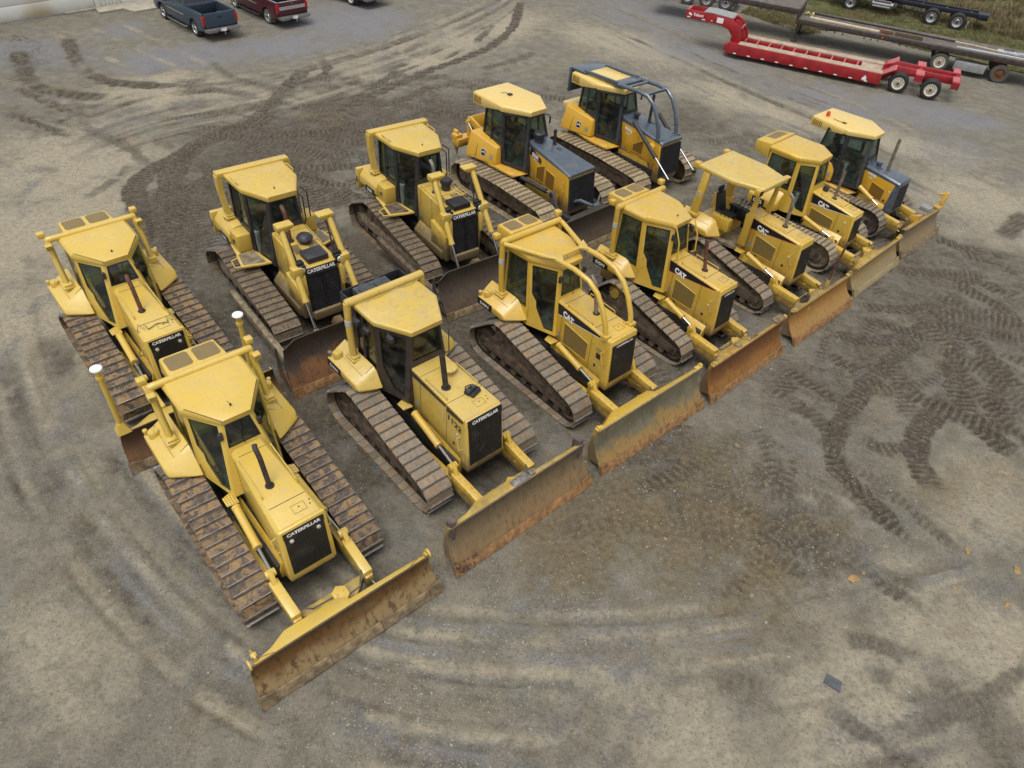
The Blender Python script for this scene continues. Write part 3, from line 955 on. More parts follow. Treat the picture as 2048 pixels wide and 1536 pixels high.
# ------------------------------------------------------------------ loose stones and clods
def rock(b, x, y, z, r, rr_, m=0):
    pts = [(1, 0, 0), (-1, 0, 0), (0, 1, 0), (0, -1, 0), (0, 0, 1), (0, 0, -.6)]
    P = []
    an = rr_.uniform(0, 6.28)
    for px, py, pz in pts:
        k = rr_.uniform(.6, 1.25) * r
        P.append((x + (px * math.cos(an) - py * math.sin(an)) * k, y + (px * math.sin(an) + py * math.cos(an)) * k, z + pz * k * .62))
    b.add(P, [(0, 2, 4), (2, 1, 4), (1, 3, 4), (3, 0, 4), (2, 0, 5), (1, 2, 5), (3, 1, 5), (0, 3, 5)], m)


rr = random.Random(17)
b = MB()
zones = [((1240, 900), 2.2, 260), ((1400, 1020), 2.2, 420), ((1130, 1180), 1.8, 260), ((900, 1250), 2.2, 420), ((820, 1430), 1.3, 420), ((760, 1480), 1.6, 260), ((1500, 860), 2.0, 220), ((1760, 1120), 1.6, 160), ((1540, 1080), 1.4, 260), ((370, 500), 1.6, 300), ((400, 640), 1.5, 200), ((1650, 940), 1.2, 120), ((1900, 1200), 2.5, 160), ((480, 1330), 3.0, 300), ((250, 1000), 3.0, 220), ((1560, 700), 2.5, 260), ((1100, 1330), 2.2, 300), ((620, 300), 4, 420), ((780, 900), 1.2, 160), ((560, 250), 2.5, 160)]
for (px, py), sd, n in zones:
    c0 = ground_at(px, py)
    for _ in range(n):
        x, y = rr.gauss(c0.x, sd * .7), rr.gauss(c0.y, sd * .7)
        if y < 3.2:
            continue
        r = rr.uniform(.009, .022) * (1.7 if rr.random() < .06 else 1)
        rock(b, x, y, gz(x, y) + r * .25, r, rr, rr.choice((0, 0, 1, 2)))
link_ = b.build('gravel', [simple('pale_stone', (.33, .31, .265), .85, 0, .2, 30), simple('grey_stone', (.27, .27, .27), .85, 0, .2, 30), simple('tan_stone', (.28, .235, .16), .85, 0, .2, 30)], None, smooth=False)
link_['kind'] = 'stuff'
link_['label'] = 'loose pale and grey stones strewn over the yard'

clods = [((1706, 1158), .13, 'largest yellow clay clod on the open ground at the right'), ((1933, 1102), .09, 'rounded yellow clay clod right of the muddy swirl'), ((2034, 1141), .10, 'yellow clay clod at the right edge of the yard'), ((1727, 1145), .06, 'small yellow clay clod just behind the largest one'),
         ((1910, 1176), .06, 'pointed yellow clay crumb between the rounded clod and the tall one'), ((2013, 1208), .09, 'tall yellow clay clod nearest the lower right'), ((1474, 890), .09, 'brown clod pair in front of the blue grey blade'), ((1534, 968), .08, 'flat tan clod lying on the dark earth'), ((1624, 1218), .07, 'long brown clod standing on end in the dark patch')]
for (px, py), r, lb in clods:
    p = ground_at(px, py)
    b = MB()
    pts = []
    for k in range(34):
        th, ph = rr.uniform(0, 6.28), rr.uniform(-.2, 1.5)
        k2 = r * rr.uniform(.65, 1.15)
        pts.append((k2 * math.cos(th) * math.cos(ph) * 1.15, k2 * math.sin(th) * math.cos(ph) * .8, k2 * math.sin(ph) * .75))
    b.hull(pts)
    o = b.build('clay_clod', M['clod'] if 'yellow' in lb else M['mudpale'], None, smooth=False)
    o.location = (p.x, p.y, gz(p.x, p.y) - .01)
    o.rotation_euler = (0, 0, rr.uniform(0, 6))
    tag(o, lb, 'clod', 'clods of clay on the yard')
p = ground_at(1665, 1366)
b = MB()
b.prism([(-.16, -.10), (.17, -.12), (.15, .11), (-.14, .12)], 'z', 0, .02)
o = b.build('slate_piece', simple('dark_slate', (.075, .08, .088), .6, 0, .2, 9), None, .004, 1)
o.location = (p.x, p.y, gz(p.x, p.y) + .012)
o.rotation_euler = (0, 0, -.5)
tag(o, 'flat dark grey square piece lying alone on bare ground at the lower right', 'flat stone')


# ------------------------------------------------------------------ bulldozers
def belt(circles, n=40):
    """Convex loop round circles given as (x, z, r), clockwise seen from the right so that the top run goes forward."""
    pts = []
    for x, z, r in circles:
        for k in range(n):
            a = 2 * math.pi * k / n
            pts.append((x + r * math.cos(a), z + r * math.sin(a)))
    pts = sorted(set(pts))

    def half(ps):
        h = []
        for p in ps:
            while len(h) > 1 and (h[-1][0] - h[-2][0]) * (p[1] - h[-2][1]) - (h[-1][1] - h[-2][1]) * (p[0] - h[-2][0]) <= 0:
                h.pop()
            h.append(p)
        return h
    lo, up = half(pts), half(pts[::-1])
    loop = lo[:-1] + up[:-1]
    return loop[::-1]


def resample(loop, pitch):
    P = np.array(loop + [loop[0]])
    seg = np.hypot(*np.diff(P, axis=0).T)
    s = np.concatenate([[0], np.cumsum(seg)])
    L = s[-1]
    n = int(round(L / pitch))
    q = (np.arange(n) + 0.5) * L / n
    e = L / n * 0.5

    def at(t):
        t = np.mod(t, L)
        return np.stack([np.interp(t, s, P[:, 0]), np.interp(t, s, P[:, 1])], 1)
    a, b = at(q - e), at(q + e)
    return (a + b) / 2, (b - a) / np.hypot(*(b - a).T)[:, None], L / n


SHOES = {}


def shoe_mesh(w, pitch, mats):
    key = (round(w, 2), round(pitch, 3), mats[0].name)
    if key in SHOES:
        return SHOES[key]
    b = MB()
    h = pitch / 2 - 0.006
    c = 0.03
    b.prism([(-h, -w / 2 + c), (-h, w / 2 - c), (-h + c, w / 2), (h, w / 2), (h, -w / 2), (-h + c, -w / 2)], 'z', -0.012, 0.012)
    b.prism([(h - 0.040, 0.0121), (h - 0.010, 0.0121), (h - 0.016, 0.062), (h - 0.032, 0.062)], 'y', -w / 2 + 0.012, w / 2 - 0.012, 1)
    for sy in (-1, 1):
        for dx in (-0.035, 0.030):
            b.box(dx - 0.012 - .01, dx + 0.012 - .01, sy * 0.075 - 0.012, sy * 0.075 + 0.012, 0.0121, 0.026, 0)
    o = b.build('track_shoe', mats, None, smooth=False)
    SHOES[key] = o.data
    bpy.data.objects.remove(o)
    return SHOES[key]


def make_track(root, s, side):
    hw, sw = s['hw'], s['sw']
    yc = side * (hw - sw / 2)
    cs = s['wheels']
    loop = belt([(x, z, r + 0.045) for x, z, r in cs])
    # chain band
    b = MB()
    pts, tan, p = resample(loop, 0.12)
    n = len(pts)
    vs, fs = [], []
    for (x, z), (tx, tz) in zip(pts, tan):
        nx, nz = -tz, tx
        for d, yy in ((0.0, -0.13), (0.0, 0.13), (-0.10, 0.13), (-0.10, -0.13)):
            vs.append((x + nx * d, yc + yy, z + nz * d))
    for i in range(n):
        j = (i + 1) % n
        for k in range(4):
            l = (k + 1) % 4
            fs.append((i * 4 + k, i * 4 + l, j * 4 + l, j * 4 + k))
    b.add(vs, fs)
    track = b.build('track', M['void'], root)
    pts, tan, p = resample(loop, s.get('pitch', 0.205))
    me = shoe_mesh(sw, p, [s['shoe'], s.get('grouser', M['steel'])])
    for (x, z), (tx, tz) in zip(pts, tan):
        nx, nz = -tz, tx
        o = link('track_shoe', me, track)
        mt = Matrix(((tx, 0, nx), (0, 1, 0), (tz, 0, nz))).to_4x4()
        jz = random.uniform(-0.003, 0.003)
        mt.translation = (x + nx * (0.014 + jz), yc + random.uniform(-.004, .004), z + nz * (0.014 + jz))
        o.matrix_local = mt
    # roller frame and mud packed behind the shoes
    fr = MB()
    (rx, rz_, rr), (fx, fz, fr_) = s['ground_wheels']
    fr.prism([(rx - rr * .3, rz_ - rr * .35), (rx - rr * .3, rz_ + rr * .2), (rx + .4, rz_ + rr * .55), (fx - .55, fz + fr_ * .5), (fx + fr_ * .2, fz + fr_ * .25), (fx + fr_ * .2, fz - fr_ * .4)], 'y', yc - 0.17, yc + 0.17, 0)
    if s['drive'] == 'high':
        sx, sz, sr = s['sprocket']
        fr.prism([(rx + .1, rz_), (sx - sr * .35, sz + sr * .1), (sx + sr * .7, sz + sr * .35), (fx - .75, fz + fr_ * .72), (fx - .15, fz + .1), (fx - .1, fz - .12)], 'y', yc - 0.155, yc + 0.145, 1)
    else:
        fr.prism([(rx + .1, rz_ - .1), (rx + .1, rz_ + rr * .7), (fx - .5, fz + fr_ * .75), (fx - .1, fz + .1), (fx - .1, fz - .1)], 'y', yc - 0.15, yc + 0.14, 1)
    fr.build('track_frame', [s.get('frame_mat', M['mudpack']), s.get('fill_mat', M['mudpack'])], track, 0.012)
    # wheels
    sx, sz, sr = s['sprocket']
    sp = MB()
    prof = []
    nt = 26
    for k in range(nt * 2):
        a = math.pi * k / nt
        r = sr + (0.02 if k % 2 else -0.035)
        prof.append((sx + r * math.cos(a), sz + r * math.sin(a)))
    sp.prism(prof, 'y', yc - 0.05, yc + 0.05, 0)
    out = side * 0.20
    sp.lathe([(0, 0), (sr * .80, 0), (sr * .74, out * .55), (sr * .46, out * .7), (sr * .42, out), (0, out)], (sx, yc, sz), 'y', 22, 0)
    for k in range(9):
        a = 2 * math.pi * k / 9
        sp.cyl((sx + sr * .62 * math.cos(a), yc + out * .5, sz + sr * .62 * math.sin(a)), (sx + sr * .62 * math.cos(a), yc + out * .78, sz + sr * .62 * math.sin(a)), 0.025, 6)
    sp.build('sprocket', s.get('sprocket_mat', M['mudpack']), track)
    for (x, z, r) in s['idlers']:
        w = MB()
        w.lathe([(0, -.12), (r * .9, -.12), (r, -.07), (r, .07), (r * .9, .12), (r * .8, .12), (r * .72, .05), (r * .3, .06), (r * .27, .17), (0, .17)] if side > 0 else
                [(0, -.17), (r * .27, -.17), (r * .3, -.06), (r * .72, -.05), (r * .8, -.12), (r * .9, -.12), (r, -.07), (r, .07), (r * .9, .12), (0, .12)], (x, yc, z), 'y', 24)
        w.build('idler', s.get('idler_mat', M['mudpack']), track)
    x0, x1 = s['ground_wheels'][0][0] + .45, s['ground_wheels'][1][0] - .42
    for k in range(7):
        w = MB()
        xx = x0 + (x1 - x0) * k / 6
        w.lathe([(0, -.15), (.11, -.15), (.11, .15), (0, .15)], (xx, yc, 0.19), 'y', 12)
        w.build('track_roller', M['mudpack'], track)


def make_blade(root, s):
    bx, by, tx_, ty, tz = s['blade']
    mat = s['blade_mat']
    dx = tx_ - bx
    prof = [(0.0, 0.03), (-0.10, 0.20), (dx * 0.5 - 0.13, 0.42 * tz), (dx * 0.72 - 0.17, 0.62 * tz), (dx * 0.9 - 0.10, 0.85 * tz), (dx, tz)]
    cut = s.get('blade_cut', 0.0)
    b = MB()
    N = 26
    rings = []
    th = 0.035
    for k in range(N + 1):
        u = -1 + 2 * k / N
        ring = []
        for (px, pz), off in [(p, 0.0) for p in prof] + [(p, -th) for p in prof[::-1]]:
            f = pz / tz
            half = by + (ty - by) * f
            zz = pz
            if cut:
                lim = tz - max(0.0, abs(u) * half - (half - cut)) * 0.55
                zz = min(pz, lim)
            ring.append((bx + px + off + s.get('blade_wing', 0) * max(0, abs(u) - .78) * 2.2, u * half, zz))
        rings.append(ring)
    b.loft(rings)
    blade = b.build('blade', mat, root, ang=50)
    # back of the blade
    bk = MB()
    P = s['blade_paint']
    yb = min(by, ty) - 0.06
    d0 = tx_ - th - 0.006
    xm = bx + min(p[0] for p in prof) - th
    hump = s.get('hump', (-0.60, 0.05, 0.40))
    y0, y1, hd = hump[0] * by, hump[1] * by, hump[2]
    zt = tz - 0.015
    if cut:
        yb -= cut * .8
    lo = min(hd, .20)
    edge = [(-yb, lo * .5), (-yb + .10, lo * .7), (y0 - .34, lo), (y0, hd), (y1, hd), (y1 + .16, lo), (yb - .10, lo * .7), (yb, lo * .5)]
    top = [(d0, zt), (d0 - .02, zt)]
    rings = []
    for (yy, dd) in edge:
        rings.append([(d0, yy, zt), (d0 - dd * 0.75, yy, zt - 0.05), (d0 - dd * 1.25 - .02, yy, zt - dd * 1.35 - 0.05), (min(xm, d0 - dd * .9) - .10, yy, 0.30), (xm - .012, yy, 0.22), (xm - .012, yy, zt * 0.62)])
    bk.loft(rings)
    bk.build('blade_back', P, blade, 0.008, 1)
    # cutting edge bolted on in sections, and end bits
    es = MB
    ne = 3
    for k in range(ne):
        e = MB()
        a, c = -by + .30 + (2 * by - .6) * k / ne + .004, -by + .30 + (2 * by - .6) * (k + 1) / ne - .004
        e.hull([(bx + .035, a, 0.01), (bx + .035, c, .01), (bx + .005, a, 0.01), (bx + .005, c, .01), (bx - .062, a, .205), (bx - .062, c, .205), (bx - .09, a, .205), (bx - .09, c, .205)])
        for q in range(5):
            yy = a + (c - a) * (q + .5) / 5
            e.cyl((bx - .02, yy, .10), (bx - .002 + .004, yy, .106), 0.017, 8)
        e.build('cutting_edge', s.get('edge_mat', M['edge']), blade, 0.004, 1)
    for sd in (-1, 1):
        e = MB()
        w = s.get('blade_wing', 0) * .45
        ya, yc_ = sd * (by - .30), sd * (by + .015)
        e.hull([(bx + .04, ya, .008), (bx + .05 + w, yc_, .0), (bx + .008, ya, .008), (bx + .01 + w, yc_, 0), (bx - .055, ya, .23), (bx - .07 + w, yc_, .30), (bx - .085, ya, .23), (bx - .10 + w, yc_, .30)])
        for q, zq in ((.10, .1), (.18, .16), (.1, .18)):
            yy = sd * (by - q)
            e.cyl((bx - .03, yy, zq), (bx - zq * .4 + .045, yy, zq), 0.018, 8)
        e.build('end_bit', s.get('edge_mat', M['edge']), blade, 0.004, 1)
    # side plates
    for sd in (-1, 1):
        e = MB()
        yy = sd * (min(by, ty) - .02) if not cut else sd * (by - .04)
        zc = tz - (cut * .55 if cut else 0.02)
        fx_ = [(bx + p[0] - th - .012, p[1]) for p in prof[1:-1]]
        e.prism(fx_ + [(d0 - .012, zc), (d0 - .14, zc - .03), (xm - .16, .45), (xm - .10, .14)], 'y', yy - .014, yy + .014)
        e.build('end_plate', P, blade)
    ex = s.get('blade_extra')
    if ex:
        ex(blade, s, bx, by, tx_, ty, tz, d0, zt)
    return blade


def framed_panel(b, outer, inner, th, m):
    b.framed(outer, inner, th, m)


def pane(parent, poly, mat, depth=0.018, name='window_pane'):
    """Glass sheet lying inside its opening."""
    P = [Vector(p) for p in poly]
    nrm = Vector((0, 0, 0))
    for i in range(len(P)):
        nrm += P[i].cross(P[(i + 1) % len(P)])
    nrm.normalize()
    P = [p - nrm * depth for p in P]
    b = MB()
    n = len(P)
    b.add(P, [tuple(range(n))])
    return b.build(name, mat, parent, smooth=False)


def seat(root, x, y=0.0, z=1.45, mat=None, k=1.0):
    b = MB()
    b.box(x - .25 * k, x + .27 * k, y - .26, y + .26, z, z + .13)
    b.hull([(x - .34 * k, y - .24, z + .10), (x - .22 * k, y - .25, z + .10), (x - .34 * k, y + .24, z + .10), (x - .22 * k, y + .25, z + .10),
            (x - .50 * k, y - .20, z + .72), (x - .38 * k, y - .20, z + .72), (x - .50 * k, y + .20, z + .72), (x - .38 * k, y + .20, z + .72)])
    b.box(x - .51 * k, x - .42 * k, y - .13, y + .13, z + .74, z + .92)
    for sd in (-1, 1):
        b.box(x - .2, x + .28, y + sd * .36 - .06, y + sd * .36 + .06, z + .22, z + .30)
        b.box(x - .12, x + .08, y + sd * .36 - .05, y + sd * .36 + .05, z - .05, z + .23)
    b.box(x - .2, x + .2, y - .2, y + .2, z - .25, z)
    return b.build('seat', mat or M['seat'], root, 0.03)


def cab_block(root, s):
    """Six-sided cab: side windows, two doors that close in on a narrow windscreen, roof slab, trim inside."""
    c = s['cab']
    xr, yr = c['rear']
    xk, yk = c['kink']
    xp, yp = c['peak']
    zt = c['z'] - c.get('roof_t', 0.16)
    zb, zs = c['zb'], c['zs']                     # floor of the cab shell, sill of the side window
    lean = c.get('lean', 0.10)
    fm = c['mat']
    gl = c.get('glass', M['glass'])
    cab = MB()
    panes = []
    bk_ = c.get('bottom_kink', (xk + .06, yk + .02))
    bp_ = c.get('bottom_peak', (xp + .22, yp + .22))
    for sd in (-1, 1):
        T = lambda p, z: Vector((p[0], sd * p[1], z))
        order = (lambda L: L) if sd < 0 else (lambda L: L[::-1])
        # side panel
        out = [T((xr, yr), zs), T(bk_, zs), T((xk, yk), zt), T((xr + lean * .4, yr), zt)]
        inn = inset(order(out), c.get('fw', 0.07))
        cab.framed(order(out), inn, 0.05)
        panes.append((inn, 'window_pane'))
        if c.get('split'):
            a0, a1 = out[0].lerp(out[1], .42), out[3].lerp(out[2], .42)
            n_ = Vector((0, sd * .012, 0))
            cab.bar(a0 + n_, a1 + n_, .045, .05)
        # door panel with its window
        out = [T(bk_, zb), T(bp_, zb), T((xp, yp), zt), T((xk, yk), zt)]
        if c['style'] == 'slant':
            a, b_, t1, t0 = out
            A = lambda u, v: (a.lerp(b_, u)).lerp(t0.lerp(t1, u), v)
            inn = [A(.13, .52), A(.28, .42), A(.30, .32), A(.60, .05), A(.90, .055), A(.89, .94), A(.10, .94)]
        elif c['style'] == 'taper':
            a, b_, t1, t0 = out
            A = lambda u, v: (a.lerp(b_, u)).lerp(t0.lerp(t1, u), v)
            inn = [A(.15, .40), A(.50, .12), A(.86, .08), A(.87, .93), A(.13, .93)]
        else:
            inn = inset(order(out), [.13, .09, .10, .09])
            if sd > 0:
                inn = inn[::-1]
        o2 = order(out)
        i2 = inn if sd < 0 else inn[::-1]
        cab.framed(o2, i2, 0.05)
        panes.append((i2, 'door_window'))
        # panel under the side window
        lo = [T((xr, yr), zb), T(bk_, zb), T(bk_, zs), T((xr, yr), zs)]
        cab.add(lo if sd < 0 else lo[::-1], [(0, 1, 2, 3)])
    # windscreen and rear window
    zw = c.get('zw', 2.25)
    pr = lambda v: (xp + (bp_[0] - xp) * v, yp + (bp_[1] - yp) * v)
    v = (zt - zw) / (zt - zb)
    q = pr(v)
    out = [Vector((q[0], -q[1], zw)), Vector((q[0], q[1], zw)), Vector((xp, yp, zt)), Vector((xp, -yp, zt))]
    inn = inset(out, [.05, .06, .08, .06])
    cab.framed(out, inn, 0.05)
    panes.append((inn, 'windscreen'))
    lo = [Vector((bp_[0], -bp_[1], zb)), Vector((bp_[0], bp_[1], zb)), out[1], out[0]]
    cab.add(lo, [(0, 1, 2, 3)])
    out = [Vector((xr, yr, zs)), Vector((xr, -yr, zs)), Vector((xr + lean * .4, -yr, zt)), Vector((xr + lean * .4, yr, zt))]
    inn = inset(out, .10)
    cab.framed(out, inn, 0.05)
    panes.append((inn, 'rear_window'))
    cab.add([(xr, yr, zb), (xr, -yr, zb), (xr, -yr, zs), (xr, yr, zs)], [(0, 1, 2, 3)])
    cb = cab.build('cab', fm, root, smooth=False)
    for poly, nm in panes:
        pane(cb, poly, gl, 0.02, nm)
        g = MB()
        P = [Vector(p) for p in poly]
        nr = (P[1] - P[0]).cross(P[2] - P[1]).normalized() * 0.006
        ring = [p + nr for p in P]
        cc = sum(ring, Vector()) / len(ring)
        ins = [p + (cc - p).normalized() * 0.035 for p in ring]
        k = len(ring)
        g.add(ring + ins, [(i, (i + 1) % k, k + (i + 1) % k, k + i) for i in range(k)])
        g.build('rubber_seal', M['black'], cb, smooth=False)
    # trim inside
    t = MB()
    t.prism([(xr + .06, -yr + .07), (bk_[0], -bk_[1] + .08), (bp_[0] - .05, -bp_[1] + .05), (bp_[0] - .05, bp_[1] - .05), (bk_[0], bk_[1] - .08), (xr + .06, yr - .07)], 'z', zb - .06, zb + .02)
    t.box(xr + .06, xr + .30, -yr + .1, yr - .1, zb, zs + .05)
    t.box(xp - .05, bp_[0] - .12, -.24, .24, zb, zw - .10)
    for sd in (-1, 1):
        t.box(xr + .3, xk + .35, sd * (yr - .28), sd * (yr - .1), zb, zs + .06)
    t.build('cab_trim', M['cabin'], cb)
    seat(root, (xr + xk) / 2 + .22, 0, zs - .12)
    # roof slab
    if c.get('roof', True):
        r = MB()
        ov = c.get('over', 0.05)
        rx = c.get('roof_rear', xr - .10)
        ry = c.get('roof_rear_y', yr)
        pl = [(rx, -ry - ov), (xk + .02, -yk - ov), (xp + ov + .02, -yp - ov * .5), (xp + ov + .02, yp + ov * .5), (xk + .02, yk + ov), (rx, ry + ov)]
        sl = c.get('roof_slope', 0.03)
        zt2 = c['z']
        crown = c.get('crown', 0.05)
        ring0 = [(p[0], p[1], zt - (0.012 if p[0] > xk else 0)) for p in pl]
        ring1 = [(p[0], p[1], zt2 - crown - (sl if p[0] > xk + .1 else 0)) for p in pl]
        ring2 = [(p[0] * .97 + (-.03) * (xk), p[1] * .91, zt2 - (sl if p[0] > xk + .1 else 0)) for p in pl]
        r.loft([ring0, ring1, ring2])
        rf = r.build('roof', c.get('roof_mat', fm), root, 0.018, 2)
        ln = MB()
        for sd in (-1, 1):
            a, b_ = Vector(ring2[1 if sd < 0 else 4]), Vector(ring2[2 if sd < 0 else 3])
            if c.get('seam'):
                ln.bar(a + Vector((0, 0, .002)), b_ + Vector((0, 0, .002)), .012, .006)
        if c.get('seam'):
            ln.build('roof_seam', M['void'], rf)
        return cb, rf
    return cb, None


def side_y(s, x):
    h = s['hood']
    f = (x - h['x0']) / (h['x1'] - h['x0'])
    return h['y0'] + (h['y1'] - h['y0']) * f


def hood_z(s, x):
    h = s['hood']
    f = (x - h['x0']) / (h['x1'] - h['x0'])
    return h['z0'] + (h['z1'] - h['z0']) * f


def make_hood(root, s):
    h = s['hood']
    x0, x1, y0, y1, z0, z1 = h['x0'], h['x1'], h['y0'], h['y1'], h['z0'], h['z1']
    zl, xg = h['zl'], h['xg']
    c = h.get('cham', 0.07)
    b = MB()

    def ring(x, y, zt, zb, ys=None):
        ys = y if ys is None else ys
        return [(x, -ys, zb), (x, -y, zt - c), (x, -y + c, zt), (x, y - c, zt), (x, y, zt - c), (x, ys, zb)]
    b.loft([ring(x0, y0, z0, zl + .1), ring(x1 - .05, y1, z1, zl)])
    hood = b.build('hood', h.get('top_mat', s['paint']), root, 0.022, 2)
    hm = s['paint']
    # nose
    n = MB()
    n.hull([(x1 - .05, sy * (y1 + .012), z) for sy in (-1, 1) for z in (zl - .12, z1 - .05)] + [(x1 + .03, sy * (y1 - .03), z1 - .005) for sy in (-1, 1)] + [(x1 - .05, sy * (y1 - .05), z1 + .006) for sy in (-1, 1)] +
           [(xg, sy * (y1 + .012), zl - .02) for sy in (-1, 1)] + [(xg - .05, sy * (y1 - .02), zl - .20) for sy in (-1, 1)] + [(x1 - .2, sy * (y1 - .02), zl - .20) for sy in (-1, 1)])
    nose = n.build('nose', h.get('nose_mat', hm), root, 0.03, 2)
    # panel seams
    for xs in h.get('seams', [x0 + (x1 - x0) * .62]):
        q = MB()
        zt = hood_z(s, xs) + .002
        yy = side_y(s, xs)
        q.box(xs - .0045, xs + .0045, -yy + c, yy - c, zt - .01, zt + .0015)
        for sd in (-1, 1):
            q.box(xs - .006, xs + .006, sd * yy - .0025, sd * yy + .0025, zl + .12, zt - c)
        q.build('panel_seam', M['void'], hood)
    # side vents
    for (xa, xb, za, zb, mt) in h.get('vents', []):
        for sd in (-1, 1):
            q = MB()
            pl = []
            for (x, z) in ((xa, za), (xb, za), (xb, zb[1] if isinstance(zb, tuple) else zb), (xa, zb[0] if isinstance(zb, tuple) else zb)):
                pl.append((x, sd * (side_y(s, x) + .007), z))
            q.add(pl, [(0, 1, 2, 3)])
            q.build('side_vent', mt, hood, smooth=False)
            e = MB()
            for i in range(4):
                e.bar(pl[i], pl[(i + 1) % 4], .022, .022, 0, (0, 1, 0))
            e.build('vent_frame', hm, hood)
    for sd in (-1, 1):
        for (fx0, zz, w, hh, mt) in ((.10, zl + .42, .16, .15, M['greyprint']), (.30, zl + .20, .07, .05, M['void']), (.80, zl + .34, .07, .09, M['decal']), (.86, zl + .75, .05, .06, M['white'])):
            xa = x0 + (x1 - x0) * fx0
            q = MB()
            q.add([(x, sd * (side_y(s, x) + .005), z) for x, z in ((xa, zz), (xa + w, zz), (xa + w, zz + hh), (xa, zz + hh))], [(0, 1, 2, 3)])
            q.build('sticker', mt, hood, smooth=False)
    # radiator grille
    g = h['grille']
    gy, gz0, gz1 = g['y'], g['z0'], g['z1']

    def fx(z):
        return x1 + .03 + (xg - x1 - .03) * (z1 - z) / (z1 - zl + .02) + .010
    q = MB()
    q.hull([(fx(z) + d, sy * gy, z) for z in (gz0, gz1) for sy in (-1, 1) for d in (-.02, .006)])
    gr = q.build('grille', g.get('mat', M['screen']), root)
    nb = g.get('bars', 0)
    if nb:
        q = MB()
        for k in range(nb):
            z = gz0 + (gz1 - gz0) * (k + .5) / nb
            q.box(fx(z) + .004, fx(z) + .026, -gy + .02, gy - .02, z - .012, z + .006)
        q.build('grille_bars', M['dark'], gr, kind='stuff')
        q = MB()
        for sy in (-1, 1):
            q.bar((fx(gz0) + .015, sy * gy, gz0), (fx(gz1) + .015, sy * gy, gz1), .05, .05, 0, (0, 1, 0))
        q.bar((fx(gz1) + .015, -gy, gz1), (fx(gz1) + .015, gy, gz1), .05, .05)
        q.bar((fx(gz0) + .015, -gy, gz0), (fx(gz0) + .015, gy, gz0), .05, .05)
        if g.get('mid'):
            for yy in (-.03, .05):
                q.bar((fx(gz0) + .03, yy, gz0), (fx(gz1) + .03, yy, gz1), .022, .02, 0, (0, 1, 0))
        q.build('grille_frame', g.get('frame', M['dark']), gr)
    if g.get('text'):
        hgt = g.get('th', 0.085)
        zt = gz1 + g.get('tdz', 0.01)
        if g.get('band'):
            q = MB()
            q.hull([(fx(z) + d, sy * (gy + .01), z) for z in (gz1 + .002, gz1 + .002 + hgt * 1.7) for sy in (-1, 1) for d in (-.02, .009)])
            q.build('name_band', M['decal'], gr)
        zb = zt + hgt * .3
        dxz = (fx(zb + hgt) - fx(zb))
        lettering(g['text'], gr, M['white'], (fx(zb) + .010, -gy * g.get('tw', .85), zb), (0, 1, 0), (dxz, 0, hgt), 2 * gy * g.get('tw', .85), hgt, bold=0.05)
    for sy in (-1, 1) if g.get('lamps') else ():
        q = MB()
        z = gz1 - .10
        q.lathe([(0, 0), (.045, 0), (.04, .025), (0, .03)], (fx(z) + .005, sy * (gy - .13), z), 'x', 12)
        q.build('headlamp', M['lens'], gr)
    # cap plate and latch holes on the hood
    q = MB()
    xx = x1 - .30
    zz = hood_z(s, xx)
    sl = (z1 - z0) / (x1 - x0)
    for (u0, u1, v0, v1) in ((-.10, .10, -.02, -.015), (-.10, .10, .24, .245), (-.10, -.095, -.02, .245), (.095, .10, -.02, .245)):
        q.hull([(xx + u, v, zz + sl * u + d) for u in (u0, u1) for v in (v0, v1) for d in (-.01, .0025)])
    q.build('filler_hatch', M['hub'], hood)
    q = MB()
    for u, v in ((-.02, .12), (.03, .33), (-.06, .36)):
        q.cyl((xx + u, v, zz + sl * u - .01), (xx + u, v, zz + sl * u + .004), .016, 8)
    q.build('latch', M['void'], hood)
    for sd in (-1, 1) if h.get('rails') else ():
        q = MB()
        a, e = h['rails']
        yy = side_y(s, (a + e) / 2) - .06
        q.tube([(a, sd * yy, hood_z(s, a) - .01), (a + .01, sd * (yy + .01), hood_z(s, a) + .09), (e - .01, sd * (yy + .01), hood_z(s, e) + .09), (e, sd * yy, hood_z(s, e) - .01)], .014, 6)
        q.build('hood_rail', hm, hood)
    for sd in (-1, 1) if h.get('grabs', True) else ():
        q = MB()
        xa = x1 - .18
        yy = side_y(s, xa)
        zc = h.get('grab_z', z1 - .30)
        q.tube([(xa, sd * yy, zc), (xa, sd * (yy + .09), zc - .01), (xa + .10, sd * (yy + .10), zc - .30), (xa + .10, sd * yy, zc - .33)], .013, 6)
        q.build('grab_handle', hm, hood)
    return hood


def exhaust(root, s):
    e = s['exhaust']
    x, y, zt, r = e['x'], e.get('y', 0), e['top'], e.get('r', .052)
    z = hood_z(s, x) - .03
    b = MB()
    dx = e.get('lean', -.12)
    pts = [(x, y, z), (x + dx * .85, y, zt - .10), (x + dx, y, zt - .03)]
    if e.get('bend'):
        pts = [(x, y, z), (x + dx * .8, y, zt - .16), (x + dx - .03, y, zt - .06), (x + dx - .10, y + .0, zt), (x + dx - .17, y + .02, zt + .03)]
    b.tube(pts, r, 10)
    p = b.build('exhaust_pipe', e['mat'], root)
    q = MB()
    q.lathe([(r * 1.02, 0), (r * 1.75, 0), (r * 1.75, .012), (r * 1.02, .012)], (x, y, hood_z(s, x) - .002), 'z', 16)
    q.build('exhaust_collar', M['void'], p)
    q = MB()
    a, c = Vector(pts[-2]), Vector(pts[-1])
    d = (c - a).normalized()
    q.cyl(c - d * .05, c + d * .002, r * .86, 10)
    q.build('pipe_bore', M['black'], p)


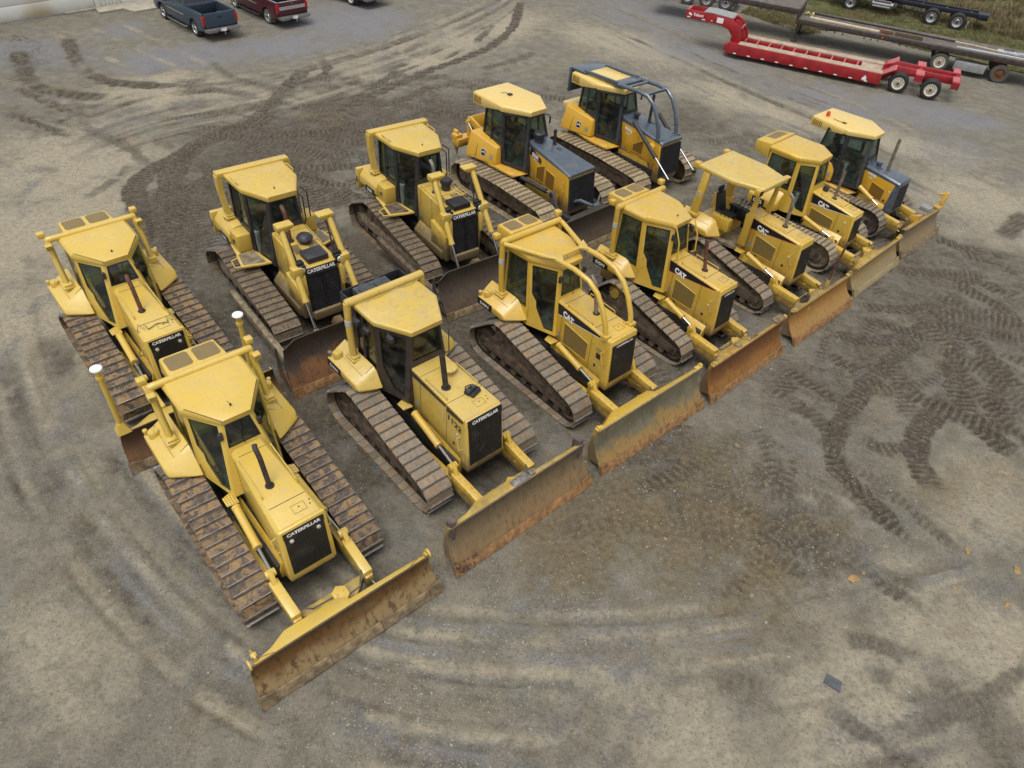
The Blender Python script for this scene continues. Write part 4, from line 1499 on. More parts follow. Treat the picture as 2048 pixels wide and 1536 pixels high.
def ram(root, p0, p1, r, cm, frac=.62, name='lift_cylinder', rod=None):
    """Hydraulic ram from p0 (barrel) to p1 (rod eye)."""
    p0, p1 = Vector(p0), Vector(p1)
    m = p0.lerp(p1, frac)
    b = MB()
    b.cyl(p0, m, r, 14)
    d = (p1 - p0).normalized()
    b.cyl(m - d * .05, m + d * .02, r * 1.12, 14)
    b.cyl(p0 - d * .02, p0 + d * .05, r * 1.1, 14)
    c = b.build(name, cm, root)
    q = MB()
    q.cyl(m, p1, r * .44, 10)
    q.build('piston_rod', M['chrome'], c)
    q = MB()
    q.cyl(p1 - Vector((0, .07, 0)), p1 + Vector((0, .07, 0)), r * .95, 12)
    q.build('rod_eye', cm, c)
    return c


def rops(root, s):
    """Roll-over bar behind the cab on two posts."""
    o = s['rops']
    xb, yb, zb, xt, yt, zt, r = o['xb'], o['yb'], o['zb'], o['xt'], o['yt'], o['zt'], o.get('r', .10)
    b = MB()
    if o.get('kind') == 'square':
        b.box(xt - .13, xt + .14, -yt - .03, yt + .03, zt - .16, zt)
    else:
        b.tube([(xt, -yt, zt - r), (xt, yt, zt - r)], r, 14)
        for sd in (-1, 1):
            b.lathe([(0, -.02), (r * .7, -.02), (r * 1.04, .03), (r * 1.04, .16), (0, .16)] if sd < 0 else [(0, -.16), (r * 1.04, -.16), (r * 1.04, -.03), (r * .7, .02), (0, .02)], (xt, sd * yt, zt - r), 'y', 14)
    bar = b.build('rollover_bar', s['rops_mat'], root, 0.02 if o.get('kind') == 'square' else 0)
    for sd in (-1, 1):
        q = MB()
        if o.get('kind') == 'square':
            q.hull([(xt + dx, sd * (yt - .02) + dy, zt - .10) for dx in (-.12, .13) for dy in (-.075, .075)] + [(xt + .05 + dx, sd * (yt - .01) + dy, zt - .55) for dx in (-.11, .11) for dy in (-.07, .07)])
            q.hull([(xt + .05 + dx, sd * (yt - .01) + dy, zt - .55) for dx in (-.11, .11) for dy in (-.07, .07)] + [(xb + dx, sd * yb + dy, zb) for dx in (-.12, .12) for dy in (-.075, .075)])
        else:
            q.tube([(xb, sd * yb, zb - .02), (xb + (xt - xb) * .5, sd * (yb + yt) / 2, (zb + zt - r) / 2), (xt, sd * (yt - .03), zt - r)], r * .92, 12)
        p = q.build('rollover_post', s['rops_mat'], root)
        q = MB()
        q.box(xb - .19, xb + .17, sd * yb - .13, sd * yb + .13, zb - .05, zb + .015)
        q.box(xb - .16, xb + .14, sd * yb - .10, sd * yb + .10, zb + .015, zb + .075)
        q.build('post_foot', s['rops_mat'], p, .012)
        if o.get('sticker'):
            q = MB()
            f = .62
            cx, cy, cz = xb + (xt - xb) * f, sd * (yb + (yt - yb) * f), zb + (zt - zb) * f
            if o.get('kind') == 'square':
                continue
            q.cyl((cx, cy, cz - .07), (cx + .02 * (xt - xb), cy, cz + .07), r * .935, 12)
            q.build('sticker', M['soot'], p)
    for (dx, dy, dz, face) in o.get('lights', []):
        for sd in (-1, 1):
            q = MB()
            q.box(-.08, .08, -.085, .085, -.075, .065)
            q.v = [(a + xt + dx, b_ + sd * (yt + dy), c + zt + dz) for a, b_, c in q.v]
            lt = q.build('work_light', s['rops_mat'], root, .015)
            q = MB()
            fx_ = xt + dx + face * .082
            q.box(min(fx_, fx_ + face * .006), max(fx_, fx_ + face * .006), sd * (yt + dy) - .07, sd * (yt + dy) + .07, zt + dz - .065, zt + dz + .045)
            q.build('lamp_lens', M['void'], lt)
            q = MB()
            for k in range(4):
                zz = zt + dz - .05 + k * .033
                q.box(fx_ + face * .0062, fx_ + face * .016, sd * (yt + dy) - .072, sd * (yt + dy) + .072, zz - .005, zz + .005)
            q.build('lamp_guard', s['rops_mat'], lt)


def fender_slant(root, s):
    f = s['fender']
    x0, x1, xi, yo, yi, zo, zi, zb = f
    pm = s['paint']
    for sd in (-1, 1):
        b = MB()
        b.hull([(x0, sd * yo, zo + .06), (x0 - .1, sd * yi, zi - .02), (x0, sd * yo, zb + .05), (x0 - .1, sd * yi, zb - .05),
                (x1 - .10, sd * (yo + .01), zo + .03), (x1 - .14, sd * yi, zi), (x1 + .03, sd * (yo - .01), zb + .08), (x1 - .12, sd * (yo + .01), zb + .02), (xi, sd * yi, zb + .02), (x1, sd * (yo - .06), zb), (x1 - .02, sd * yi, zi - .06)])
        p = b.build('fender', pm, root, .075, 4)
        q = MB()
        q.bar((x1 - .11, sd * (yo - .07), zo + .055), (x1 - .145, sd * yi, zi + .002), .010, .010)
        for t in (.42,):
            q.bar((x0 - .04, sd * (yo + (yi - yo) * t), zo + .06 + (zi - zo - .06) * t + .002), (x1 - .13, sd * (yo + (yi - yo) * t), zo + .03 + (zi - zo - .03) * t + .002), .008, .010)
        q.build('panel_seam', M['void'], p)
        q = MB()
        cx, cy = x0 + .22, sd * (yo - .18)
        cz = zo + .11
        q.lathe([(0, 0), (.115, 0), (.115, .13), (.10, .16), (0, .16)], (cx, cy, cz), 'z', 16)
        q.box(cx - .09, cx + .09, cy - .012, cy + .012, cz + .16, cz + .18)
        q.build('fuel_cap', pm, p)
        q = MB()
        q.lathe([(0, 0), (.035, 0), (.035, .10), (.05, .11), (.05, .17), (0, .18)], (x0 + .04, sd * (yo - .06), zo + .05), 'z', 10)
        q.build('breather', s.get('breather_mat', pm), p)
        q = MB()
        for k in range(2):
            q.cyl((x1 - .2 - .05 * k, sd * (yo - .1 - .05 * k), zo + .02), (x1 - .2 - .05 * k, sd * (yo - .1 - .05 * k), zo + .055), .014, 6)
        q.build('latch', M['void'], p)
        if f is not None and s.get('plate'):
            q = MB()
            q.box(x0 - .13, x0 - .02, sd * yo - .012 * sd, sd * (yo + .012), zb + .08, zb + .30)
            xa, xb = x0 + .02, x0 + .62
            q = MB()
            yy = sd * (yo + .012)
            q.hull([(x, yy + d * sd, z) for x in (xa, xb) for z in (zb + .02, zb + .22) for d in (-.03, .003)])
            q.build('name_plate', M['decal'], p)
            if sd < 0:
                lettering(s['plate'], p, M['white'], (xa + .12, yy - .003, zb + .07), (1, 0, 0), (0, 0, 1), .36, .10, bold=.03)


def arms_vpat(root, s):
    """C-frame under the nose, its lift rams beside the hood and the angle rams in front."""
    bx = s['blade'][0]
    pm = s.get('arm_paint', M['arm'])
    ya = s.get('arm_y', .80)
    xe = bx - .78
    b = MB()
    for sd in (-1, 1):
        b.hull([(.2, sd * ya + dy, z) for dy in (-.07, .07) for z in (.42, .66)] + [(xe, sd * (ya - .02) + dy, z) for dy in (-.085, .085) for z in (.40, .72)])
    b.hull([(xe - .25, y, z) for y in (-ya, ya) for z in (.34, .56)] + [(xe + .30, y, z) for y in (-.22, .22) for z in (.34, .60)])
    fr = b.build('push_frame', s.get('arm_mat', pm), root, .02)
    for sd in (-1, 1):
        q = MB()
        q.hull([(xe - .95, sd * ya + dy, z) for dy in (-.10, .10) for z in (.66, .93)] + [(xe - .05, sd * (ya - .02) + dy, z) for dy in (-.10, .10) for z in (.62, .84)])
        q.build('arm_cover', pm, fr, .02)
        ram(root, (xe - .55, sd * (ya - .05), .60), (bx - .42, sd * (ya + .06), .50), .062, pm, .52, 'angle_cylinder')
        # upright on the frame and the lift ram
        q = MB()
        q.hull([(xe - 1.12, sd * ya + dy, .60) for dy in (-.05, .05)] + [(xe - .66, sd * ya + dy, .62) for dy in (-.05, .05)] + [(xe - 1.10, sd * ya + dy, 1.10) for dy in (-.05, .05)] + [(xe - .96, sd * ya + dy, 1.18) for dy in (-.05, .05)])
        q.cyl((xe - 1.02, sd * (ya - .09), 1.06), (xe - 1.02, sd * (ya + .09), 1.06), .085, 14)
        q.build('lift_bracket', pm, fr, .01)
        ram(root, (s.get('ram_x', .42), sd * (ya - .13), s.get('ram_z', 1.26)), (xe - 1.02, sd * (ya - .04), 1.06), .085, pm, .62)
    if s.get('tilt', True):
        q = MB()
        q.hull([(xe + .06 + .2 * math.cos(a), .10 + .17 * math.sin(a), z) for a in (0, 1.05, 2.1, 3.14, 4.2, 5.2) for z in (.60, .86)])
        for a in (0.3, 2.3, 4.4):
            q.cyl((xe + .08 + .08 * math.cos(a), .10 + .08 * math.sin(a), .86), (xe + .08 + .08 * math.cos(a), .10 + .08 * math.sin(a), .885), .025, 8)
        q.build('tilt_head', pm, fr, .025)
        q = MB()
        q.cyl((xe + .05, .02, .74), (bx - .50, -by_t(s), .70), .055, 12)
        q.cyl((bx - .56, -by_t(s) + .10, .70), (bx - .44, -by_t(s) - .06, .70), .08, 12)
        q.build('tilt_cylinder', pm, fr)
        q = MB()
        q.tube([(xe - .2, -ya + .1, .80), (xe - .05, -.45, .72), (xe + .02, -.05, .80)], .018, 7)
        q.tube([(xe + .15, .22, .80), (xe + .1, .5, .76), (xe - .15, ya - .12, .86)], .018, 7)
        q.build('hose', M['oldrubber'], fr)


def by_t(s):
    return s['blade'][1] * .36


def hull_body(root, s):
    """Main frame, belly and rear case between the tracks."""
    b = MB()
    yi = s['hw'] - s['sw']
    yi = min(yi - .03, .62)
    x0 = s['body'][0]
    b.box(x0, s['hood']['x1'] - .15, -yi, yi, .42, .98)
    b.build('main_frame', M['void'], root, .03)
    for sd in (-1, 1):
        b = MB()
        xa, xb = s['hood']['x0'] + .15, s['hood']['x1'] - .12
        yo = min(s.get('guard_y', .58), s['hw'] - s['sw'] - .05)
        b.hull([(x, sd * y, z) for x in (xa, xb) for y, z in ((s['hood']['y1'] - .04, 1.16), (s['hood']['y1'] - .04, .60), (yo, .88), (yo, .60))])
        b.build('side_guard', s.get('guard_mat', M['arm']), root, .02)
    b = MB()
    b.hull([(x0, sy * .80, z) for sy in (-1, 1) for z in (.95, 1.35)] + [(x0 + .15, sy * .80, s['body'][2]) for sy in (-1, 1)] + [(s['body'][1], sy * .80, z) for sy in (-1, 1) for z in (.95, s['body'][2])])
    b.build('rear_case', s.get('case_mat', s['paint']), root, .04)


def swoosh(root, hood, s, txt=True):
    """Black wedge decal along the top of each hood side with its white letters and a red line."""
    h = s['hood']
    xa, xb = h['x0'] + .10, h['x1'] - .16
    for sd in (-1, 1):
        y = lambda x: sd * (side_y(s, x) + .004)
        z = lambda x: hood_z(s, x) - h.get('cham', .07) - .015
        q = MB()
        n = 10
        top = [(xa + (xb - xa) * k / n) for k in range(n + 1)]
        up = [(x, y(x), z(x)) for x in top]
        lo = [(x, y(x), z(x) - .34 * max(0.0, 1 - (x - xa) / (xb - xa)) ** .9 - .012) for x in top]
        for k in range(n):
            q.add([up[k], up[k + 1], lo[k + 1], lo[k]], [(0, 1, 2, 3)])
        q.build('side_decal', M['decal'], hood, smooth=False)
        q = MB()
        for k in range(n):
            a, b_ = Vector(lo[k]), Vector(lo[k + 1])
            q.add([a, b_, b_ - Vector((0, 0, .016)), a - Vector((0, 0, .016))], [(0, 1, 2, 3)])
        q.build('decal_line', M['redline'] if s.get('red_line') else M['white'], hood, smooth=False)
        if txt:
            xs = xa + .30
            if sd < 0:
                lettering('CAT', hood, M['white'], (xs, y(xs) - .003, z(xs) - .27), (1, -(side_y(s, xs + 1) - side_y(s, xs)), -.16), (0, 0, 1), .42, .19, bold=.06)
            else:
                lettering('CAT', hood, M['white'], (xs + .42, y(xs + .42) + .003, z(xs) - .31), (-1, -(side_y(s, xs + 1) - side_y(s, xs)), .16), (0, 0, 1), .42, .19, bold=.06)
            q = MB()
            t0 = xs + .23
            q.add([(t0 - .085, (y(t0) + sd * .001), z(xs) - .32), (t0 + .085, (y(t0) + sd * .001), z(xs) - .34), (t0, (y(t0) + sd * .001), z(xs) - .20)], [(0, 1, 2)])
            q.build('emblem', M['brass'], hood, smooth=False)


def ac_box(root, s, x0, x1, yh, z1, z0):
    b = MB()
    b.hull([(x0, sy * yh * .94, z) for sy in (-1, 1) for z in (z0 + .06, z1 - .07)] + [(x1, sy * yh, z) for sy in (-1, 1) for z in (z0, z1)] + [(x0 + .1, sy * yh, z0) for sy in (-1, 1)] + [(x0 + .06, sy * yh * .92, z1 - .01) for sy in (-1, 1)])
    a = b.build('cooler_box', s['rops_mat'], root, .04, 3)
    for sd in (-1, 1):
        q = MB()
        c = .05
        xa, xb, ya, yb = x0 + .13, x1 - .10, sd * .05, sd * (yh - .09)
        q.prism([(xa + c, ya), (xb - c, ya), (xb, ya + sd * c), (xb, yb - sd * c), (xb - c, yb), (xa + c, yb), (xa, yb - sd * c), (xa, ya + sd * c)], 'z', z1 - .03, z1 + .004)
        q.build('cooler_screen', M['vent2'], a)


def wiper(cb, p0, p1, p2):
    q = MB()
    q.tube([p0, p1], .009, 5)
    q.tube([p1, p2], .007, 5)
    q.build('wiper', M['black'], cb)


def mirror_arm(root, p, mat=None, sz=(.05, .10, .20)):
    q = MB()
    q.box(p[0] - sz[0], p[0] + sz[0], p[1] - sz[1] / 2, p[1] + sz[1] / 2, p[2] - sz[2] / 2, p[2] + sz[2] / 2)
    return q.build('mirror', mat or M['dark'], root, .015)


M['vent2'] = mesh_screen('cooler_mesh', (0.40, 0.29, 0.10), (0.14, 0.10, 0.05), 11.0, 'XY')


def base_spec(**kw):
    s = dict(paint=M['warm'], rops_mat=M['warm'], shoe=M['shoe_grey'], drive='high', pitch=.245, body=(-2.15, -1.55, 1.80))
    s.update(kw)
    if s['drive'] == 'high':
        sx, sz, sr = s['sprocket']
        (rx, rz, rr), (fx, fz, fr) = s['ground_wheels']
        s['wheels'] = [(sx, sz, sr), (rx, rz, rr), (fx, fz, fr)]
        s['idlers'] = [(rx, rz, rr), (fx, fz, fr)]
    else:
        (rx, rz, rr), (fx, fz, fr) = s['ground_wheels']
        s['sprocket'] = (rx, rz, rr)
        s['wheels'] = [(rx, rz, rr), (fx, fz, fr)] + s.get('carrier', [])
        s['idlers'] = [(fx, fz, fr)]
    return s


GRP = 'bulldozers parked in two rows'


def start(label, pose, s):
    root = thing('bulldozer', label, 'bulldozer', (pose[0], pose[1], 0), R(pose[2]), GRP)
    for side in (-1, 1):
        make_track(root, s, side)
    hull_body(root, s)
    return root


def step_plate(root, s, x, y, z, mat=None):
    z = z - .05
    y = y - .05
    for sd in (-1, 1):
        q = MB()
        q.hull([(x - .22, sd * (y - .13), z), (x + .15, sd * (y - .13), z), (x + .12, sd * (y + .12), z), (x - .14, sd * (y + .12), z),
                (x - .22, sd * (y - .13), z - .03), (x + .15, sd * (y - .13), z - .03), (x + .12, sd * (y + .12), z - .03), (x - .14, sd * (y + .12), z - .03)])
        p = q.build('step', mat or s['paint'], root, .01)
        q = MB()
        for i in range(5):
            for j in range(4):
                q.cyl((x - .13 + .06 * i, sd * (y - .09 + .055 * j), z), (x - .13 + .06 * i, sd * (y - .09 + .055 * j), z + .003), .013, 6)
        q.build('step_holes', M['void'], p, kind='stuff')


# --- sleek-cabbed crawler with slanted doors (two alike, then smaller sisters)
def sleek(label, pose, s):
    root = start(label, pose, s)
    cb, rf = cab_block(root, s)
    hood = make_hood(root, s)
    exhaust(root, s)
    rops(root, s)
    fender_slant(root, s)
    arms_vpat(root, s)
    make_blade(root, s)
    step_plate(root, s, s.get('step_x', .22), s.get('step_y', .70), s.get('step_z', 1.14))
    if s.get('ac'):
        ac_box(root, s, *s['ac'])
    if s.get('swoosh'):
        swoosh(root, hood, s)
    c = s['cab']
    xp, yp = c['peak']
    zw = c.get('zw', 2.3)
    wiper(cb, (xp + .22, -.02, zw + .05), (xp + .12, .05, zw + .30), (xp + .07, .11, zw + .52))
    for sd in (-1, 1):
        wiper(cb, (xp - .42, sd * (yp + .38), 1.75), (xp - .36, sd * (yp + .34), 2.1), (xp - .34, sd * (yp + .30), 2.45))
        mirror_arm(root, (xp + .10, sd * (yp + .10), c['z'] - .42), M['dark'], (.04, .09, .18))
    # small parts on the roof
    q = MB()
    q.cyl((xp - .22, .02, c['z'] - .03), (xp - .22, .02, c['z'] + .015), .022, 8)
    if s.get('aerial'):
        q.tube([(xp - .22, .02, c['z'] + .01), (xp - .10, -.06, c['z'] + .22)], .006, 5)
    q.build('aerial', M['dark'], rf)
    return root, cb, rf, hood


def blade_eyes(blade, s, bx, by, tx_, ty, tz, d0, zt):
    for sd in (-1, 1):
        q = MB()
        q.lathe([(0, -.018), (.10, -.018), (.10, .018), (0, .018)], (d0 - .05, sd * (by - .10), zt + .0), 'y', 14)
        q.build('lifting_eye', s['blade_paint'], blade)
    q = MB()
    q.prism([(d0 - .42, zt - .30), (d0 - .06, zt - .02), (d0 - .06, zt + .10), (d0 - .18, zt + .10), (d0 - .40, zt - .14)], 'y', -by + .22, -by + .26)
    q.cyl((d0 - .16, -by + .19, zt + .04), (d0 - .16, -by + .29, zt + .04), .05, 10)
    q.build('lug', s['blade_paint'], blade, .006)
    q = MB()
    for sd in (-1, 1):
        q.bar((d0 - .01, sd * (by - .55), zt + .006), (d0 - .11, sd * (by - .28), zt - .03), .010, .008)
    q.build('weld_seam', M['edge'], blade)


def coil(parent, p0, p1, turns, r):
    q = MB()
    p0, p1 = Vector(p0), Vector(p1)
    d = p1 - p0
    pts = []
    n = turns * 8
    for k in range(n + 1):
        a = 2 * math.pi * k / 8
        f = k / n
        pts.append(p0 + d * f + Vector((r * math.cos(a) * .4, r * math.sin(a), r * math.cos(a) - .35 * math.sin(math.pi * f))))
    q.tube(pts, .009, 4)
    q.build('coiled_cable', M['hose'], parent)


def d6n(label, pose, extra):
    s = base_spec(
        hw=1.56, sw=.70, sprocket=(-1.00, .94, .37), ground_wheels=((-1.75, .44, .38), (1.98, .44, .36)),
        paint=M['pale'], rops_mat=M['pale'], shoe=M['shoe_rust'], blade_paint=M['pale'], arm_paint=M['pale'],
        cab=dict(rear=(-1.80, .82), kink=(-1.02, .80), peak=(-.33, .31), z=3.07, zb=1.30, zs=1.62, zw=2.30, style='slant', mat=M['pale'], roof_mat=M['pale'],
                 bottom_kink=(-.78, .86), bottom_peak=(.20, .58), roof_rear=-2.0, seam=True, over=.04, crown=.07, roof_slope=.05),
        hood=dict(x0=-.08, x1=2.18, y0=.36, y1=.50, z0=2.33, z1=2.14, zl=.84, xg=2.34, cham=.09, seams=[.16, 1.62],
                  grille=dict(y=.41, z0=.92, z1=1.93, text='CATERPILLAR', th=.085, band=True, lamps=True), rails=(.25, 1.35), grab_z=1.80),
        exhaust=dict(x=1.12, y=-.10, top=3.02, mat=M['darkpipe'] if extra == 'front' else M['rustpipe'], bend=True, lean=-.22),
        rops=dict(xb=-1.50, yb=1.09, zb=1.95, xt=-1.95, yt=1.10, zt=3.15, r=.082,
                  lights=[(.20, .02, -.17, 1), (-.18, .05, .0, -1)]),
        fender=(-2.25, -.98, -.60, 1.48, .86, 1.60, 1.98, 1.39),
        blade=(3.93, 2.00, 3.66, 1.88, 1.02), blade_mat=M['bl_rust'] if extra == 'front' else M['bl_brown'], blade_extra=blade_eyes if extra == 'front' else None,
        ac=(-2.80, -2.08, .64, 3.06, 2.70), step_x=.20, step_y=.74, step_z=1.34, aerial=(extra == 'front'), hump=(-.56, .0, .42))
    root, cb, rf, hood = sleek(label, pose, s)
    return root, s


# front row, nearest the camera
d6n('pale yellow crawler nearest the camera with wide rust streaked blade and curved black exhaust', (-5.24, 9.51, -46.7), 'front')


def masts(root, s):
    bl = [c for c in root.children if c.name.startswith('blade')][0]
    bx, by, tx_, ty, tz = s['blade']
    for sd in (-1, 1):
        q = MB()
        x, y = tx_ - .12, (-(by - .22) if sd < 0 else by - .62)
        q.cyl((x, y, tz - .02), (x - .02, y, tz + 1.80), .062, 10)
        q.hull([(x + a * .15, y + b_ * .15, tz) for a in (-1, 1) for b_ in (-1, 1)] + [(x + a * .06, y + b_ * .06, tz + .26) for a in (-1, 1) for b_ in (-1, 1)])
        q.cyl((x - .02, y, tz + 1.58), (x - .02, y, tz + 1.65), .085, 12)
        m = q.build('mast', M['pale'], bl)
        q = MB()
        q.lathe([(0, 0), (.05, 0), (.06, .05), (.12, .06), (.13, .09), (.12, .11), (0, .12)], (x - .02, y, tz + 1.78), 'z', 20)
        q.build('antenna_disc', M['white'], bl)
        coil(bl, (x - .02, y * .97, tz + 1.25), (s['hood']['x1'] - .2, sd * .55, 1.75), 9, .055)
    q = MB()
    for sd in (-1, 1):
        x = s['hood']['x1'] - .45
        pts = [(x, sd * .42, 1.95), (x + .05, sd * .47, 2.19), (x - .10, sd * .38, 2.26), (x + .12, sd * .33, 2.20), (x - .05, sd * .27, 2.25), (x + .14, sd * .24, 2.19)]
        q.tube(pts, .010, 5)
    q.tube([(x + .14, -.24, 2.185), (x + .05, 0, 2.20), (x + .14, .24, 2.185)], .010, 5)
    q.build('signal_cable', M['hose'], root)


r_, s_ = d6n('pale yellow crawler at the far left, two white topped masts on its blade', (-10.02, 14.55, -45.2), 'masts')
masts(r_, s_)


# second of the front row: flat roofed cab with dark frame, numbered 1122
def posts_extra(blade, s, bx, by, tx_, ty, tz, d0, zt):
    for sd in (-1, 1):
        q = MB()
        x, y = d0 - .10, sd * (by - .20)
        q.tube([(x, y, zt - .35), (x, y, zt + .13)], .105, 12)
        q.lathe([(0, 0), (.09, 0), (.09, .012), (0, .012)], (x, y, zt + .13), 'z', 12)
        q.build('post_socket', M['oily'], blade)
        q = MB()
        q.box(x - .16, x + .09, y - sd * .02 - .02, y - sd * .02 + .02, zt - .5, zt + .02)
        q.build('bracket', M['oily'], blade)
    q = MB()
    q.box(d0 - .20, d0 + .0, -.20, .28, zt - .01, zt + .018)
    q.box(d0 - .16, d0 - .02, .30, .44, zt + .0, zt + .05)
    q.build('patch_plate', M['steel'], blade, .01)
    # earth stuck to the near corner
    q = MB()
    rr = random.Random(5)
    for k in range(130):
        y = -by + .04 + abs(rr.gauss(0, .20))
        z = abs(rr.gauss(.05, .11))
        r = rr.uniform(.025, .06)
        x = bx - .02 - z * .25 + rr.uniform(-.02, .05)
        q.hull([(x + r * rr.uniform(.5, 1) * a, y + r * rr.uniform(.5, 1.2) * b_, z + r * rr.uniform(.5, 1) * c) for a, b_, c in ((1, 0, 0), (-1, 0, 0), (0, 1, 0), (0, -1, 0), (0, 0, 1), (0, 0, -1))])
    q.build('stuck_earth', M['earth'], blade, smooth=False, kind='stuff')


M['oily'] = simple('greasy_mauve_steel', (0.125, 0.095, 0.085), 0.6, 0.2, 0.3, 9)
M['earth'] = simple('dark_stony_earth', (0.085, 0.05, 0.032), 0.9, 0, 0.6, 30)
M['brownframe'] = simple('dark_brown_frame', (0.040, 0.030, 0.027), 0.5, 0, 0.3)


def d6m():
    s = base_spec(
        hw=1.64, sw=.70, sprocket=(-.95, 1.08, .38), ground_wheels=((-1.72, .45, .40), (1.83, .45, .37)),
        paint=M['pale_worn'], rops_mat=M['pale_worn'], shoe=M['shoe_grey'], blade_paint=M['pale_worn'],
        cab=dict(rear=(-1.72, .84), kink=(-.83, .84), peak=(-.03, .40), z=3.46, zb=1.45, zs=1.90, zw=2.52, style='taper', mat=M['brownframe'], roof_mat=M['pale_worn'],
                 bottom_kink=(-.74, .88), bottom_peak=(.10, .62), roof_rear=-1.75, over=.05, crown=.03, roof_t=.13, roof_slope=.0, split=True, fw=.06, glass=M['glass_dark']),
        hood=dict(x0=-.06, x1=2.10, y0=.46, y1=.52, z0=2.42, z1=2.36, zl=.98, xg=2.26, cham=.015, seams=[.38, 1.42],
                  grille=dict(y=.47, z0=1.06, z1=2.18, text='CATERPILLAR', th=.10, band=True, tw=.78), rails=(.55, 1.35), grab_z=1.75),
        exhaust=dict(x=1.00, y=-.20, top=3.28, mat=M['darkpipe'], bend=False, lean=-.16, r=.065),
        rops=dict(xb=-1.55, yb=1.05, zb=2.0, xt=-1.66, yt=1.06, zt=3.61, r=.098, kind='round', sticker=True),
        fender=(-2.15, -.80, -.56, 1.46, .88, 1.74, 2.06, 1.56), breather_mat=M['steel'],
        blade=(3.83, 2.07, 3.52, 1.98, 1.27), blade_mat=M['bl_tan'], edge_mat=M['edge_rust'], blade_extra=posts_extra, hump=(-.52, -.05, .36),
        step_x=.05, step_y=.76, step_z=1.46, plate='D6M', ram_z=1.38, ram_x=.40)
    root = start('worn yellow crawler numbered 1122 with a flat pale roof and muddy blade', (-2.03, 12.53, -45.7), s)
    cb, rf = cab_block(root, s)
    hood = make_hood(root, s)
    exhaust(root, s)
    rops(root, s)
    fender_slant(root, s)
    arms_vpat(root, s)
    make_blade(root, s)
    step_plate(root, s, .05, .76, 1.46)
    # number and dark line along the hood
    for sd in (-1,):
        y = -(side_y(s, 1.75) + .018)
        lettering('1122', hood, M['decal'], (1.50, -(side_y(s, 1.50) + .020), 1.98), (1, -.02, -.14), (0, 0, 1), .50, .16, bold=.02)
    for sd in (-1, 1):
        q = MB()
        for xa, xb in ((.0, 1.40), (1.44, 2.04)):
            q.add([(xa, sd * (side_y(s, xa) + .020), hood_z(s, xa) - .03), (xb, sd * (side_y(s, xb) + .020), hood_z(s, xb) - .03), (xb, sd * (side_y(s, xb) + .020), hood_z(s, xb) - .11), (xa, sd * (side_y(s, xa) + .020), hood_z(s, xa) - .19)], [(0, 1, 2, 3)])
        q.build('side_decal', M['brownframe'], hood, smooth=False)
    q = MB()
    q.lathe([(0, 0), (.10, 0), (.10, .10), (.17, .12), (.20, .15), (.20, .17), (.12, .20), (0, .205)], (.62, .16, hood_z(s, .6) - .01), 'z', 22)
    q.build('air_intake_cap', M['pale_worn'], hood)
    # blackened battery lying on the hood
    # second mirror bracket and front grab frame
    q = MB()
    q.tube([(.02, .42, 3.30), (.22, .46, 3.26), (.24, .46, 2.6), (.10, .46, 2.5)], .014, 6)
    q.build('grab_frame', M['dark'], root)
    # lamps and mirrors hung from the roof
    for (x, y, z) in ((-1.35, -1.02, 3.22), (-.98, -1.0, 3.17), (-.35, -.78, 3.24), (-1.35, 1.02, 3.22), (-.98, 1.0, 3.17)):
        q = MB()
        q.tube([(x - .12, y * .93, z + .05), (x, y, z)], .016, 6)
        q.box(x - .05, x + .16, y - .05, y + .05, z - .07, z + .05)
        q.build('mirror_bracket', M['dark'], root, .012)
    q = MB()
    q.tube([(-1.58, -.9, 3.47), (-1.5, -.3, 3.49), (-1.56, .2, 3.47), (-1.48, .6, 3.50), (-1.6, 1.0, 3.44)], .010, 5)
    q.build('roof_cable', M['brass'], rf)
    # black tray with two fans behind the roof bar
    q = MB()
    zc = 3.20
    x0, x1, yh = -2.55, -1.86, .86
    wall = .03
    q.box(x0, x1, -yh, yh, zc - .42, zc - .36)
    q.hull([(x1 - .22, sy * yh, z) for sy in (-1, 1) for z in (zc - .36, zc + .02)] + [(x1, sy * yh * .9, z) for sy in (-1, 1) for z in (zc - .36, zc + .10)])
    q.box(x0, x0 + wall, -yh, yh, zc - .36, zc + .02)
    q.box(x0, x1, -yh, -yh + wall, zc - .36, zc + .02)
    q.box(x0, x1, yh - wall, yh, zc - .36, zc + .02)
    q.v = [(a, b_ + .14, c_) for a, b_, c_ in q.v]
    tray = q.build('cooler_tray', M['dark'], root, .01)
    q = MB()
    q.box(x0 + .08, x1 - .26, -.42, .52, zc - .30, zc + .03)
    q.build('condenser', M['galv2'], tray, .02)
    for yy in (-.17, .27):
        q = MB()
        q.lathe([(.165, 0), (.19, 0), (.19, .03), (.165, .03)], (x0 + .28, yy, zc + .031), 'z', 20)
        for k in range(6):
            a = k * math.pi / 3
            q.hull([(x0 + .28 + rr * math.cos(a + da), yy + rr * math.sin(a + da), zc + .036 + dz) for rr, da in ((.05, 0), (.16, .1), (.16, .5), (.05, .6)) for dz in (0, .012)])
        q.lathe([(0, 0), (.06, 0), (.06, .03), (0, .035)], (x0 + .28, yy, zc + .035), 'z', 12)
        q.build('fan', M['fan'], tray)
    return root


M['fan'] = simple('fan_blade', (0.10, 0.105, 0.11), 0.25, 0.6, 0.2)
M['galv2'] = simple('dark_condenser_metal', (0.085, 0.095, 0.10), 0.4, 0.3, 0.2)
d6m()


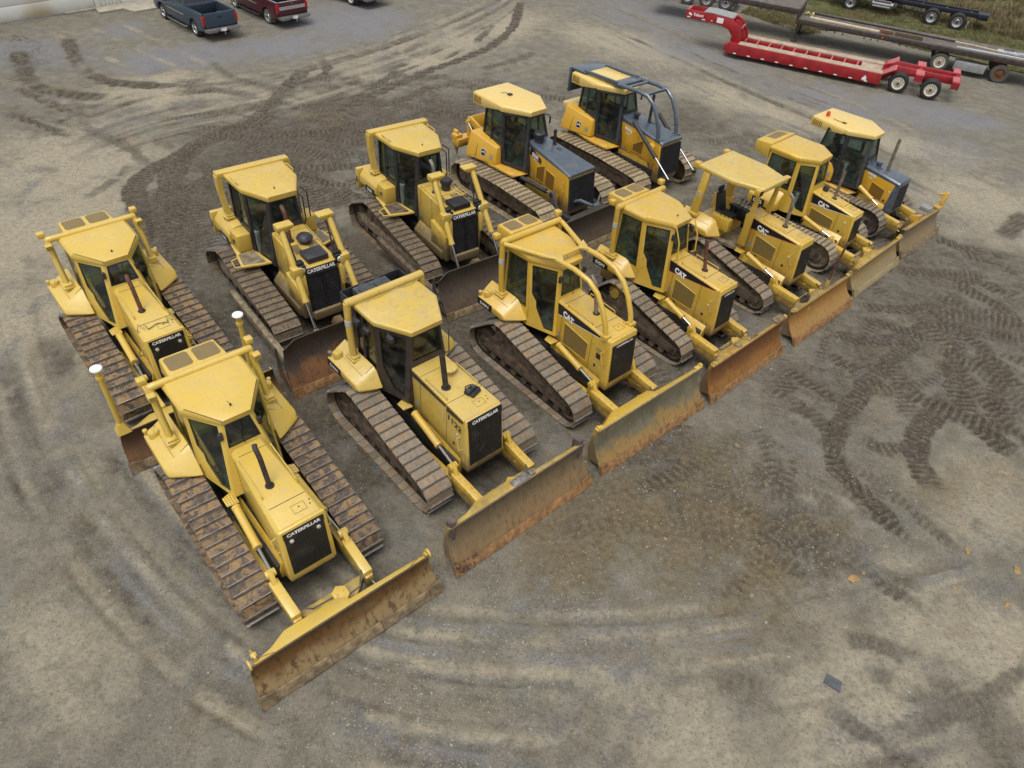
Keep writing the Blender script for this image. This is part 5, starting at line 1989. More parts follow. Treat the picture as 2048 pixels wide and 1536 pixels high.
# third: same family, with bent tube sweeps from the cab to the nose
def family(label, pose, *, sprm=None, hw, sw, sprocket, gw, blade, bm, hz, hx1, hy, zt, rops_z, shoe, paint_, edge=None, sweeps=False, sw_red=False, plate='D5N', exmat=None, exb=False, hz0=None, bextra=None, rails=(.45, 1.35), frontbars=False, ex_top=3.38, ac=True, hood_x0=-.05):
    k = dict(rear=(-1.62, .82), kink=(-.78, .76), peak=(-.02, .33), z=zt, zb=1.45, zs=1.92, zw=2.55, style='slant', mat=paint_, roof_mat=paint_, bottom_kink=(-.60, .84), bottom_peak=(.26, .55),
             roof_rear=-1.75, over=.04, crown=.07, roof_slope=.04, seam=False)
    s = base_spec(
        hw=hw, sw=sw, sprocket=sprocket, ground_wheels=gw, sprocket_mat=sprm or M['mudpack'], paint=paint_, rops_mat=paint_, shoe=shoe, blade_paint=paint_, cab=k,
        hood=dict(x0=hood_x0, x1=hx1, y0=hy - .06, y1=hy, z0=hz0 or hz + .14, z1=hz, zl=1.02, xg=hx1 + .13, cham=.05, seams=[.32, hx1 - .62],
                  grille=dict(y=hy - .06, z0=1.14, z1=hz - .26, lamps=False, text='CATERPILLAR', th=.06, tw=.7, band=True), vents=[(.45, hx1 - .72, 1.32, (hz - .42, hz - .52), M['vent'])], rails=rails, grab_z=hz - .42),
        exhaust=dict(x=1.06, y=0.02, top=ex_top, mat=exmat or M['greypipe'], bend=exb, lean=-.20, r=.055),
        rops=dict(xb=-1.52, yb=1.0, zb=2.02, xt=-1.58, yt=1.04, zt=rops_z, r=.088, sticker=True, lights=[(-.16, .05, .04, -1)]),
        fender=(-2.05, -.92, -.55, hw - .20, .82, 1.74, 2.08, 1.57), plate=plate,
        blade=blade, blade_mat=bm, edge_mat=edge or M['edge_rust'], blade_extra=bextra, step_x=.22, step_y=.70, step_z=1.40, swoosh=True, red_line=sw_red,
        ram_z=1.34, ram_x=.48, arm_y=.74, fill_mat=M['mudpack'], body=(-2.0, -1.45, 1.9))
    if ac:
        s['ac'] = (-2.38, -1.74, .58, rops_z - .06, rops_z - .42)
    root, cb, rf, hood = sleek(label, pose, s)
    return root, s, hood


def socket_ears(blade, s, bx, by, tx_, ty, tz, d0, zt):
    for sd in (-1, 1):
        q = MB()
        q.hull([(d0 - .04 + a, sd * (by - .14) + b_, zt + c) for a in (-.07, .05) for b_ in (-.12, .10) for c in (-.03, .03)])
        q.lathe([(0, -.03), (.075, -.03), (.075, .03), (0, .03)], (d0 - .05, sd * (by - .08), zt + .03), 'y', 12)
        q.build('lug', s['blade_paint'], blade, .01)


r_, s_, h_ = family('yellow crawler with two bent sweep tubes from its cab roof to its nose', (1.27, 15.62, -46.4),
                    hw=1.60, sw=.66, sprocket=(-.95, 1.10, .37), gw=((-1.70, .45, .40), (1.83, .45, .37)), blade=(3.73, 2.02, 3.39, 1.97, 1.26), bm=M['bl_steel'],
                    hz=2.42, hx1=2.08, hy=.49, zt=3.55, rops_z=3.70, shoe=M['shoe_grey'], paint_=M['warm'], plate='D6N', exmat=M['greypipe'], exb=True, bextra=socket_ears, hz0=2.52)
# sweeps
zt_ = s_['cab']['z']
for sd in (-1, 1):
    q = MB()
    q.tube([(-1.48, sd * 1.02, 3.60), (-.9, sd * .80, 3.63), (-.12, sd * .50, 3.66)], .065, 10)
    q.tube([(-.12, sd * .50, 3.68), (.55, sd * .48, 3.72), (1.05, sd * .47, 3.66), (1.38, sd * .46, 3.46), (1.62, sd * .46, 3.12), (1.80, sd * .46, 2.72), (1.86, sd * .46, 2.44)], .068, 10)
    q.box(1.78, 1.96, sd * .46 - .10, sd * .46 + .10, 2.40, 2.50)
    sw = q.build('sweep_tube', M['warm'], r_)
    q = MB()
    q.hull([(-.32, sd * .66 - .05, 3.70), (-.32, sd * .66 + .05, 3.70), (.12, sd * .46, 3.70), (-.12, sd * .28, 3.70), (-.32, sd * .66, 3.755), (.12, sd * .46, 3.755), (-.12, sd * .28, 3.755)])
    q.build('gusset', M['pale_worn'], sw, .01)
q = MB()
q.tube([(-.14, -.46, 3.69), (-.14, .46, 3.69)], .058, 10)
q.build('sweep_crossbar', M['warm'], r_)
lettering('429', h_, M['greyprint'], (1.66, -(side_y(s_, 1.66) + .016), 1.92), (1, 0, -.05), (0, 0, 1), .24, .09)
q = MB()
q.box(1.70, 1.84, -(side_y(s_, 1.8) + .017), -(side_y(s_, 1.8) + .010), 1.68, 1.84)
q.build('sticker', M['decal'], h_)

M['arm_clean'] = paint('enamel_hub_yellow', (.45, .28, .04), .6, .2, .5, .6, 0, 11.0)
# fourth
def torn_ears(blade, s, bx, by, tx_, ty, tz, d0, zt):
    socket_ears(blade, s, bx, by, tx_, ty, tz, d0, zt)
    for k in range(3):
        q = MB()
        if k == 0:
            q.box(d0 - .22, d0 + .01, by - .52, by - .04, zt + .005, zt + .05)
        elif k == 1:
            q.box(d0 - .24, d0 - .05, -.55, -.38, zt - .03, zt + .03)
        else:
            q.hull([(d0 - .16, -.05, zt), (d0 - .05, -.05, zt), (d0 - .16, .45, zt), (d0 - .05, .45, zt), (d0 - .12, .2, zt + .10)])
        q.build('bracket', M['edge'], blade, .01)


r_, s_, h_ = family('yellow crawler with rust red exhaust stub and glossy orange brown blade', (4.43, 18.14, -45.0),
                    sprm=M['arm_clean'], hw=1.40, sw=.56, sprocket=(-.92, 1.06, .34), gw=((-1.50, .42, .37), (1.50, .42, .35)), blade=(3.37, 1.83, 3.15, 1.76, 1.20), bm=M['bl_orange'],
                    hz=2.40, hx1=1.95, hy=.41, zt=3.60, rops_z=3.66, shoe=M['shoe_grey'], paint_=M['warm_rusty'], sw_red=True, exmat=M['rustpipe'], exb=False, bextra=torn_ears, hz0=2.52, rails=(.5, 1.3))
q = MB()
for sd in (-1, 1):
    q.tube([(-.02, sd * .40, 3.48), (.10, sd * .42, 3.50), (.30, sd * .42, 3.1), (.36, sd * .42, 2.6), (.24, sd * .42, 2.5)], .022, 7)
q.build('grab_frame', M['warm_rusty'], r_)


# fifth: open machine under a canopy
def open_dozer():
    def staff_extra(blade, s, bx, by, tx_, ty, tz, d0, zt):
        socket_ears(blade, s, bx, by, tx_, ty, tz, d0, zt)
        q = MB()
        q.tube([(d0 - .12, .30, zt - .1), (d0 - .12, .30, zt + .28)], .055, 10)
        q.build('staff_socket', s['blade_paint'], blade)
        q = MB()
        q.tube([(d0 - .12, .30, zt + .25), (d0 - .06, .34, zt + 1.62)], .034, 8)
        q.build('staff', M['rustpipe'], blade)
        q = MB()
        pts = [(d0 - .16 + .10 * math.cos(a * 2.1) * (1 - a * .02), -.95 + .16 * math.sin(a * 2.1) + .012 * a, zt + .03 + .008 * a) for a in [i * .35 for i in range(30)]]
        q.tube(pts, .022, 6)
        q.build('chain_coil', M['darkpipe'], blade)
    pm = M['warm_rusty']
    s = base_spec(hw=1.41, sw=.56, sprocket=(-.92, 1.06, .34), ground_wheels=((-1.50, .42, .37), (1.55, .42, .35)), paint=pm, rops_mat=pm, shoe=M['shoe_grey'], blade_paint=M['pale_worn'],
                  hood=dict(x0=.0, x1=1.98, y0=.32, y1=.38, z0=2.50, z1=2.36, zl=1.04, xg=2.10, cham=.05, seams=[.34, 1.34],
                            grille=dict(y=.32, z0=1.16, z1=2.16), vents=[(.45, 1.24, 1.34, (1.96, 1.85), M['vent'])], rails=(.5, 1.3), grab_z=1.94),
                  exhaust=dict(x=1.08, y=.08, top=3.42, mat=M['greypipe'], bend=True, lean=-.03, r=.055),
                  fender=(-2.0, -.80, -.50, 1.22, .78, 1.72, 2.08, 1.53), plate='D5N',
                  blade=(3.46, 1.79, 3.10, 1.70, 1.06), blade_mat=M['bl_amber'], edge_mat=M['edge_rust'], blade_extra=staff_extra,
                  ram_z=1.34, ram_x=.48, arm_y=.70, fill_mat=M['mudpale'], idler_mat=M['mudpale'], body=(-1.9, -.75, 1.75), swoosh=True, red_line=True)
    root = start('open yellow crawler with a flat canopy roof on posts and a black seat', (7.37, 21.12, -45.2), s)
    hood = make_hood(root, s)
    exhaust(root, s)
    fender_slant(root, s)
    arms_vpat(root, s)
    make_blade(root, s)
    step_plate(root, s, .20, .66, 1.40)
    swoosh(root, hood, s)
    # canopy
    q = MB()
    pl = [(-1.92, -.92), (-.55, -.94), (.38, -.64), (.38, .64), (-.55, .94), (-1.92, .92)]
    q.loft([[(x, y, 3.46) for x, y in pl], [(x, y, 3.57) for x, y in pl], [(x * .985, y * .95, 3.61) for x, y in pl]])
    can = q.build('canopy', M['pale_worn'], root, .02)
    for sd in (-1, 1):
        q = MB()
        q.hull([(-1.62 + a, sd * .98 + b_, 2.0) for a in (-.14, .14) for b_ in (-.07, .07)] + [(-1.55 + a, sd * .86 + b_, 3.46) for a in (-.12, .12) for b_ in (-.06, .06)])
        q.box(-1.80, -1.44, sd * .98 - .12, sd * .98 + .12, 1.95, 2.06)
        p = q.build('canopy_post', pm, root, .012)
        q = MB()
        q.cyl((-1.59, sd * .938, 2.62), (-1.58, sd * .925, 2.80), .10, 4)
        q.build('sticker', M['soot'], p)
        q = MB()
        q.hull([(.12 + a, sd * .50 + b_, 1.5) for a in (-.16, .12) for b_ in (-.05, .05)] + [(.22 + a, sd * .56 + b_, 3.46) for a in (-.05, .05) for b_ in (-.04, .04)])
        q.build('canopy_post', pm, root, .01)
        for x in (-2.02, .30):
            q = MB()
            q.box(x - .10, x + .08, sd * .78 - .10, sd * .78 + .10, 3.40, 3.60)
            lt = q.build('work_light', pm, root, .02)
            q = MB()
            f = 1 if x > 0 else -1
            q.box(min(x + f * .085, x + f * .105), max(x + f * .085, x + f * .105), sd * .78 - .08, sd * .78 + .08, 3.43, 3.57)
            q.build('lamp_lens', M['void'], lt)
    # open station
    q = MB()
    q.prism([(-.75, -.72), (.10, -.52), (.10, .52), (-.75, .72)], 'z', 1.25, 1.36)
    q.build('floor_plate', M['mudpale'], root)
    q = MB()
    q.hull([(.10, sy * .50, z) for sy in (-1, 1) for z in (1.3, 2.42)] + [(-.10, sy * .40, 2.50) for sy in (-1, 1)] + [(-.02, sy * .40, 1.3) for sy in (-1, 1)])
    d_ = q.build('dash', pm, root, .03)
    q = MB()
    for y in (-.2, 0, .2):
        q.cyl((-.10, y, 2.40), (-.13, y, 2.41), .06, 12)
    q.build('gauge', M['black'], d_)
    seat(root, -.95, 0, 1.88, None, 1.0)
    for sd in (-1, 1):
        q = MB()
        q.box(-1.15, -.45, sd * .52 - .12, sd * .52 + .12, 1.70, 2.12)
        q.build('console', M['seat'] if sd > 0 else pm, root, .03)
        q = MB()
        for k in range(3):
            q.tube([(-.6 - .15 * k, sd * .52, 2.1), (-.52 - .15 * k, sd * .52, 2.38)], .012, 6)
            q.lathe([(0, 0), (.03, .01), (.03, .05), (0, .06)], (-.52 - .15 * k, sd * .52, 2.36), 'z', 8)
        q.build('lever', M['black'], root)
    return root


open_dozer()


# --- low oval tracked machines
def oval_cab(root, s):
    return cab_block(root, s)


def d5g():
    pm = M['warm']
    s = base_spec(drive='low', hw=1.40, sw=.56, ground_wheels=((-1.42, .55, .47), (1.52, .55, .47)), paint=pm, rops_mat=pm, shoe=M['shoe_pale'], blade_paint=pm, idler_mat=M['mudpale'], fill_mat=M['mudpack'], pitch=.175,
                  cab=dict(rear=(-1.60, .80), kink=(-.45, .80), peak=(.10, .36), z=3.34, zb=1.30, zs=2.02, zw=2.35, style='taper', mat=pm, roof_mat=pm, bottom_kink=(-.40, .84), bottom_peak=(.32, .55), roof_rear=-1.62, over=.03, crown=.05, roof_slope=.02),
                  hood=dict(x0=.12, x1=1.88, y0=.30, y1=.35, z0=2.20, z1=1.96, zl=.86, xg=2.0, cham=.05, seams=[1.35],
                            grille=dict(y=.29, z0=.98, z1=1.78, text='CAT', th=.07, tw=.5), vents=[(.35, 1.25, 1.15, (1.62, 1.52), M['vent'])], rails=(.5, 1.3), grab_z=1.62),
                  exhaust=dict(x=.88, y=.0, top=3.16, mat=M['greypipe'], bend=False, lean=.0, r=.052),
                  blade=(3.34, 1.69, 3.11, 1.70, 1.02), blade_mat=M['bl_straw'], edge_mat=M['bl_straw'], blade_extra=socket_ears, ram_z=1.30, ram_x=.35, arm_y=.70, body=(-1.75, -1.2, 1.7), tilt=True)
    root = start('yellow crawler with straw coloured blade, beside the open canopy machine', (10.05, 23.94, -43.9), s)
    cb, rf = cab_block(root, s)
    hood = make_hood(root, s)
    exhaust(root, s)
    arms_vpat(root, s)
    make_blade(root, s)
    swoosh(root, hood, s)
    # cooler hood at the rear of the roof
    q = MB()
    q.hull([(-2.24, sy * .72, z) for sy in (-1, 1) for z in (2.92, 3.30)] + [(-1.60, sy * .80, z) for sy in (-1, 1) for z in (2.86, 3.38)])
    a = q.build('cooler_box', pm, root, .03)
    q = MB()
    q.add([(-2.14, -.25, 3.318), (-1.78, -.25, 3.366), (-1.78, .55, 3.366), (-2.14, .55, 3.318)], [(0, 1, 2, 3)])
    q.build('cooler_screen', M['vent2'], a)
    for sd in (-1, 1):
        q = MB()
        q.hull([(-.62 + a_, sd * .84 + b_, z) for a_ in (-.15, .15) for b_ in (-.05, .05) for z in (3.20, 3.30)])
        q.build('roof_bracket', pm, rf, .01)
        q = MB()
        q.hull([(-1.75, sd * 1.12, z) for z in (1.28, 1.60)] + [(-1.75, sd * .78, z) for z in (1.28, 2.0)] + [(-.60, sd * 1.10, z) for z in (1.28, 1.55)] + [(-.55, sd * .80, z) for z in (1.28, 1.98)])
        f = q.build('fender', pm, root, .03)
        q = MB()
        q.bar((-1.5, sd * .82, 1.45), (-1.5, sd * .82, 3.2), .14, .16)
        q.build('cab_post', pm, root, .01)
    q = MB()
    q.hull([(x, -1.115 - d, z) for x in (-1.55, -1.05) for z in (1.30, 1.54) for d in (0, .012)])
    pl = q.build('name_plate', M['decal'], root)
    lettering('D5G', pl, M['white'], (-1.48, -1.129, 1.37), (1, 0, 0), (0, 0, 1), .34, .12, bold=.03)
    q = MB()
    q.lathe([(0, 0), (.10, 0), (.10, .10), (.08, .16), (0, .17)], (.42, .16, hood_z(s, .42)), 'z', 14)
    q.build('pre_cleaner', M['dark'], hood)
    return root


d5g()


def jd_cab(z, zb, zs, rear, kink, peak, bk, bp, zw, roof=True, **kw):
    d = dict(rear=rear, kink=kink, peak=peak, z=z, zb=zb, zs=zs, zw=zw, style='full', mat=M['dark'], roof_mat=M['jd_roof'], bottom_kink=bk, bottom_peak=bp, split=True, fw=.06,
             roof_rear=rear[0] - .12, over=.07, crown=.06, roof_t=.22, roof_slope=.05, lean=.35)
    d.update(kw)
    return d


def deer(parent, o, xd, yd, w):
    """Black shield with a white leaping stag."""
    O, X, Y = Vector(o), Vector(xd).normalized(), Vector(yd).normalized()
    Z = X.cross(Y)
    P = lambda u, v, k=.004: O + X * (u * w) + Y * (v * w) + Z * k
    q = MB()
    ring = []
    for k in range(24):
        a = 2 * math.pi * k / 24
        ca, sa = math.cos(a), math.sin(a)
        rr = 1 / (abs(ca) ** 4 + abs(sa) ** 4) ** .25
        ring.append((.5 + .5 * rr * ca * .92, .5 + .5 * rr * sa))
    q.poly([P(u, v, .003) for u, v in ring], 0)
    em = q.build('emblem', M['white'], parent, smooth=False)
    q = MB()
    q.poly([P(.5 + (u - .5) * .9, .5 + (v - .5) * .9, .006) for u, v in ring], 0)
    q.build('emblem_field', M['decal'], em, smooth=False) if em.parent is None else q.build('emblem_field', M['decal'], parent, smooth=False)
    q = MB()
    q.poly([P(u, v, .009) for u, v in ((.22, .52), (.40, .50), (.55, .46), (.66, .54), (.74, .66), (.68, .72), (.60, .60), (.50, .58), (.36, .62), (.24, .60))])
    q.poly([P(u, v, .0092) for u, v in ((.22, .60), (.30, .60), (.26, .46), (.16, .34), (.13, .37), (.21, .48))])
    q.poly([P(u, v, .0094) for u, v in ((.56, .50), (.66, .52), (.80, .40), (.86, .28), (.82, .27), (.74, .38))])
    q.poly([P(u, v, .0096) for u, v in ((.66, .68), (.73, .66), (.66, .82), (.52, .88), (.50, .85), (.60, .78))])
    q.build('emblem_stag', M['white'], parent, smooth=False)


def jd_body(root, s, num, numpos, light=True):
    hood = make_hood(root, s)
    f = s['tank']
    (xa, ya, za), (xb, yb, zb_), (xc, yc, zc), (xd, yd, zd) = f
    _n = (Vector((xb, yb, zb_)) - Vector((xa, ya, za))).cross(Vector((xc, yc, zc)) - Vector((xb, yb, zb_)))
    yd = ya - (_n.x * (xd - xa) + _n.z * (zd - za)) / _n.y          # outer face kept flat
    for sd in (-1, 1):
        q = MB()
        q.hull([(xa, sd * ya, za), (xb, sd * yb, zb_), (xc, sd * yc, zc), (xd, sd * yd, zd), (xa, sd * .6, za), (xb, sd * .6, zb_), (xc, sd * .6, zc), (xd, sd * .6, zd)])
        t = q.build('fender', s['paint'], root, .035, 3)
        q = MB()
        xm = xa + (xb - xa) * .34
        fl = (xm - xa) / (xb - xa)
        y0, y1 = ya + (yb - ya) * fl, yd + (yc - yd) * fl
        q.bar((xm, sd * (y0 + .003), za + (zb_ - za) * fl + .05), (xm, sd * (y1 + .003), zd + (zc - zd) * fl - .06), .012, .012, 0, (1, 0, 0))
        q.build('panel_seam', M['void'], t)
        if sd < 0:
            # points on the slanted outer face
            A, B_, D = Vector((xa, -ya, za)), Vector((xb, -yb, zb_)), Vector((xd, -yd, zd))
            X = (B_ - A).normalized()
            Y = (D - A)
            Y = (Y - X * Y.dot(X)).normalized()
            L = (B_ - A).length
            deer(t, A + X * (L * .50) + Y * .20 + X.cross(Y) * .004, X, Y, .27)
            o = A + X * (L * .80) + Y * .16
            q = MB()
            Z = X.cross(Y) * .006
            q.add([o + Z, o + X * .15 + Z, o + X * .15 + Y * .17 + Z, o + Y * .17 + Z], [(0, 1, 2, 3)])
            q.build('sticker', M['greyprint'], t, smooth=False)
        # running board
        q = MB()
        xf, yf, zf = s['board']
        q.hull([(xb - .9, sd * (yb + .02), zb_ - .02), (xb + .1, sd * (yf + .05), zf + .02), (xf, sd * yf, zf), (xf + .18, sd * (yf - .35), zf + .02), (xb - .9, sd * .6, zb_ - .02), (xf, sd * .5, zf),
                (xb - .9, sd * (yb + .02), zb_ - .10), (xb + .1, sd * (yf + .05), zf - .08), (xf, sd * yf, zf - .08), (xf + .1, sd * .5, zf - .08)])
        q.build('running_board', s['paint'], root, .02)
    lx, lz, lw, lh = numpos
    yl = -(side_y(s, lx) + .004)
    sl = (side_y(s, lx + lw) - side_y(s, lx)) / lw
    lettering(num, hood, M['white'], (lx, yl - .002, lz), (1, -sl, -.10), (0, 0, 1), lw, lh, bold=.035)
    lettering('LGP' if num != '850K' else 'WLT', hood, M['white'], (lx + lw * .25, yl - .002 - sl * lw * .25, lz - lh * .75), (1, -sl, -.10), (0, 0, 1), lw * .5, lh * .5, bold=.02)
    return hood


def louvre(rf, s, x0, x1, y, z0, z1, n=6):
    for sd in (-1, 1):
        q = MB()
        for k in range(n):
            x = x0 + (x1 - x0) * (k + .5) / n
            q.box(x - .014, x + .014, sd * y - .012, sd * y + .012, z0, z1)
        q.build('louvre', M['vent_dark'], rf, kind='stuff')


def roof_skirt(rf, x0, x1, y0, y1, z, dz):
    """Deeper rear part of the roof with its louvred intake."""
    q = MB()
    xm = x0 + (x1 - x0) * .45
    ym = y0 + (y1 - y0) * .45
    q.hull([(x0, sy * y0, zz) for sy in (-1, 1) for zz in (z - dz, z - .07)] + [(xm, sy * ym, zz) for sy in (-1, 1) for zz in (z - dz * .92, z - .07)] + [(x1, sy * y1, zz) for sy in (-1, 1) for zz in (z - .24, z - .10)] + [(x1, sy * y1 * .8, z - .24) for sy in (-1, 1)])
    sk = q.build('roof_skirt', M['jd_roof'], rf, .02)
    for sd in (-1, 1):
        q = MB()
        for k in range(6):
            x = x0 + .09 + k * .075
            y = y0 + (ym - y0) * (x - x0) / (xm - x0)
            q.box(x - .018, x + .018, sd * (y + .003) - .010, sd * (y + .003) + .010, z - dz + .08, z - .13)
        q.build('louvre', M['vent_dark'], sk, kind='stuff')


M['vent_dark'] = simple('shaded_louvre', (0.26, 0.14, 0.02), 0.6, 0, 0.2)


def jd850(label, pose, num, kind):
    big = kind == 'K'
    pm = M['jd']
    s = base_spec(drive='low', hw=1.98 if big else 1.86, sw=.82 if big else .80, ground_wheels=((-2.0, .56, .46), (2.22, .52, .43)), carrier=[(.3, .93, .12)], paint=pm, rops_mat=pm,
                  shoe=M['shoe_pale'], grouser=M['shoe_pale'], blade_paint=M['bl_umber'], pitch=.24, fill_mat=M['mudpale'], frame_mat=M['mudpack'],
                  cab=jd_cab(3.48, 1.34, 2.02, (-1.95, .86), (-.84, .90), (.04, .36), (-.66, .93), (.38, .70), 2.42,
                             roof_rear=-2.56, roof_rear_y=.76) if big else
                  jd_cab(3.42, 1.36, 2.06, (-1.95, .82), (-.88, .88), (.0, .36), (-.70, .91), (.36, .68), 2.44, roof_rear=-2.50, roof_rear_y=.70),
                  hood=dict(x0=.20, x1=2.50 if big else 2.40, y0=.42, y1=.68 if big else .60, z0=2.42, z1=2.06 if big else 2.14, zl=.72, xg=2.68 if big else 2.58, cham=.06, top_mat=M['jd'], nose_mat=M['jd'], seams=[1.25],
                            grille=dict(y=.62 if big else .56, z0=.80, z1=1.86 if big else 1.95, bars=24, mat=M['void'], frame=M['dark']),
                            vents=[(.75, 1.22, 1.18, (1.62, 1.86), M['vent_jd']), (1.30, 1.82, 1.10, (1.78, 1.70), M['vent_jd'])] if big else [(1.0, 1.55, 1.30, (1.55, 1.90), M['vent_jd']), (.75, 1.5, 1.04, (1.16, 1.12), M['vent_jd'])], grabs=big, grab_z=1.72),
                  exhaust=dict(x=.78 if big else 1.05, y=.28 if big else .20, top=2.9 if big else 3.42, mat=M['dark'], bend=False, lean=0, r=.06),
                  tank=((-2.26, 1.46, 1.22), (-.76, 1.24, 1.28), (-.82, 1.10, 1.92), (-2.20, 1.12, 2.16)) if big else ((-2.34, 1.38, 1.26), (-.76, 1.16, 1.34), (-.84, 1.03, 1.98), (-2.25, 1.02, 2.20)),
                  board=(.26, 1.22, 1.27), body=(-2.5, -1.6, 1.75), case_mat=M['mudpale'],
                  blade=(4.15, 2.15, 3.85, 2.1, 1.22), blade_mat=M['bl_umber'], edge_mat=M['edge'], arm_mat=M['dark'])
    root = start(label, pose, s)
    cb, rf = cab_block(root, s)
    hood = jd_body(root, s, num, (.42, 1.93, .42, .16))
    if big:
        q = MB()
        yv = lambda x: -(side_y(s, x) + .0035)
        q.add([(.28, yv(.28), 2.26), (.28, yv(.28), 1.94), (.98, yv(.98), 1.80), (.98, yv(.98), 2.0)], [(0, 1, 2, 3)])
        q.build('side_decal', M['decal'], hood, smooth=False)
    # blue-grey cover of the hood
    h = s['hood']
    q = MB()
    e = .012

    def rg(x, y, z, d):
        return [(x, -y - e, z - d), (x, -y - e, z - .05), (x, -y + .05, z + e), (x, y - .05, z + e), (x, y + e, z - .05), (x, y + e, z - d)]
    q.loft([rg(h['x0'] - .01, h['y0'], h['z0'], .22), rg(.9, side_y(s, .9), hood_z(s, .9), .17), rg(h['x1'] + .10, h['y1'], h['z1'], .10)])
    hc = q.build('hood_cover', M['jd_grey'], hood, .02)
    for xx, yy, w in ((1.3, .2, .28), (1.75, -.15, .22), (2.0, -.28, .18), (1.75, .32, .26)):
        q = MB()
        z = lambda x: hood_z(s, x) + e + .003
        q.add([(xx - w, yy - .10, z(xx - w)), (xx + w * .6, yy - .05, z(xx + w * .6)), (xx + w * .6, yy + .15, z(xx + w * .6)), (xx - w, yy + .10, z(xx - w))], [(0, 1, 2, 3)])
        q.build('hood_screen', M['greyscreen'], hc, smooth=False)
    exhaust(root, s)
    # air cleaner
    q = MB()
    zc = hood_z(s, .45)
    if big:
        q.lathe([(0, -.02), (.16, -.02), (.16, .16), (.19, .18), (.22, .26), (.22, .34), (.18, .39), (0, .42)], (.42, -.16, zc), 'z', 22)
    else:
        q.lathe([(0, -.02), (.09, -.02), (.09, .12), (.15, .15), (.15, .20), (.10, .22), (0, .22)], (.62, -.10, zc), 'z', 18)
    q.build('air_cleaner', M['dark'], hood)
    # side screen of the radiator cap
    deer(s_gr(root), (h['x1'] + .05, -.05, h['z1'] - .12), (0, 1, 0), (.1, 0, 1), .10)
    roof_skirt(rf, -2.56 if big else -2.50, -1.05, (.80 if big else .74) + .07, .95, s['cab']['z'], .46)
    # door hardware
    q = MB()
    c = s['cab']
    for sd in (-1, 1):
        for k in range(9):
            z = 1.55 + k * .2
            q.cyl((c['kink'][0] + .02, sd * (c['kink'][1] + .04), z), (c['kink'][0] + .02, sd * (c['kink'][1] + .055), z), .018, 6)
    q.build('bolts', M['steel'], cb, kind='stuff')
    for sd in (-1, 1):
        mr_ = mirror_arm(root, (.14, sd * .60, 2.95), M['black'], (.03, .05, .26))
        q = MB()
        q.tube([(-.05, sd * .50, 3.12), (.12, sd * .58, 3.12), (.14, sd * .60, 3.0)], .016, 6)
        q.build('mirror_stalk', M['black'], mr_)
    return root, s, hood, cb, rf


def s_gr(root):
    return [c for c in root.children if c.name.startswith('grille')][0]


M['greyscreen'] = simple('dark_hood_screen', (0.045, 0.055, 0.070), 0.6, 0, 0.2)

# back row, fourth: ripper behind, straight blade in front
r_, s_, h_, cb_, rf_ = jd850('orange yellow crawler with blue grey hood, numbered 850K, ripper at its rear', (0.05, 25.69, -45.0), '850K', 'K')
q = MB()
q.tube([(-1.75, -.2, 3.49), (-1.65, -.1, 3.53), (-1.5, -.05, 3.51)], .010, 5)
q.box(-1.5, -1.36, -.12, .04, 3.485, 3.53)
q.build('aerial', M['dark'], rf_)
s_['blade_extra'] = None
make_blade(r_, s_)
for sd in (-1, 1):
    q = MB()
    q.hull([(.3, sd * .86 + d, z) for d in (-.10, .10) for z in (.45, .72)] + [(3.75, sd * .84 + d, z) for d in (-.10, .10) for z in (.42, .70)])
    q.build('push_arm', M['dark'], r_, .02)
    q = MB()
    q.hull([(1.85, sd * .82 + d, .65) for d in (-.06, .06)] + [(2.35, sd * .82 + d, .65) for d in (-.06, .06)] + [(1.9, sd * .82 + d, 1.25) for d in (-.06, .06)] + [(2.06, sd * .82 + d, 1.28) for d in (-.06, .06)])
    q.build('lift_bracket', M['oily'], r_, .01)
    ram(r_, (.45, sd * .92, 1.20), (1.98, sd * .84, 1.16), .085, M['dark'], .80)
q = MB()
q.tube([(2.62, -.35, 1.0), (2.85, -.25, 1.12), (3.15, -.1, 1.05), (3.35, .05, .98)], .065, 8)
q.hull([(3.25, -.12, .85), (3.25, .22, .85), (3.75, -.05, .85), (3.75, .18, .85), (3.3, -.1, 1.12), (3.3, .2, 1.12), (3.65, 0, 1.08), (3.65, .15, 1.08)])
q.tube([(2.9, .75, 1.05), (3.3, .2, 1.05)], .035, 8)
q.build('hose_bundle', M['jd_grey'], r_, 0)
# ripper
q = MB()
for sd in (-1, 1):
    q.hull([(-2.3, sd * .42 + d, z) for d in (-.06, .06) for z in (.9, 1.25)] + [(-3.35, sd * .45 + d, z) for d in (-.06, .06) for z in (1.05, 1.35)])
    q.hull([(-2.3, sd * .40 + d, z) for d in (-.05, .05) for z in (1.6, 1.85)] + [(-3.2, sd * .42 + d, z) for d in (-.05, .05) for z in (1.85, 2.15)])
q.hull([(x, y, z) for x in (-3.60, -3.20) for y in (-1.05, 1.05) for z in (1.02, 1.34)])
q.hull([(-3.35, y, 1.3) for y in (-.50, .50)] + [(-3.05, y, 1.3) for y in (-.50, .50)] + [(-3.2, y, 2.15) for y in (-.48, .48)] + [(-3.35, y, 2.1) for y in (-.48, .48)])
rp = q.build('ripper', M['jd'], r_, .02)
for y in (-.9, 0, .9):
    q = MB()
    q.hull([(-3.52 + a, y + b_, z) for a in (-.12, .12) for b_ in (-.05, .05) for z in (1.0, 1.62)] + [(-3.45, y, .55)])
    q.box(-3.62, -3.30, y - .16, y + .16, 1.30, 1.48)
    q.build('ripper_shank', M['jd'], rp, .012)
for sd in (-1, 1):
    ram(r_, (-2.35, sd * .66, 1.35), (-3.15, sd * .62, 2.02), .075, M['taillamp'] if False else M['jd'], .45, 'ripper_cylinder')

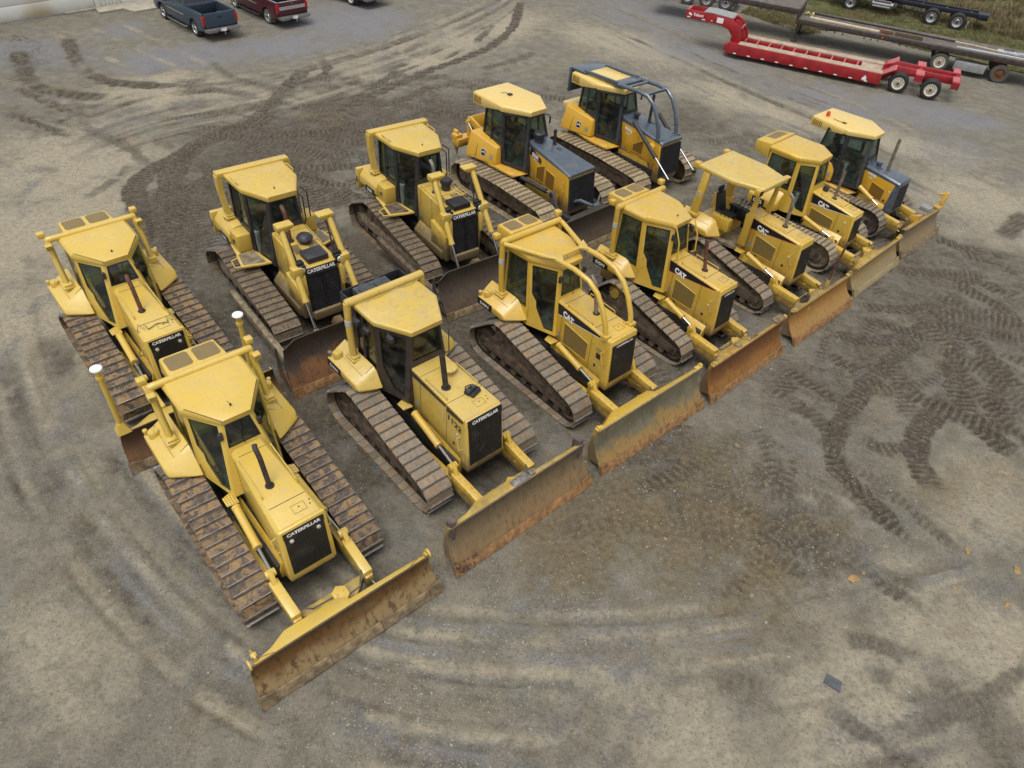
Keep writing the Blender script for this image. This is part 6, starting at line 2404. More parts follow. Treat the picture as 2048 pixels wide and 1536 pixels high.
# back row, fifth: blue-grey canopy and sweeps, no blade fitted
r_, s_, h_, cb_, rf_ = jd850('orange yellow crawler with blue grey canopy and sweep bars, numbered 850J', (3.69, 28.84, -46.3), '850J', 'J')
JG = M['jd_grey']
q = MB()
q.box(-2.66, -1.85, -.74, .74, 3.43, 3.52)
q.box(-2.70, -2.60, -.80, .80, 2.55, 3.50)
q.box(-.42, .05, -.66, .66, 3.48, 3.60)
for sd in (-1, 1):
    q.bar((-2.0, sd * .62, 3.52), (-.2, sd * .62, 3.60), .10, .12)
can = q.build('canopy', JG, r_, .015)
q = MB()
q.prism([(-1.84, -.52), (-.44, -.52), (-.44, .52), (-1.84, .52)], 'z', 3.45, 3.535)
q.build('roof_skin', M['jd_roof'], can, .01)
for sd in (-1, 1):
    q = MB()
    q.tube([(-.1, sd * .62, 3.56), (.9, sd * .60, 3.62), (1.35, sd * .58, 3.58), (1.68, sd * .56, 3.36), (1.92, sd * .55, 3.0), (2.10, sd * .54, 2.6), (2.20, sd * .54, 2.18)], .078, 10)
    q.box(2.10, 2.34, sd * .54 - .10, sd * .54 + .10, 2.14, 2.22)
    q.build('sweep_tube', JG, r_)
q = MB()
q.bar((1.25, -.56, 3.59), (1.25, .56, 3.59), .10, .08)
q.bar((.35, -.58, 3.60), (.35, .58, 3.60), .12, .06)
q.build('sweep_crossbar', JG, r_)
for sd in (-1, 1):
    c = ram(r_, (1.05, sd * .74, 2.52), (3.28, sd * .76, .98), .075, M['dark'], .60)
    q = MB()
    q.hull([(1.95, sd * .66 + d, z) for d in (-.06, .12) for z in (1.70, 2.0)] + [(2.2, sd * .66 + d, z) for d in (-.06, .12) for z in (1.66, 1.96)])
    q.build('cylinder_yoke', M['jd'], r_, .03)
q = MB()
q.lathe([(0, -.15), (.11, -.15), (.12, .25), (.14, .28), (0, .30)], (-2.72, .62, 1.9), 'y', 12)
q.build('rear_lamp', M['steel'], r_)
q = MB()
q.hull([(x, sy * .62, z) for x in (-2.85, -2.35) for sy in (-1, 1) for z in (1.0, 2.0)])
q.hull([(-3.1, sy * .55, z) for sy in (-1, 1) for z in (1.75, 1.95)] + [(-2.7, sy * .55, z) for sy in (-1, 1) for z in (1.75, 1.95)])
q.build('rear_guard', M['jd_roof'], r_, .03)


# front row, seventh
def jd650():
    pm = M['jd']

    def strut(blade, s, bx, by, tx_, ty, tz, d0, zt):
        q = MB()
        q.bar((d0 - .10, by - .12, zt - .1), (d0 - .06, by - .04, zt + .55), .16, .12, 0, (1, 0, 0))
        q.bar((d0 - .30, by - .10, zt + .40), (d0 - .02, by - .06, zt + .50), .10, .08)
        q.box(d0 - .26, d0 + .02, by - .46, by - .04, zt - .05, zt + .05)
        q.build('blade_strut', s['blade_paint'], blade, .01)
        q = MB()
        q.box(d0 - .50, d0 - .12, by - 1.05, by - .72, zt - .03, zt + .13)
        q.build('cylinder_guard', M['greyprint'], blade, .02)
        q = MB()
        q.hull([(d0 - .55, -.52, .4), (d0 - .06, -.52, .45), (d0 - .06, -.52, zt + .22), (d0 - .40, -.52, zt + .05), (d0 - .55, -.28, .4), (d0 - .06, -.28, .45), (d0 - .06, -.28, zt + .22), (d0 - .40, -.28, zt + .05)])
        q.build('blade_bracket', s['blade_paint'], blade, .015)
    s = base_spec(drive='low', hw=1.30, sw=.52, ground_wheels=((-1.42, .55, .46), (1.50, .55, .47)), paint=pm, rops_mat=pm, shoe=M['shoe_grey'], blade_paint=pm, idler_mat=M['oily'], fill_mat=M['mudpack'], pitch=.175,
                  cab=jd_cab(3.34, 1.34, 2.02, (-1.55, .80), (-.58, .80), (.18, .28), (-.46, .86), (.46, .64), 2.36, roof_rear=-2.20, roof_rear_y=.62, roof_t=.2, style='full', split=False),
                  hood=dict(x0=.36, x1=1.72, y0=.36, y1=.46, z0=2.20, z1=2.05, zl=.86, xg=1.86, cham=.05, top_mat=pm, nose_mat=M['jd_grey'], seams=[1.4],
                            grille=dict(y=.42, z0=.92, z1=1.90, mat=M['void'], bars=20, frame=M['jd_grey']), vents=[(.80, 1.38, 1.18, (1.72, 1.62), M['vent_jd'])], grabs=False),
                  exhaust=dict(x=1.0, y=.08, top=3.34, mat=M['greypipe'], bend=False, lean=-.05, r=.06),
                  tank=((-1.75, 1.10, 1.24), (-.55, .92, 1.30), (-.58, .82, 1.95), (-1.72, .95, 2.05)), board=(.30, .90, 1.16), body=(-1.9, -1.4, 1.75),
                  blade=(3.27, 1.55, 3.05, 1.48, 1.10), blade_mat=M['bl_sand'], edge_mat=M['edge'], blade_extra=strut, hump=(-.8, -.2, .2), arm_y=.68, ram_z=1.42, ram_x=.5, tilt=False)
    root = start('orange yellow crawler with a red beacon on its roof, rightmost of the front row', (12.69, 26.65, -45.8), s)
    cb, rf = cab_block(root, s)
    hood = jd_body(root, s, '650J', (.52, 1.90, .34, .13))
    h = s['hood']
    q = MB()
    e = .012

    def rg(x, y, z, d):
        return [(x, -y - e, z - d), (x, -y - e, z - .05), (x, -y + .05, z + e), (x, y - .05, z + e), (x, y + e, z - .05), (x, y + e, z - d)]
    q.loft([rg(h['x0'] - .01, h['y0'], h['z0'], .16), rg(h['x1'] + .09, h['y1'], h['z1'], .14)])
    hc = q.build('hood_cover', M['jd_grey'], hood, .02)
    for xx, yy in ((.75, -.12), (1.25, .15), (1.45, -.18)):
        q = MB()
        z = lambda x: hood_z(s, x) + e + .003
        q.add([(xx - .12, yy - .10, z(xx - .12)), (xx + .12, yy - .10, z(xx + .12)), (xx + .12, yy + .10, z(xx + .12)), (xx - .12, yy + .10, z(xx - .12))], [(0, 1, 2, 3)])
        q.build('hood_screen', M['greyscreen'], hc, smooth=False)
    exhaust(root, s)
    q = MB()
    q.lathe([(0, -.02), (.10, -.02), (.10, .08), (.13, .10), (.13, .16), (0, .18)], (.62, .05, hood_z(s, .62)), 'z', 16)
    q.build('air_cleaner', M['jd_grey'], hood)
    arms_vpat(root, s)
    make_blade(root, s)
    roof_skirt(rf, -2.20, -.75, .69, .87, s['cab']['z'], .40)
    q = MB()
    q.lathe([(0, 0), (.085, 0), (.085, .03), (.075, .05), (.07, .20), (.04, .22), (0, .22)], (-1.78, -.36, 3.30), 'z', 16)
    q.build('beacon', M['beacon'], rf)
    q = MB()
    q.tube([(-1.5, -.42, 3.345), (-1.25, -.46, 3.35), (-1.1, -.44, 3.345)], .012, 5)
    q.box(-1.1, -.95, -.50, -.40, 3.325, 3.37)
    q.build('aerial', M['dark'], rf)
    q = MB()
    q.tube([(1.8, .05, .95), (2.05, 0, .72), (2.45, -.05, .70), (2.7, .05, .74)], .05, 8)
    q.build('hose_bundle', M['black'], root)
    q = MB()
    c = s['cab']
    for sd in (-1, 1):
        for k in range(9):
            z = 1.55 + k * .19
            q.cyl((c['kink'][0] + .02, sd * (c['kink'][1] + .04), z), (c['kink'][0] + .02, sd * (c['kink'][1] + .055), z), .016, 6)
    q.build('bolts', M['steel'], cb, kind='stuff')
    return root


jd650()


# --- big dark-cabbed machines with lift rams standing on the nose
def d6r(label, pose, k):
    first = k == 0
    pm = M['dozer_r']
    s = base_spec(
        hw=1.76 if first else 1.74, sw=.80 if first else .66, sprocket=(-1.28, .90, .42), ground_wheels=((-2.15, .46, .42), (2.05, .46, .40)),
        paint=pm, rops_mat=pm, guard_y=.74, guard_mat=M['dozer_r'], shoe=M['shoe_mud'], blade_paint=M['bl_dark'] if first else M['bl_umber'], pitch=.25, fill_mat=M['mudpack'], frame_mat=M['mudpale'],
        cab=dict(rear=(-1.78, .86), kink=(-.78, .80), peak=(.04, .40), z=3.46, zb=1.30, zs=2.12, zw=2.48, style='full', mat=M['dark'], roof_mat=pm, bottom_kink=(-.66, .84), bottom_peak=(.16, .62),
                 roof_rear=-1.85, over=.06, crown=.03, roof_t=.15, roof_slope=.0, split=True, fw=.06),
        hood=dict(x0=.05, x1=2.05, y0=.50, y1=.53, z0=2.36, z1=2.22, zl=.92, xg=2.20, cham=.03, seams=[.30, 1.0],
                  grille=dict(y=.46, z0=.86, z1=1.98, bars=22, mat=M['void'], frame=M['black'], mid=True, text='CATERPILLAR', th=.12, band=True, tw=.92, tdz=.03), grabs=False, rails=(.30, 1.35)),
        exhaust=dict(x=.72, y=-.22, top=3.25, mat=M['rustpipe'] if first else M['greypipe'], bend=True, lean=-.10, r=.06),
        rops=dict(xb=-1.80, yb=1.02, zb=2.16, xt=-1.95, yt=1.08, zt=3.50, kind='square', r=.1),
        blade=(4.30, 2.18, 3.62, 1.98, 1.30) if first else (4.15, 1.98, 3.50, 1.86, 1.28), blade_mat=M['bl_dark'] if first else M['bl_umber'], edge_mat=M['edge_rust'] if first else M['edge'], blade_cut=.26, blade_wing=.18,
        body=(-2.6, -1.9, 1.62), hump=(-.1, .1, .12))
    root = start(label, pose, s)
    cb, rf = cab_block(root, s)
    hood = make_hood(root, s)
    exhaust(root, s)
    rops(root, s)
    make_blade(root, s)
    # roof handles
    for sd in (-1, 1):
        q = MB()
        q.tube([(-1.45, sd * .80, 3.44), (-1.42, sd * .86, 3.54), (-.98, sd * .86, 3.54), (-.95, sd * .80, 3.44)], .018, 6)
        q.build('grab_handle', pm, rf)
    q = MB()
    q.lathe([(0, 0), (.02, .01), (.03, .03), (.006, .05), (.004, .12), (0, .12)], (-.28, -.05, 3.45), 'z', 8)
    q.build('aerial', M['black'], rf)
    # tanks, battery boxes, platforms
    for sd in (-1, 1):
        q = MB()
        q.hull([(-2.45, sd * y, z) for y, z in ((.72, 1.51), (1.26, 1.51), (1.32, 1.60), (1.30, 1.84), (1.12, 2.06), (.80, 2.10))] + [(-1.28, sd * y, z) for y, z in ((.72, 1.51), (1.26, 1.51), (1.32, 1.60), (1.30, 1.84), (1.12, 2.06), (.80, 2.10))])
        t = q.build('fuel_tank', pm, root, .05, 3)
        q = MB()
        q.lathe([(0, 0), (.075, 0), (.075, .12), (.10, .13), (.10, .19), (.06, .21), (0, .21)], (-1.85, sd * 1.08, 1.98), 'z', 16)
        q.build('fuel_cap', pm if first else M['pale_worn'], t)
        q = MB()
        q.hull([(x, sd * (1.326 + d), z) for x in (-1.98, -1.36) for z in (1.50, 1.70) for d in (-.03, .004)])
        q.build('name_plate', M['decal'], t)
        if sd < 0:
            lettering('D6R', t, M['white'], (-1.84, -1.332, 1.545), (1, 0, 0), (0, 0, 1), .34, .11, bold=.03)
        q = MB()
        q.box(-2.66, -2.50, min(sd * .66, sd * 1.34), max(sd * .66, sd * 1.34), 1.30, 2.02)
        g = q.build('tank_guard', pm, root, .03)
        q = MB()
        q.box(-2.60, -2.52, min(sd * 1.342, sd * 1.348), max(sd * 1.342, sd * 1.348), 1.52, 1.74)
        q.build('band', M['brownframe'], g)
        q = MB()
        q.box(-1.25, -.72, min(sd * .84, sd * 1.26), max(sd * .84, sd * 1.26), 1.50, 2.04)
        bx_ = q.build('battery_box', pm, root, .035, 2)
        q = MB()
        q.tube([(-1.06, sd * 1.275, 1.80), (-.94, sd * 1.30, 1.72), (-.90, sd * 1.29, 1.86)], .016, 6)
        q.build('latch', M['void'], bx_)
        q = MB()
        q.hull([(x, sd * y, z) for (x, y) in ((-.74, .80), (-.74, 1.38), (-.06, 1.50), (.10, .98), (.16, .66)) for z in (1.40, 1.47)])
        pf = q.build('platform', pm, root, .015)
        q = MB()
        q.poly([(-.70, sd * .86, 1.474), (-.70, sd * 1.32, 1.474), (-.10, sd * 1.42, 1.474), (.04, sd * .96, 1.474), (.06, sd * .80, 1.474)])
        q.build('tread_mat', M['mudpale'] if first else M['mudpack'], pf, smooth=False)
        q = MB()
        q.hull([(-2.2, sd * .72, z) for z in (1.42, 1.5)] + [(-2.2, sd * 1.20, 1.5), (-.74, sd * 1.36, 1.468), (-.74, sd * 1.36, 1.40), (-.74, sd * .72, 1.5), (-.74, sd * .72, 1.38), (-1.3, sd * 1.26, 1.5)])
        q.build('fender', pm, root, .02)
        q = MB()
        q.tube([(-.60, sd * 1.40, 1.43), (-.56, sd * 1.60, 1.42), (-.18, sd * 1.64, 1.42), (-.10, sd * 1.46, 1.43)], .022, 7)
        q.build('step_hoop', pm, root)
        # lift ram on its trunnion
        p0, p1 = Vector((1.42, sd * .70, 3.22)), Vector((3.02, sd * .78, .78))
        ram(root, p0, p1, .088, pm, .70)
        d = (p1 - p0).normalized()
        q = MB()
        q.hull([p0 + Vector((a, b_ * sd, c)) for a in (-.18, .13) for b_ in (-.34, .13) for c in (.02, .09)] + [p0 + Vector((a, b_ * sd, -.10)) for a in (-.18, .10) for b_ in (-.16, .13)])
        q.build('hose_guard', pm, root, .025)
        q = MB()
        m = p0.lerp(p1, .42)
        q.hull([m + Vector((a, b_ * sd, c)) for a in (-.13, .13) for b_ in (-.16, .12) for c in (-.16, .16)])
        q.hull([m + Vector((a, b_ * sd, c)) for a, b_, c in ((-.12, -.22, -.12), (.12, -.22, -.12), (-.12, -.06, -.12), (.12, -.06, -.12), (-.02, -.22, -.75), (.18, -.22, -.75), (-.02, -.08, -.75), (.18, -.08, -.75))])
        q.build('trunnion', pm, root, .03)
        q = MB()
        q.tube([p0 + Vector((.02, -sd * .10, -.1)), m + Vector((-.32, -sd * .16, .25)), m + Vector((-.25, -sd * .2, -.1)), m + Vector((-.05, -sd * .2, -.25))], .026, 7)
        q.tube([p0 + Vector((.0, -sd * .05, -.1)), m + Vector((-.24, -sd * .10, .30)), m + Vector((-.16, -sd * .2, .0)), m + Vector((.0, -sd * .22, -.2))], .026, 7)
        q.build('hose', M['brownframe'], root)
        # lamp
        q = MB()
        q.box(1.92, 2.16, sd * .56 - .11, sd * .56 + .11, 2.12, 2.36)
        q.box(1.86, 2.06, sd * .56 - .12, sd * .56 + .12, 2.36, 2.41)
        l = q.build('headlamp', M['black'], root, .02)
        q = MB()
        q.lathe([(0, 0), (.085, 0), (.07, .02), (0, .026)], (2.162, sd * .56, 2.23), 'x', 16)
        q.build('lamp_lens', M['lens'], l)
        # push arm outside the track
        q = MB()
        q.hull([(-.3, sd * (s['hw'] + .10) + d_, z) for d_ in (-.08, .08) for z in (.40, .66)] + [(3.70, sd * (s['hw'] + .06) + d_, z) for d_ in (-.09, .09) for z in (.24, .54)])
        q.build('push_arm', M['mudpale'] if first else M['mudpack'], root, .02)
        q = MB()
        q.hull([(1.2, sd * .60 + d_, z) for d_ in (-.10, .06) for z in (.9, 1.7)] + [(2.1, sd * .60 + d_, z) for d_ in (-.10, .06) for z in (.6, 1.5)])
        q.build('nose_guard', pm, root, .03)
    q = MB()
    q.hull([(x, y, z) for x in (1.45, 1.98) for y in (-.30, .32) for z in (2.24, 2.40)] + [(1.52, y, 2.44) for y in (-.28, .30)])
    q.build('lamp_box', M['black'] if not first else M['dark'], hood, .02)
    q = MB()
    if first:
        q.lathe([(0, -.02), (.16, -.02), (.14, .08), (.22, .10), (.24, .15), (.19, .22), (.12, .26), (0, .27)], (.95, .12, hood_z(s, .95)), 'z', 24)
    else:
        q.lathe([(0, -.02), (.15, -.02), (.15, .20), (.19, .22), (.20, .30), (.18, .36), (0, .40)], (.72, .20, hood_z(s, .72)), 'z', 24)
    q.build('pre_cleaner', M['dark'], hood)
    q = MB()
    for (x0_, x1_, y0_, y1_) in ((.95, 1.40, -.36, -.14), (1.05, 1.45, .10, .40)):
        q.add([(x0_, y0_, hood_z(s, x0_) + .003), (x1_, y0_, hood_z(s, x1_) + .003), (x1_, y1_, hood_z(s, x1_) + .003), (x0_, y1_, hood_z(s, x0_) + .003)], [(0, 1, 2, 3)])
    q.build('hood_screen', M['vent2'], hood, smooth=False)
    # lower front guard between nose and blade
    q = MB()
    q.hull([(2.0, y, z) for y in (-.52, .52) for z in (.62, .9)] + [(2.34, y, z) for y in (-.46, .46) for z in (.60, .86)])
    q.build('crash_guard', pm, root, .03)
    q = MB()
    q.hull([(2.5, -.12, .5), (2.5, .16, .5), (3.5, -.06, .6), (3.5, .10, .6), (2.7, -.10, .82), (2.7, .14, .82), (2.95, .0, .98), (3.4, 0, .9)])
    q.build('tilt_link', pm, root, .03)
    # rails round the windscreen
    q = MB()
    q.tube([(.06, .46, 3.36), (.28, .50, 3.30), (.32, .50, 2.6), (.20, .50, 2.4)], .020, 7)
    q.tube([(-.2, .66, 3.36), (.02, .76, 3.28), (.06, .76, 2.5)], .020, 7)
    q.build('grab_frame', M['black'], root)
    if first:
        q = MB()
        q.box(-.02, .05, -.95, -.88, 2.0, 2.35)
    return root


d6r('dusty yellow crawler with dark framed cab, mushroom air cap and brown push arms', (-6.95, 17.98, -48.4), 0)
d6r('dusty yellow crawler with dark framed cab and tall grey exhaust beside a round air cleaner', (-3.30, 21.60, -49.9), 1)

# black battery lying on the hood of the numbered machine
_c, _s = math.cos(R(-45.7)), math.sin(R(-45.7))


def at_1122(x, y):
    return (-2.03 + _c * x - _s * y, 12.53 + _s * x + _c * y)


t_ = thing('battery', 'grimy black twin cell unit lying loose on the pale hood numbered 1122', 'battery', (*at_1122(1.48, .18), 2.385), R(-30))
q = MB()
q.box(-.13, .02, -.16, .16, 0, .09)
q.box(.03, .13, -.15, .15, 0, .075)
q.build('casing', M['black'], t_, .015)
for y in (-.09, .09):
    q = MB()
    q.lathe([(0, 0), (.05, 0), (.04, .03), (0, .03)], (-.05, y, .09), 'z', 12)
    q.build('terminal', M['galv2'], t_)
q = MB()
q.tube([(-.13, -.1, .05), (-.20, 0, .06), (-.17, .12, .05), (-.08, .2, .03), (.06, .19, .03), (.13, .1, .05)], .014, 6)
q.build('strap', M['black'], t_)


# ------------------------------------------------------------------ vehicles and trailers at the far side
def wheel(parent, x, y, r, w, rim, tyre, side, dual=False, nuts=10, slots=0, name='wheel'):
    """side: +1 when the outer face looks to +y."""
    ws = []
    for k in range(2 if dual else 1):
        yc = y - side * (w * .5 + k * (w + .05))
        q = MB()
        q.lathe([(r * .60, -w / 2), (r * .90, -w / 2), (r * .98, -w * .36), (r, -w * .30), (r, w * .30), (r * .98, w * .36), (r * .90, w / 2), (r * .60, w / 2), (r * .60, -w / 2)], (x, yc, r), 'y', 32, 0, False)
        t = q.build('wheel', tyre, parent)
        q = MB()
        o = side * w / 2
        prof = [(r * .63, -o), (r * .63, o * 1.0), (r * .58, o * 1.02), (r * .55, o * .62), (r * .40, o * .45), (r * .30, o * .85), (r * .12, o * .95), (0, o * .95)]
        q.lathe(prof, (x, yc, r), 'y', 28)
        q.build('rim', rim, t)
        q = MB()
        for i in range(nuts):
            a = 2 * math.pi * i / nuts
            cx, cz = x + r * .30 * math.cos(a), r + r * .30 * math.sin(a)
            if slots:
                cx, cz = x + r * .44 * math.cos(a), r + r * .44 * math.sin(a)
                q.cyl((cx, yc + o * .40, cz), (cx, yc + o * .52, cz), r * .055, 8)
            else:
                q.hull([(x + rr_ * math.cos(a + d), yc + o * f, r + rr_ * math.sin(a + d)) for rr_, d in ((r * .12, .24), (r * .12, -.24), (r * .37, .075), (r * .37, -.075)) for f in (.5, .92)])
        q.lathe([(0, o * .9), (r * .16, o * .9), (r * .14, o * 1.12), (0, o * 1.15)] if o > 0 else [(0, o * 1.15), (r * .14, o * 1.12), (r * .16, o * .9), (0, o * .9)], (x, yc, r), 'y', 14)
        q.build('hub', M['hub'] if not slots else M['black'], t)
        ws.append(t)
    return ws


def pickup(label, origin, ang, paint_, stripe, rimmat):
    t = thing('pickup_truck', label, 'pickup truck', (origin[0], origin[1], 0), ang, 'pickup trucks parked by the building')
    L, hw = 5.9, 1.0
    zr = 1.36
    b = MB()
    # lower body in side profile with the wheel cut-outs
    for sd in (-1, 1):
        y0, y1 = sd * (hw - .10), sd * hw

        def arch(cx, r=.50, z=.42):
            return [(cx - r * math.cos(a), z + r * math.sin(a)) for a in [math.pi * k / 10 for k in range(11)]]
        prof = [(0.03, .52)] + arch(1.20) + arch(4.95) + [(L, .50), (L + .03, .90), (L - .12, 1.14), (4.1, 1.22), (3.9, 1.30), (2.15, 1.34), (.06, zr), (0.0, 1.0)]
        b.prism(prof, 'y', min(y0, y1), max(y0, y1))
    b.box(2.15, L - .15, -hw + .1, hw - .1, .50, 1.20)
    b.hull([(4.0, y, 1.20) for y in (-hw + .1, hw - .1)] + [(L - .05, y, 1.06) for y in (-hw + .12, hw - .12)] + [(4.0, y, 1.24) for y in (-.7, .7)] + [(L - .15, y, 1.12) for y in (-.7, .7)] + [(L - .05, y, .6) for y in (-.9, .9)] + [(4.0, y, .6) for y in (-.9, .9)])
    body = b.build('body', paint_, t, .025, 2)
    q = MB()
    q.box(.10, 2.15, -hw + .1, hw - .1, .62, .72)
    q.box(2.08, 2.15, -hw + .1, hw - .1, .72, 1.30)
    for sd in (-1, 1):
        q.box(.75, 1.65, min(sd * .62, sd * .90), max(sd * .62, sd * .90), .72, .95)
        q.box(.08, 2.1, min(sd * .885, sd * .90), max(sd * .885, sd * .90), .72, 1.33)
    q.build('cargo_bed', M['truck_bed'], body, .01)
    q = MB()
    q.box(-.03, .05, -hw + .13, hw - .13, .70, zr)
    tg = q.build('tailgate', paint_, t, .018)
    if stripe:
        q = MB()
        q.box(-.036, -.028, -hw + .16, hw - .16, .96, 1.14)
        q.build('stripe', M['silver'], tg)
        q = MB()
        q.box(-.036, -.028, -.07, .07, 1.25, 1.275)
        q.build('badge', M['silver'], tg)
    else:
        q = MB()
        q.box(-.036, -.028, -.09, .09, 1.10, 1.20)
        q.build('tailgate_handle', M['black'], tg, .004)
    q = MB()
    for sd in (-1, 1):
        q.box(.0, 2.1, min(sd * (hw - .10), sd * (hw - .03)), max(sd * (hw - .10), sd * (hw - .03)), zr - .005, zr + .02)
    q.box(-.03, .06, -hw + .14, hw - .14, zr - .002, zr + .018)
    q.build('bed_rail', M['silver'] if stripe else paint_, body, .006)
    for sd in (-1, 1):
        q = MB()
        q.box(-.035, .10, min(sd * (hw - .13), sd * (hw + .008)), max(sd * (hw - .13), sd * (hw + .008)), .82, 1.26)
        q.build('tail_lamp', M['taillamp'], t, .012)
    q = MB()
    q.box(-.24, -.02, -hw, hw, .50, .66)
    q.box(-.26, -.22, -.9, -.35, .46, .64)
    q.box(-.26, -.22, .35, .9, .46, .64)
    bp = q.build('bumper', M['bumper'], t, .03)
    q = MB()
    q.box(-.268, -.262, -.16, .16, .50, .65)
    q.build('licence_plate', M['white'], bp)
    q = MB()
    q.box(-.36, .3, -.04, .04, .36, .44)
    q.lathe([(0, 0), (.03, 0), (.03, .06), (.035, .10), (0, .13)], (-.36, 0, .42), 'z', 10)
    q.build('tow_hitch', M['chrome'], bp)
    # cab
    c = MB()
    zt = 1.98
    plan = [(2.18, .90), (2.45, .74), (3.55, .72), (4.12, .88)]
    for sd in (-1, 1):
        a0, a1 = Vector((2.18, sd * .92, 1.30)), Vector((4.20, sd * .92, 1.22))
        t0, t1 = Vector((2.42, sd * .74, zt)), Vector((3.55, sd * .74, zt))
        out = [a0, a1, t1, t0] if sd < 0 else [t0, t1, a1, a0]
        inn = inset(out, .09)
        c.framed(out, inn, .04)
        c_in = inn
        pane(t, inn, M['glass_dark'], .01)
    for (x0, xt, nm) in ((2.18, 2.42, 'rear'), (4.20, 3.55, 'front')):
        out = [Vector((x0, .92, 1.28)), Vector((x0, -.92, 1.28)), Vector((xt, -.74, zt)), Vector((xt, .74, zt))]
        if nm == 'front':
            out = out[::-1]
        inn = inset(out, .09)
        c.framed(out, inn, .04)
        pane(t, inn, M['glass_dark'], .01)
    c.prism([(2.40, -.76), (3.57, -.76), (3.57, .76), (2.40, .76)], 'z', zt - .01, zt + .05)
    c.box(2.25, 3.9, -.85, .85, .7, 1.25)
    c.build('cab', paint_, t, 0)
    q = MB()
    for x in (2.95, 3.5):
        for y in (-.42, .42):
            q.box(x - .1, x + .05, y - .25, y + .25, 1.0, 1.62)
    q.build('seat', M['seat'], t, .03)
    for sd in (-1, 1):
        q = MB()
        q.tube([(1.95, sd * (hw + .02), .36), (2.1, sd * (hw + .10), .34), (4.1, sd * (hw + .10), .34), (4.25, sd * (hw + .02), .36)], .045, 8)
        q.build('step_bar', M['chrome'] if not stripe else M['dark'], t)
        q = MB()
        q.box(2.2, 4.2, min(sd * hw, sd * (hw + .012)), max(sd * hw, sd * (hw + .012)), .86, .90)
        q.build('side_moulding', M['silver'], body)
        q = MB()
        q.box(.62, .66, min(sd * .76, sd * .98), max(sd * .76, sd * .98), .22, .60)
        q.build('mud_flap', M['oldrubber'] if stripe else M['rubber'], t)
        q = MB()
        q.box(4.0, 4.12, min(sd * .98, sd * 1.2), max(sd * .98, sd * 1.2), 1.2, 1.42)
        q.build('mirror', M['black'], t, .02)
        for x in (1.20, 4.95):
            wheel(t, x, sd * (hw - .02), .40, .26, rimmat, M['rubber'] if not stripe else M['oldrubber'], sd, False, 6, 1)
    return t


dv = Vector((-.754, .657))
o_ = Vector((-17.28, 40.75))
pickup('blue grey pickup truck with empty open bed, parked beside the white wall', (-17.45, 40.75), math.atan2(.665, -.747), M['truck_blue'], False, M['rim_alloy'])
pickup('maroon pickup truck with a silver band across its tailgate', (-14.45, 43.95), math.atan2(.66, -.75), M['truck_maroon'], True, M['rim_alloy'])
pickup('dark vehicle cut off by the top edge, only a wheel and sill in sight', (-10.75, 49.15), math.atan2(.60, -.80), M['truck_blue'], False, M['rim_white'])


# --- building
wa, wb = Vector((-29.34, 40.27, 0)), Vector((-25.84, 44.48, 0))
wd = (wb - wa).normalized()
wn = Vector((wd.y, -wd.x, 0))
wang = math.atan2(wd.y, wd.x)
bld = thing('building', 'white metal sided building with a large rust stained door and a concrete apron', 'building', (wa.x, wa.y, 0), wang)
t = NT('white_sheet_stained')
v = t.coord()
x_, y_, z_ = t.sep(v)
n = t.noise(t.mapping(v, scale=(1, 1, .5)), 1.1, 5, .6)
d = t.mathn('ADD', t.mathn('POWER', t.mathn('DIVIDE', t.mathn('SUBTRACT', x_, 1.9), 1.2), 2.0), t.mathn('MULTIPLY', z_, .75))
c = t.mix(t.ramp(n, .4, .8, 0, .5), (0.70, 0.70, 0.66), (0.62, 0.60, 0.50))
c = t.mix(t.ramp(t.mathn('ADD', d, t.mathn('MULTIPLY', n, .5)), 1.35, .25, 0, .8), c, (0.40, 0.29, 0.14))
c = t.mix(t.ramp(t.mathn('ADD', z_, n), .9, .3, 0, .55), c, (0.36, 0.32, 0.22))
t.bsdf(c, .5, 0, .4)
M['door_white'] = t.m
M['wall_white'] = simple('white_ribbed_sheet', (.66, .66, .60), .5, 0, .1)
q = MB()
q.box(-6, 5.0, .12, 12, 0, 5)
q.box(5.0, 5.25, .0, 12, 0, 5)
q.box(6.6, 14, .0, 12, 0, 5)
q.box(5.25, 6.6, .08, 12, 0, 5)
q.build('wall', M['wall_white'], bld)
for k in range(5):
    q = MB()
    q.box(-.6, 4.95, .04, .119, .06 + k * .72, .06 + k * .72 + .705)
    q.build('door_panel', M['door_white'], bld, .012)
q = MB()
q.box(-.9, 5.0, .0, .119, 0, .055)
q.box(-.75, -.6, .0, .119, .06, 4)
q.build('door_frame', M['galv'], bld)
for k in range(6):
    q = MB()
    q.box(5.27 + k * .22, 5.31 + k * .22, .02, .079, .0, 3)
    q.build('wall_rib', M['wall_white'], bld)
q = MB()
q.prism([(4.7, -1.0), (9.2, -1.0), (9.2, -.02), (6.55, -.02), (6.3, -.06), (4.9, -.06)], 'z', 0.0, .10)
q.prism([(6.4, -1.9), (9.6, -1.9), (9.6, -1.003), (6.1, -1.003)], 'z', 0.0, .10)
ap = q.build('apron', M['concrete'], bld, .01)
q = MB()
q.box(3.2, 5.2, -.16, -.005, 0, .09)
q.build('threshold', M['concrete'], bld, .01)
# bright yellow bit at the left edge
p = ground_at(-6, 62)
q = MB()
q.lathe([(0, 0), (.11, 0), (.11, .75), (.08, .80), (0, .82)], (0, 0, 0), 'z', 16)
o = q.build('bollard', simple('bright_yellow_paint', (.78, .40, .02), .45, 0, .1), None)
o.location = (p.x - .1, p.y - .3, 0)
o.rotation_euler = (0, R(28), R(20))
tag(o, 'bright yellow post at the left edge before the white door', 'bollard')

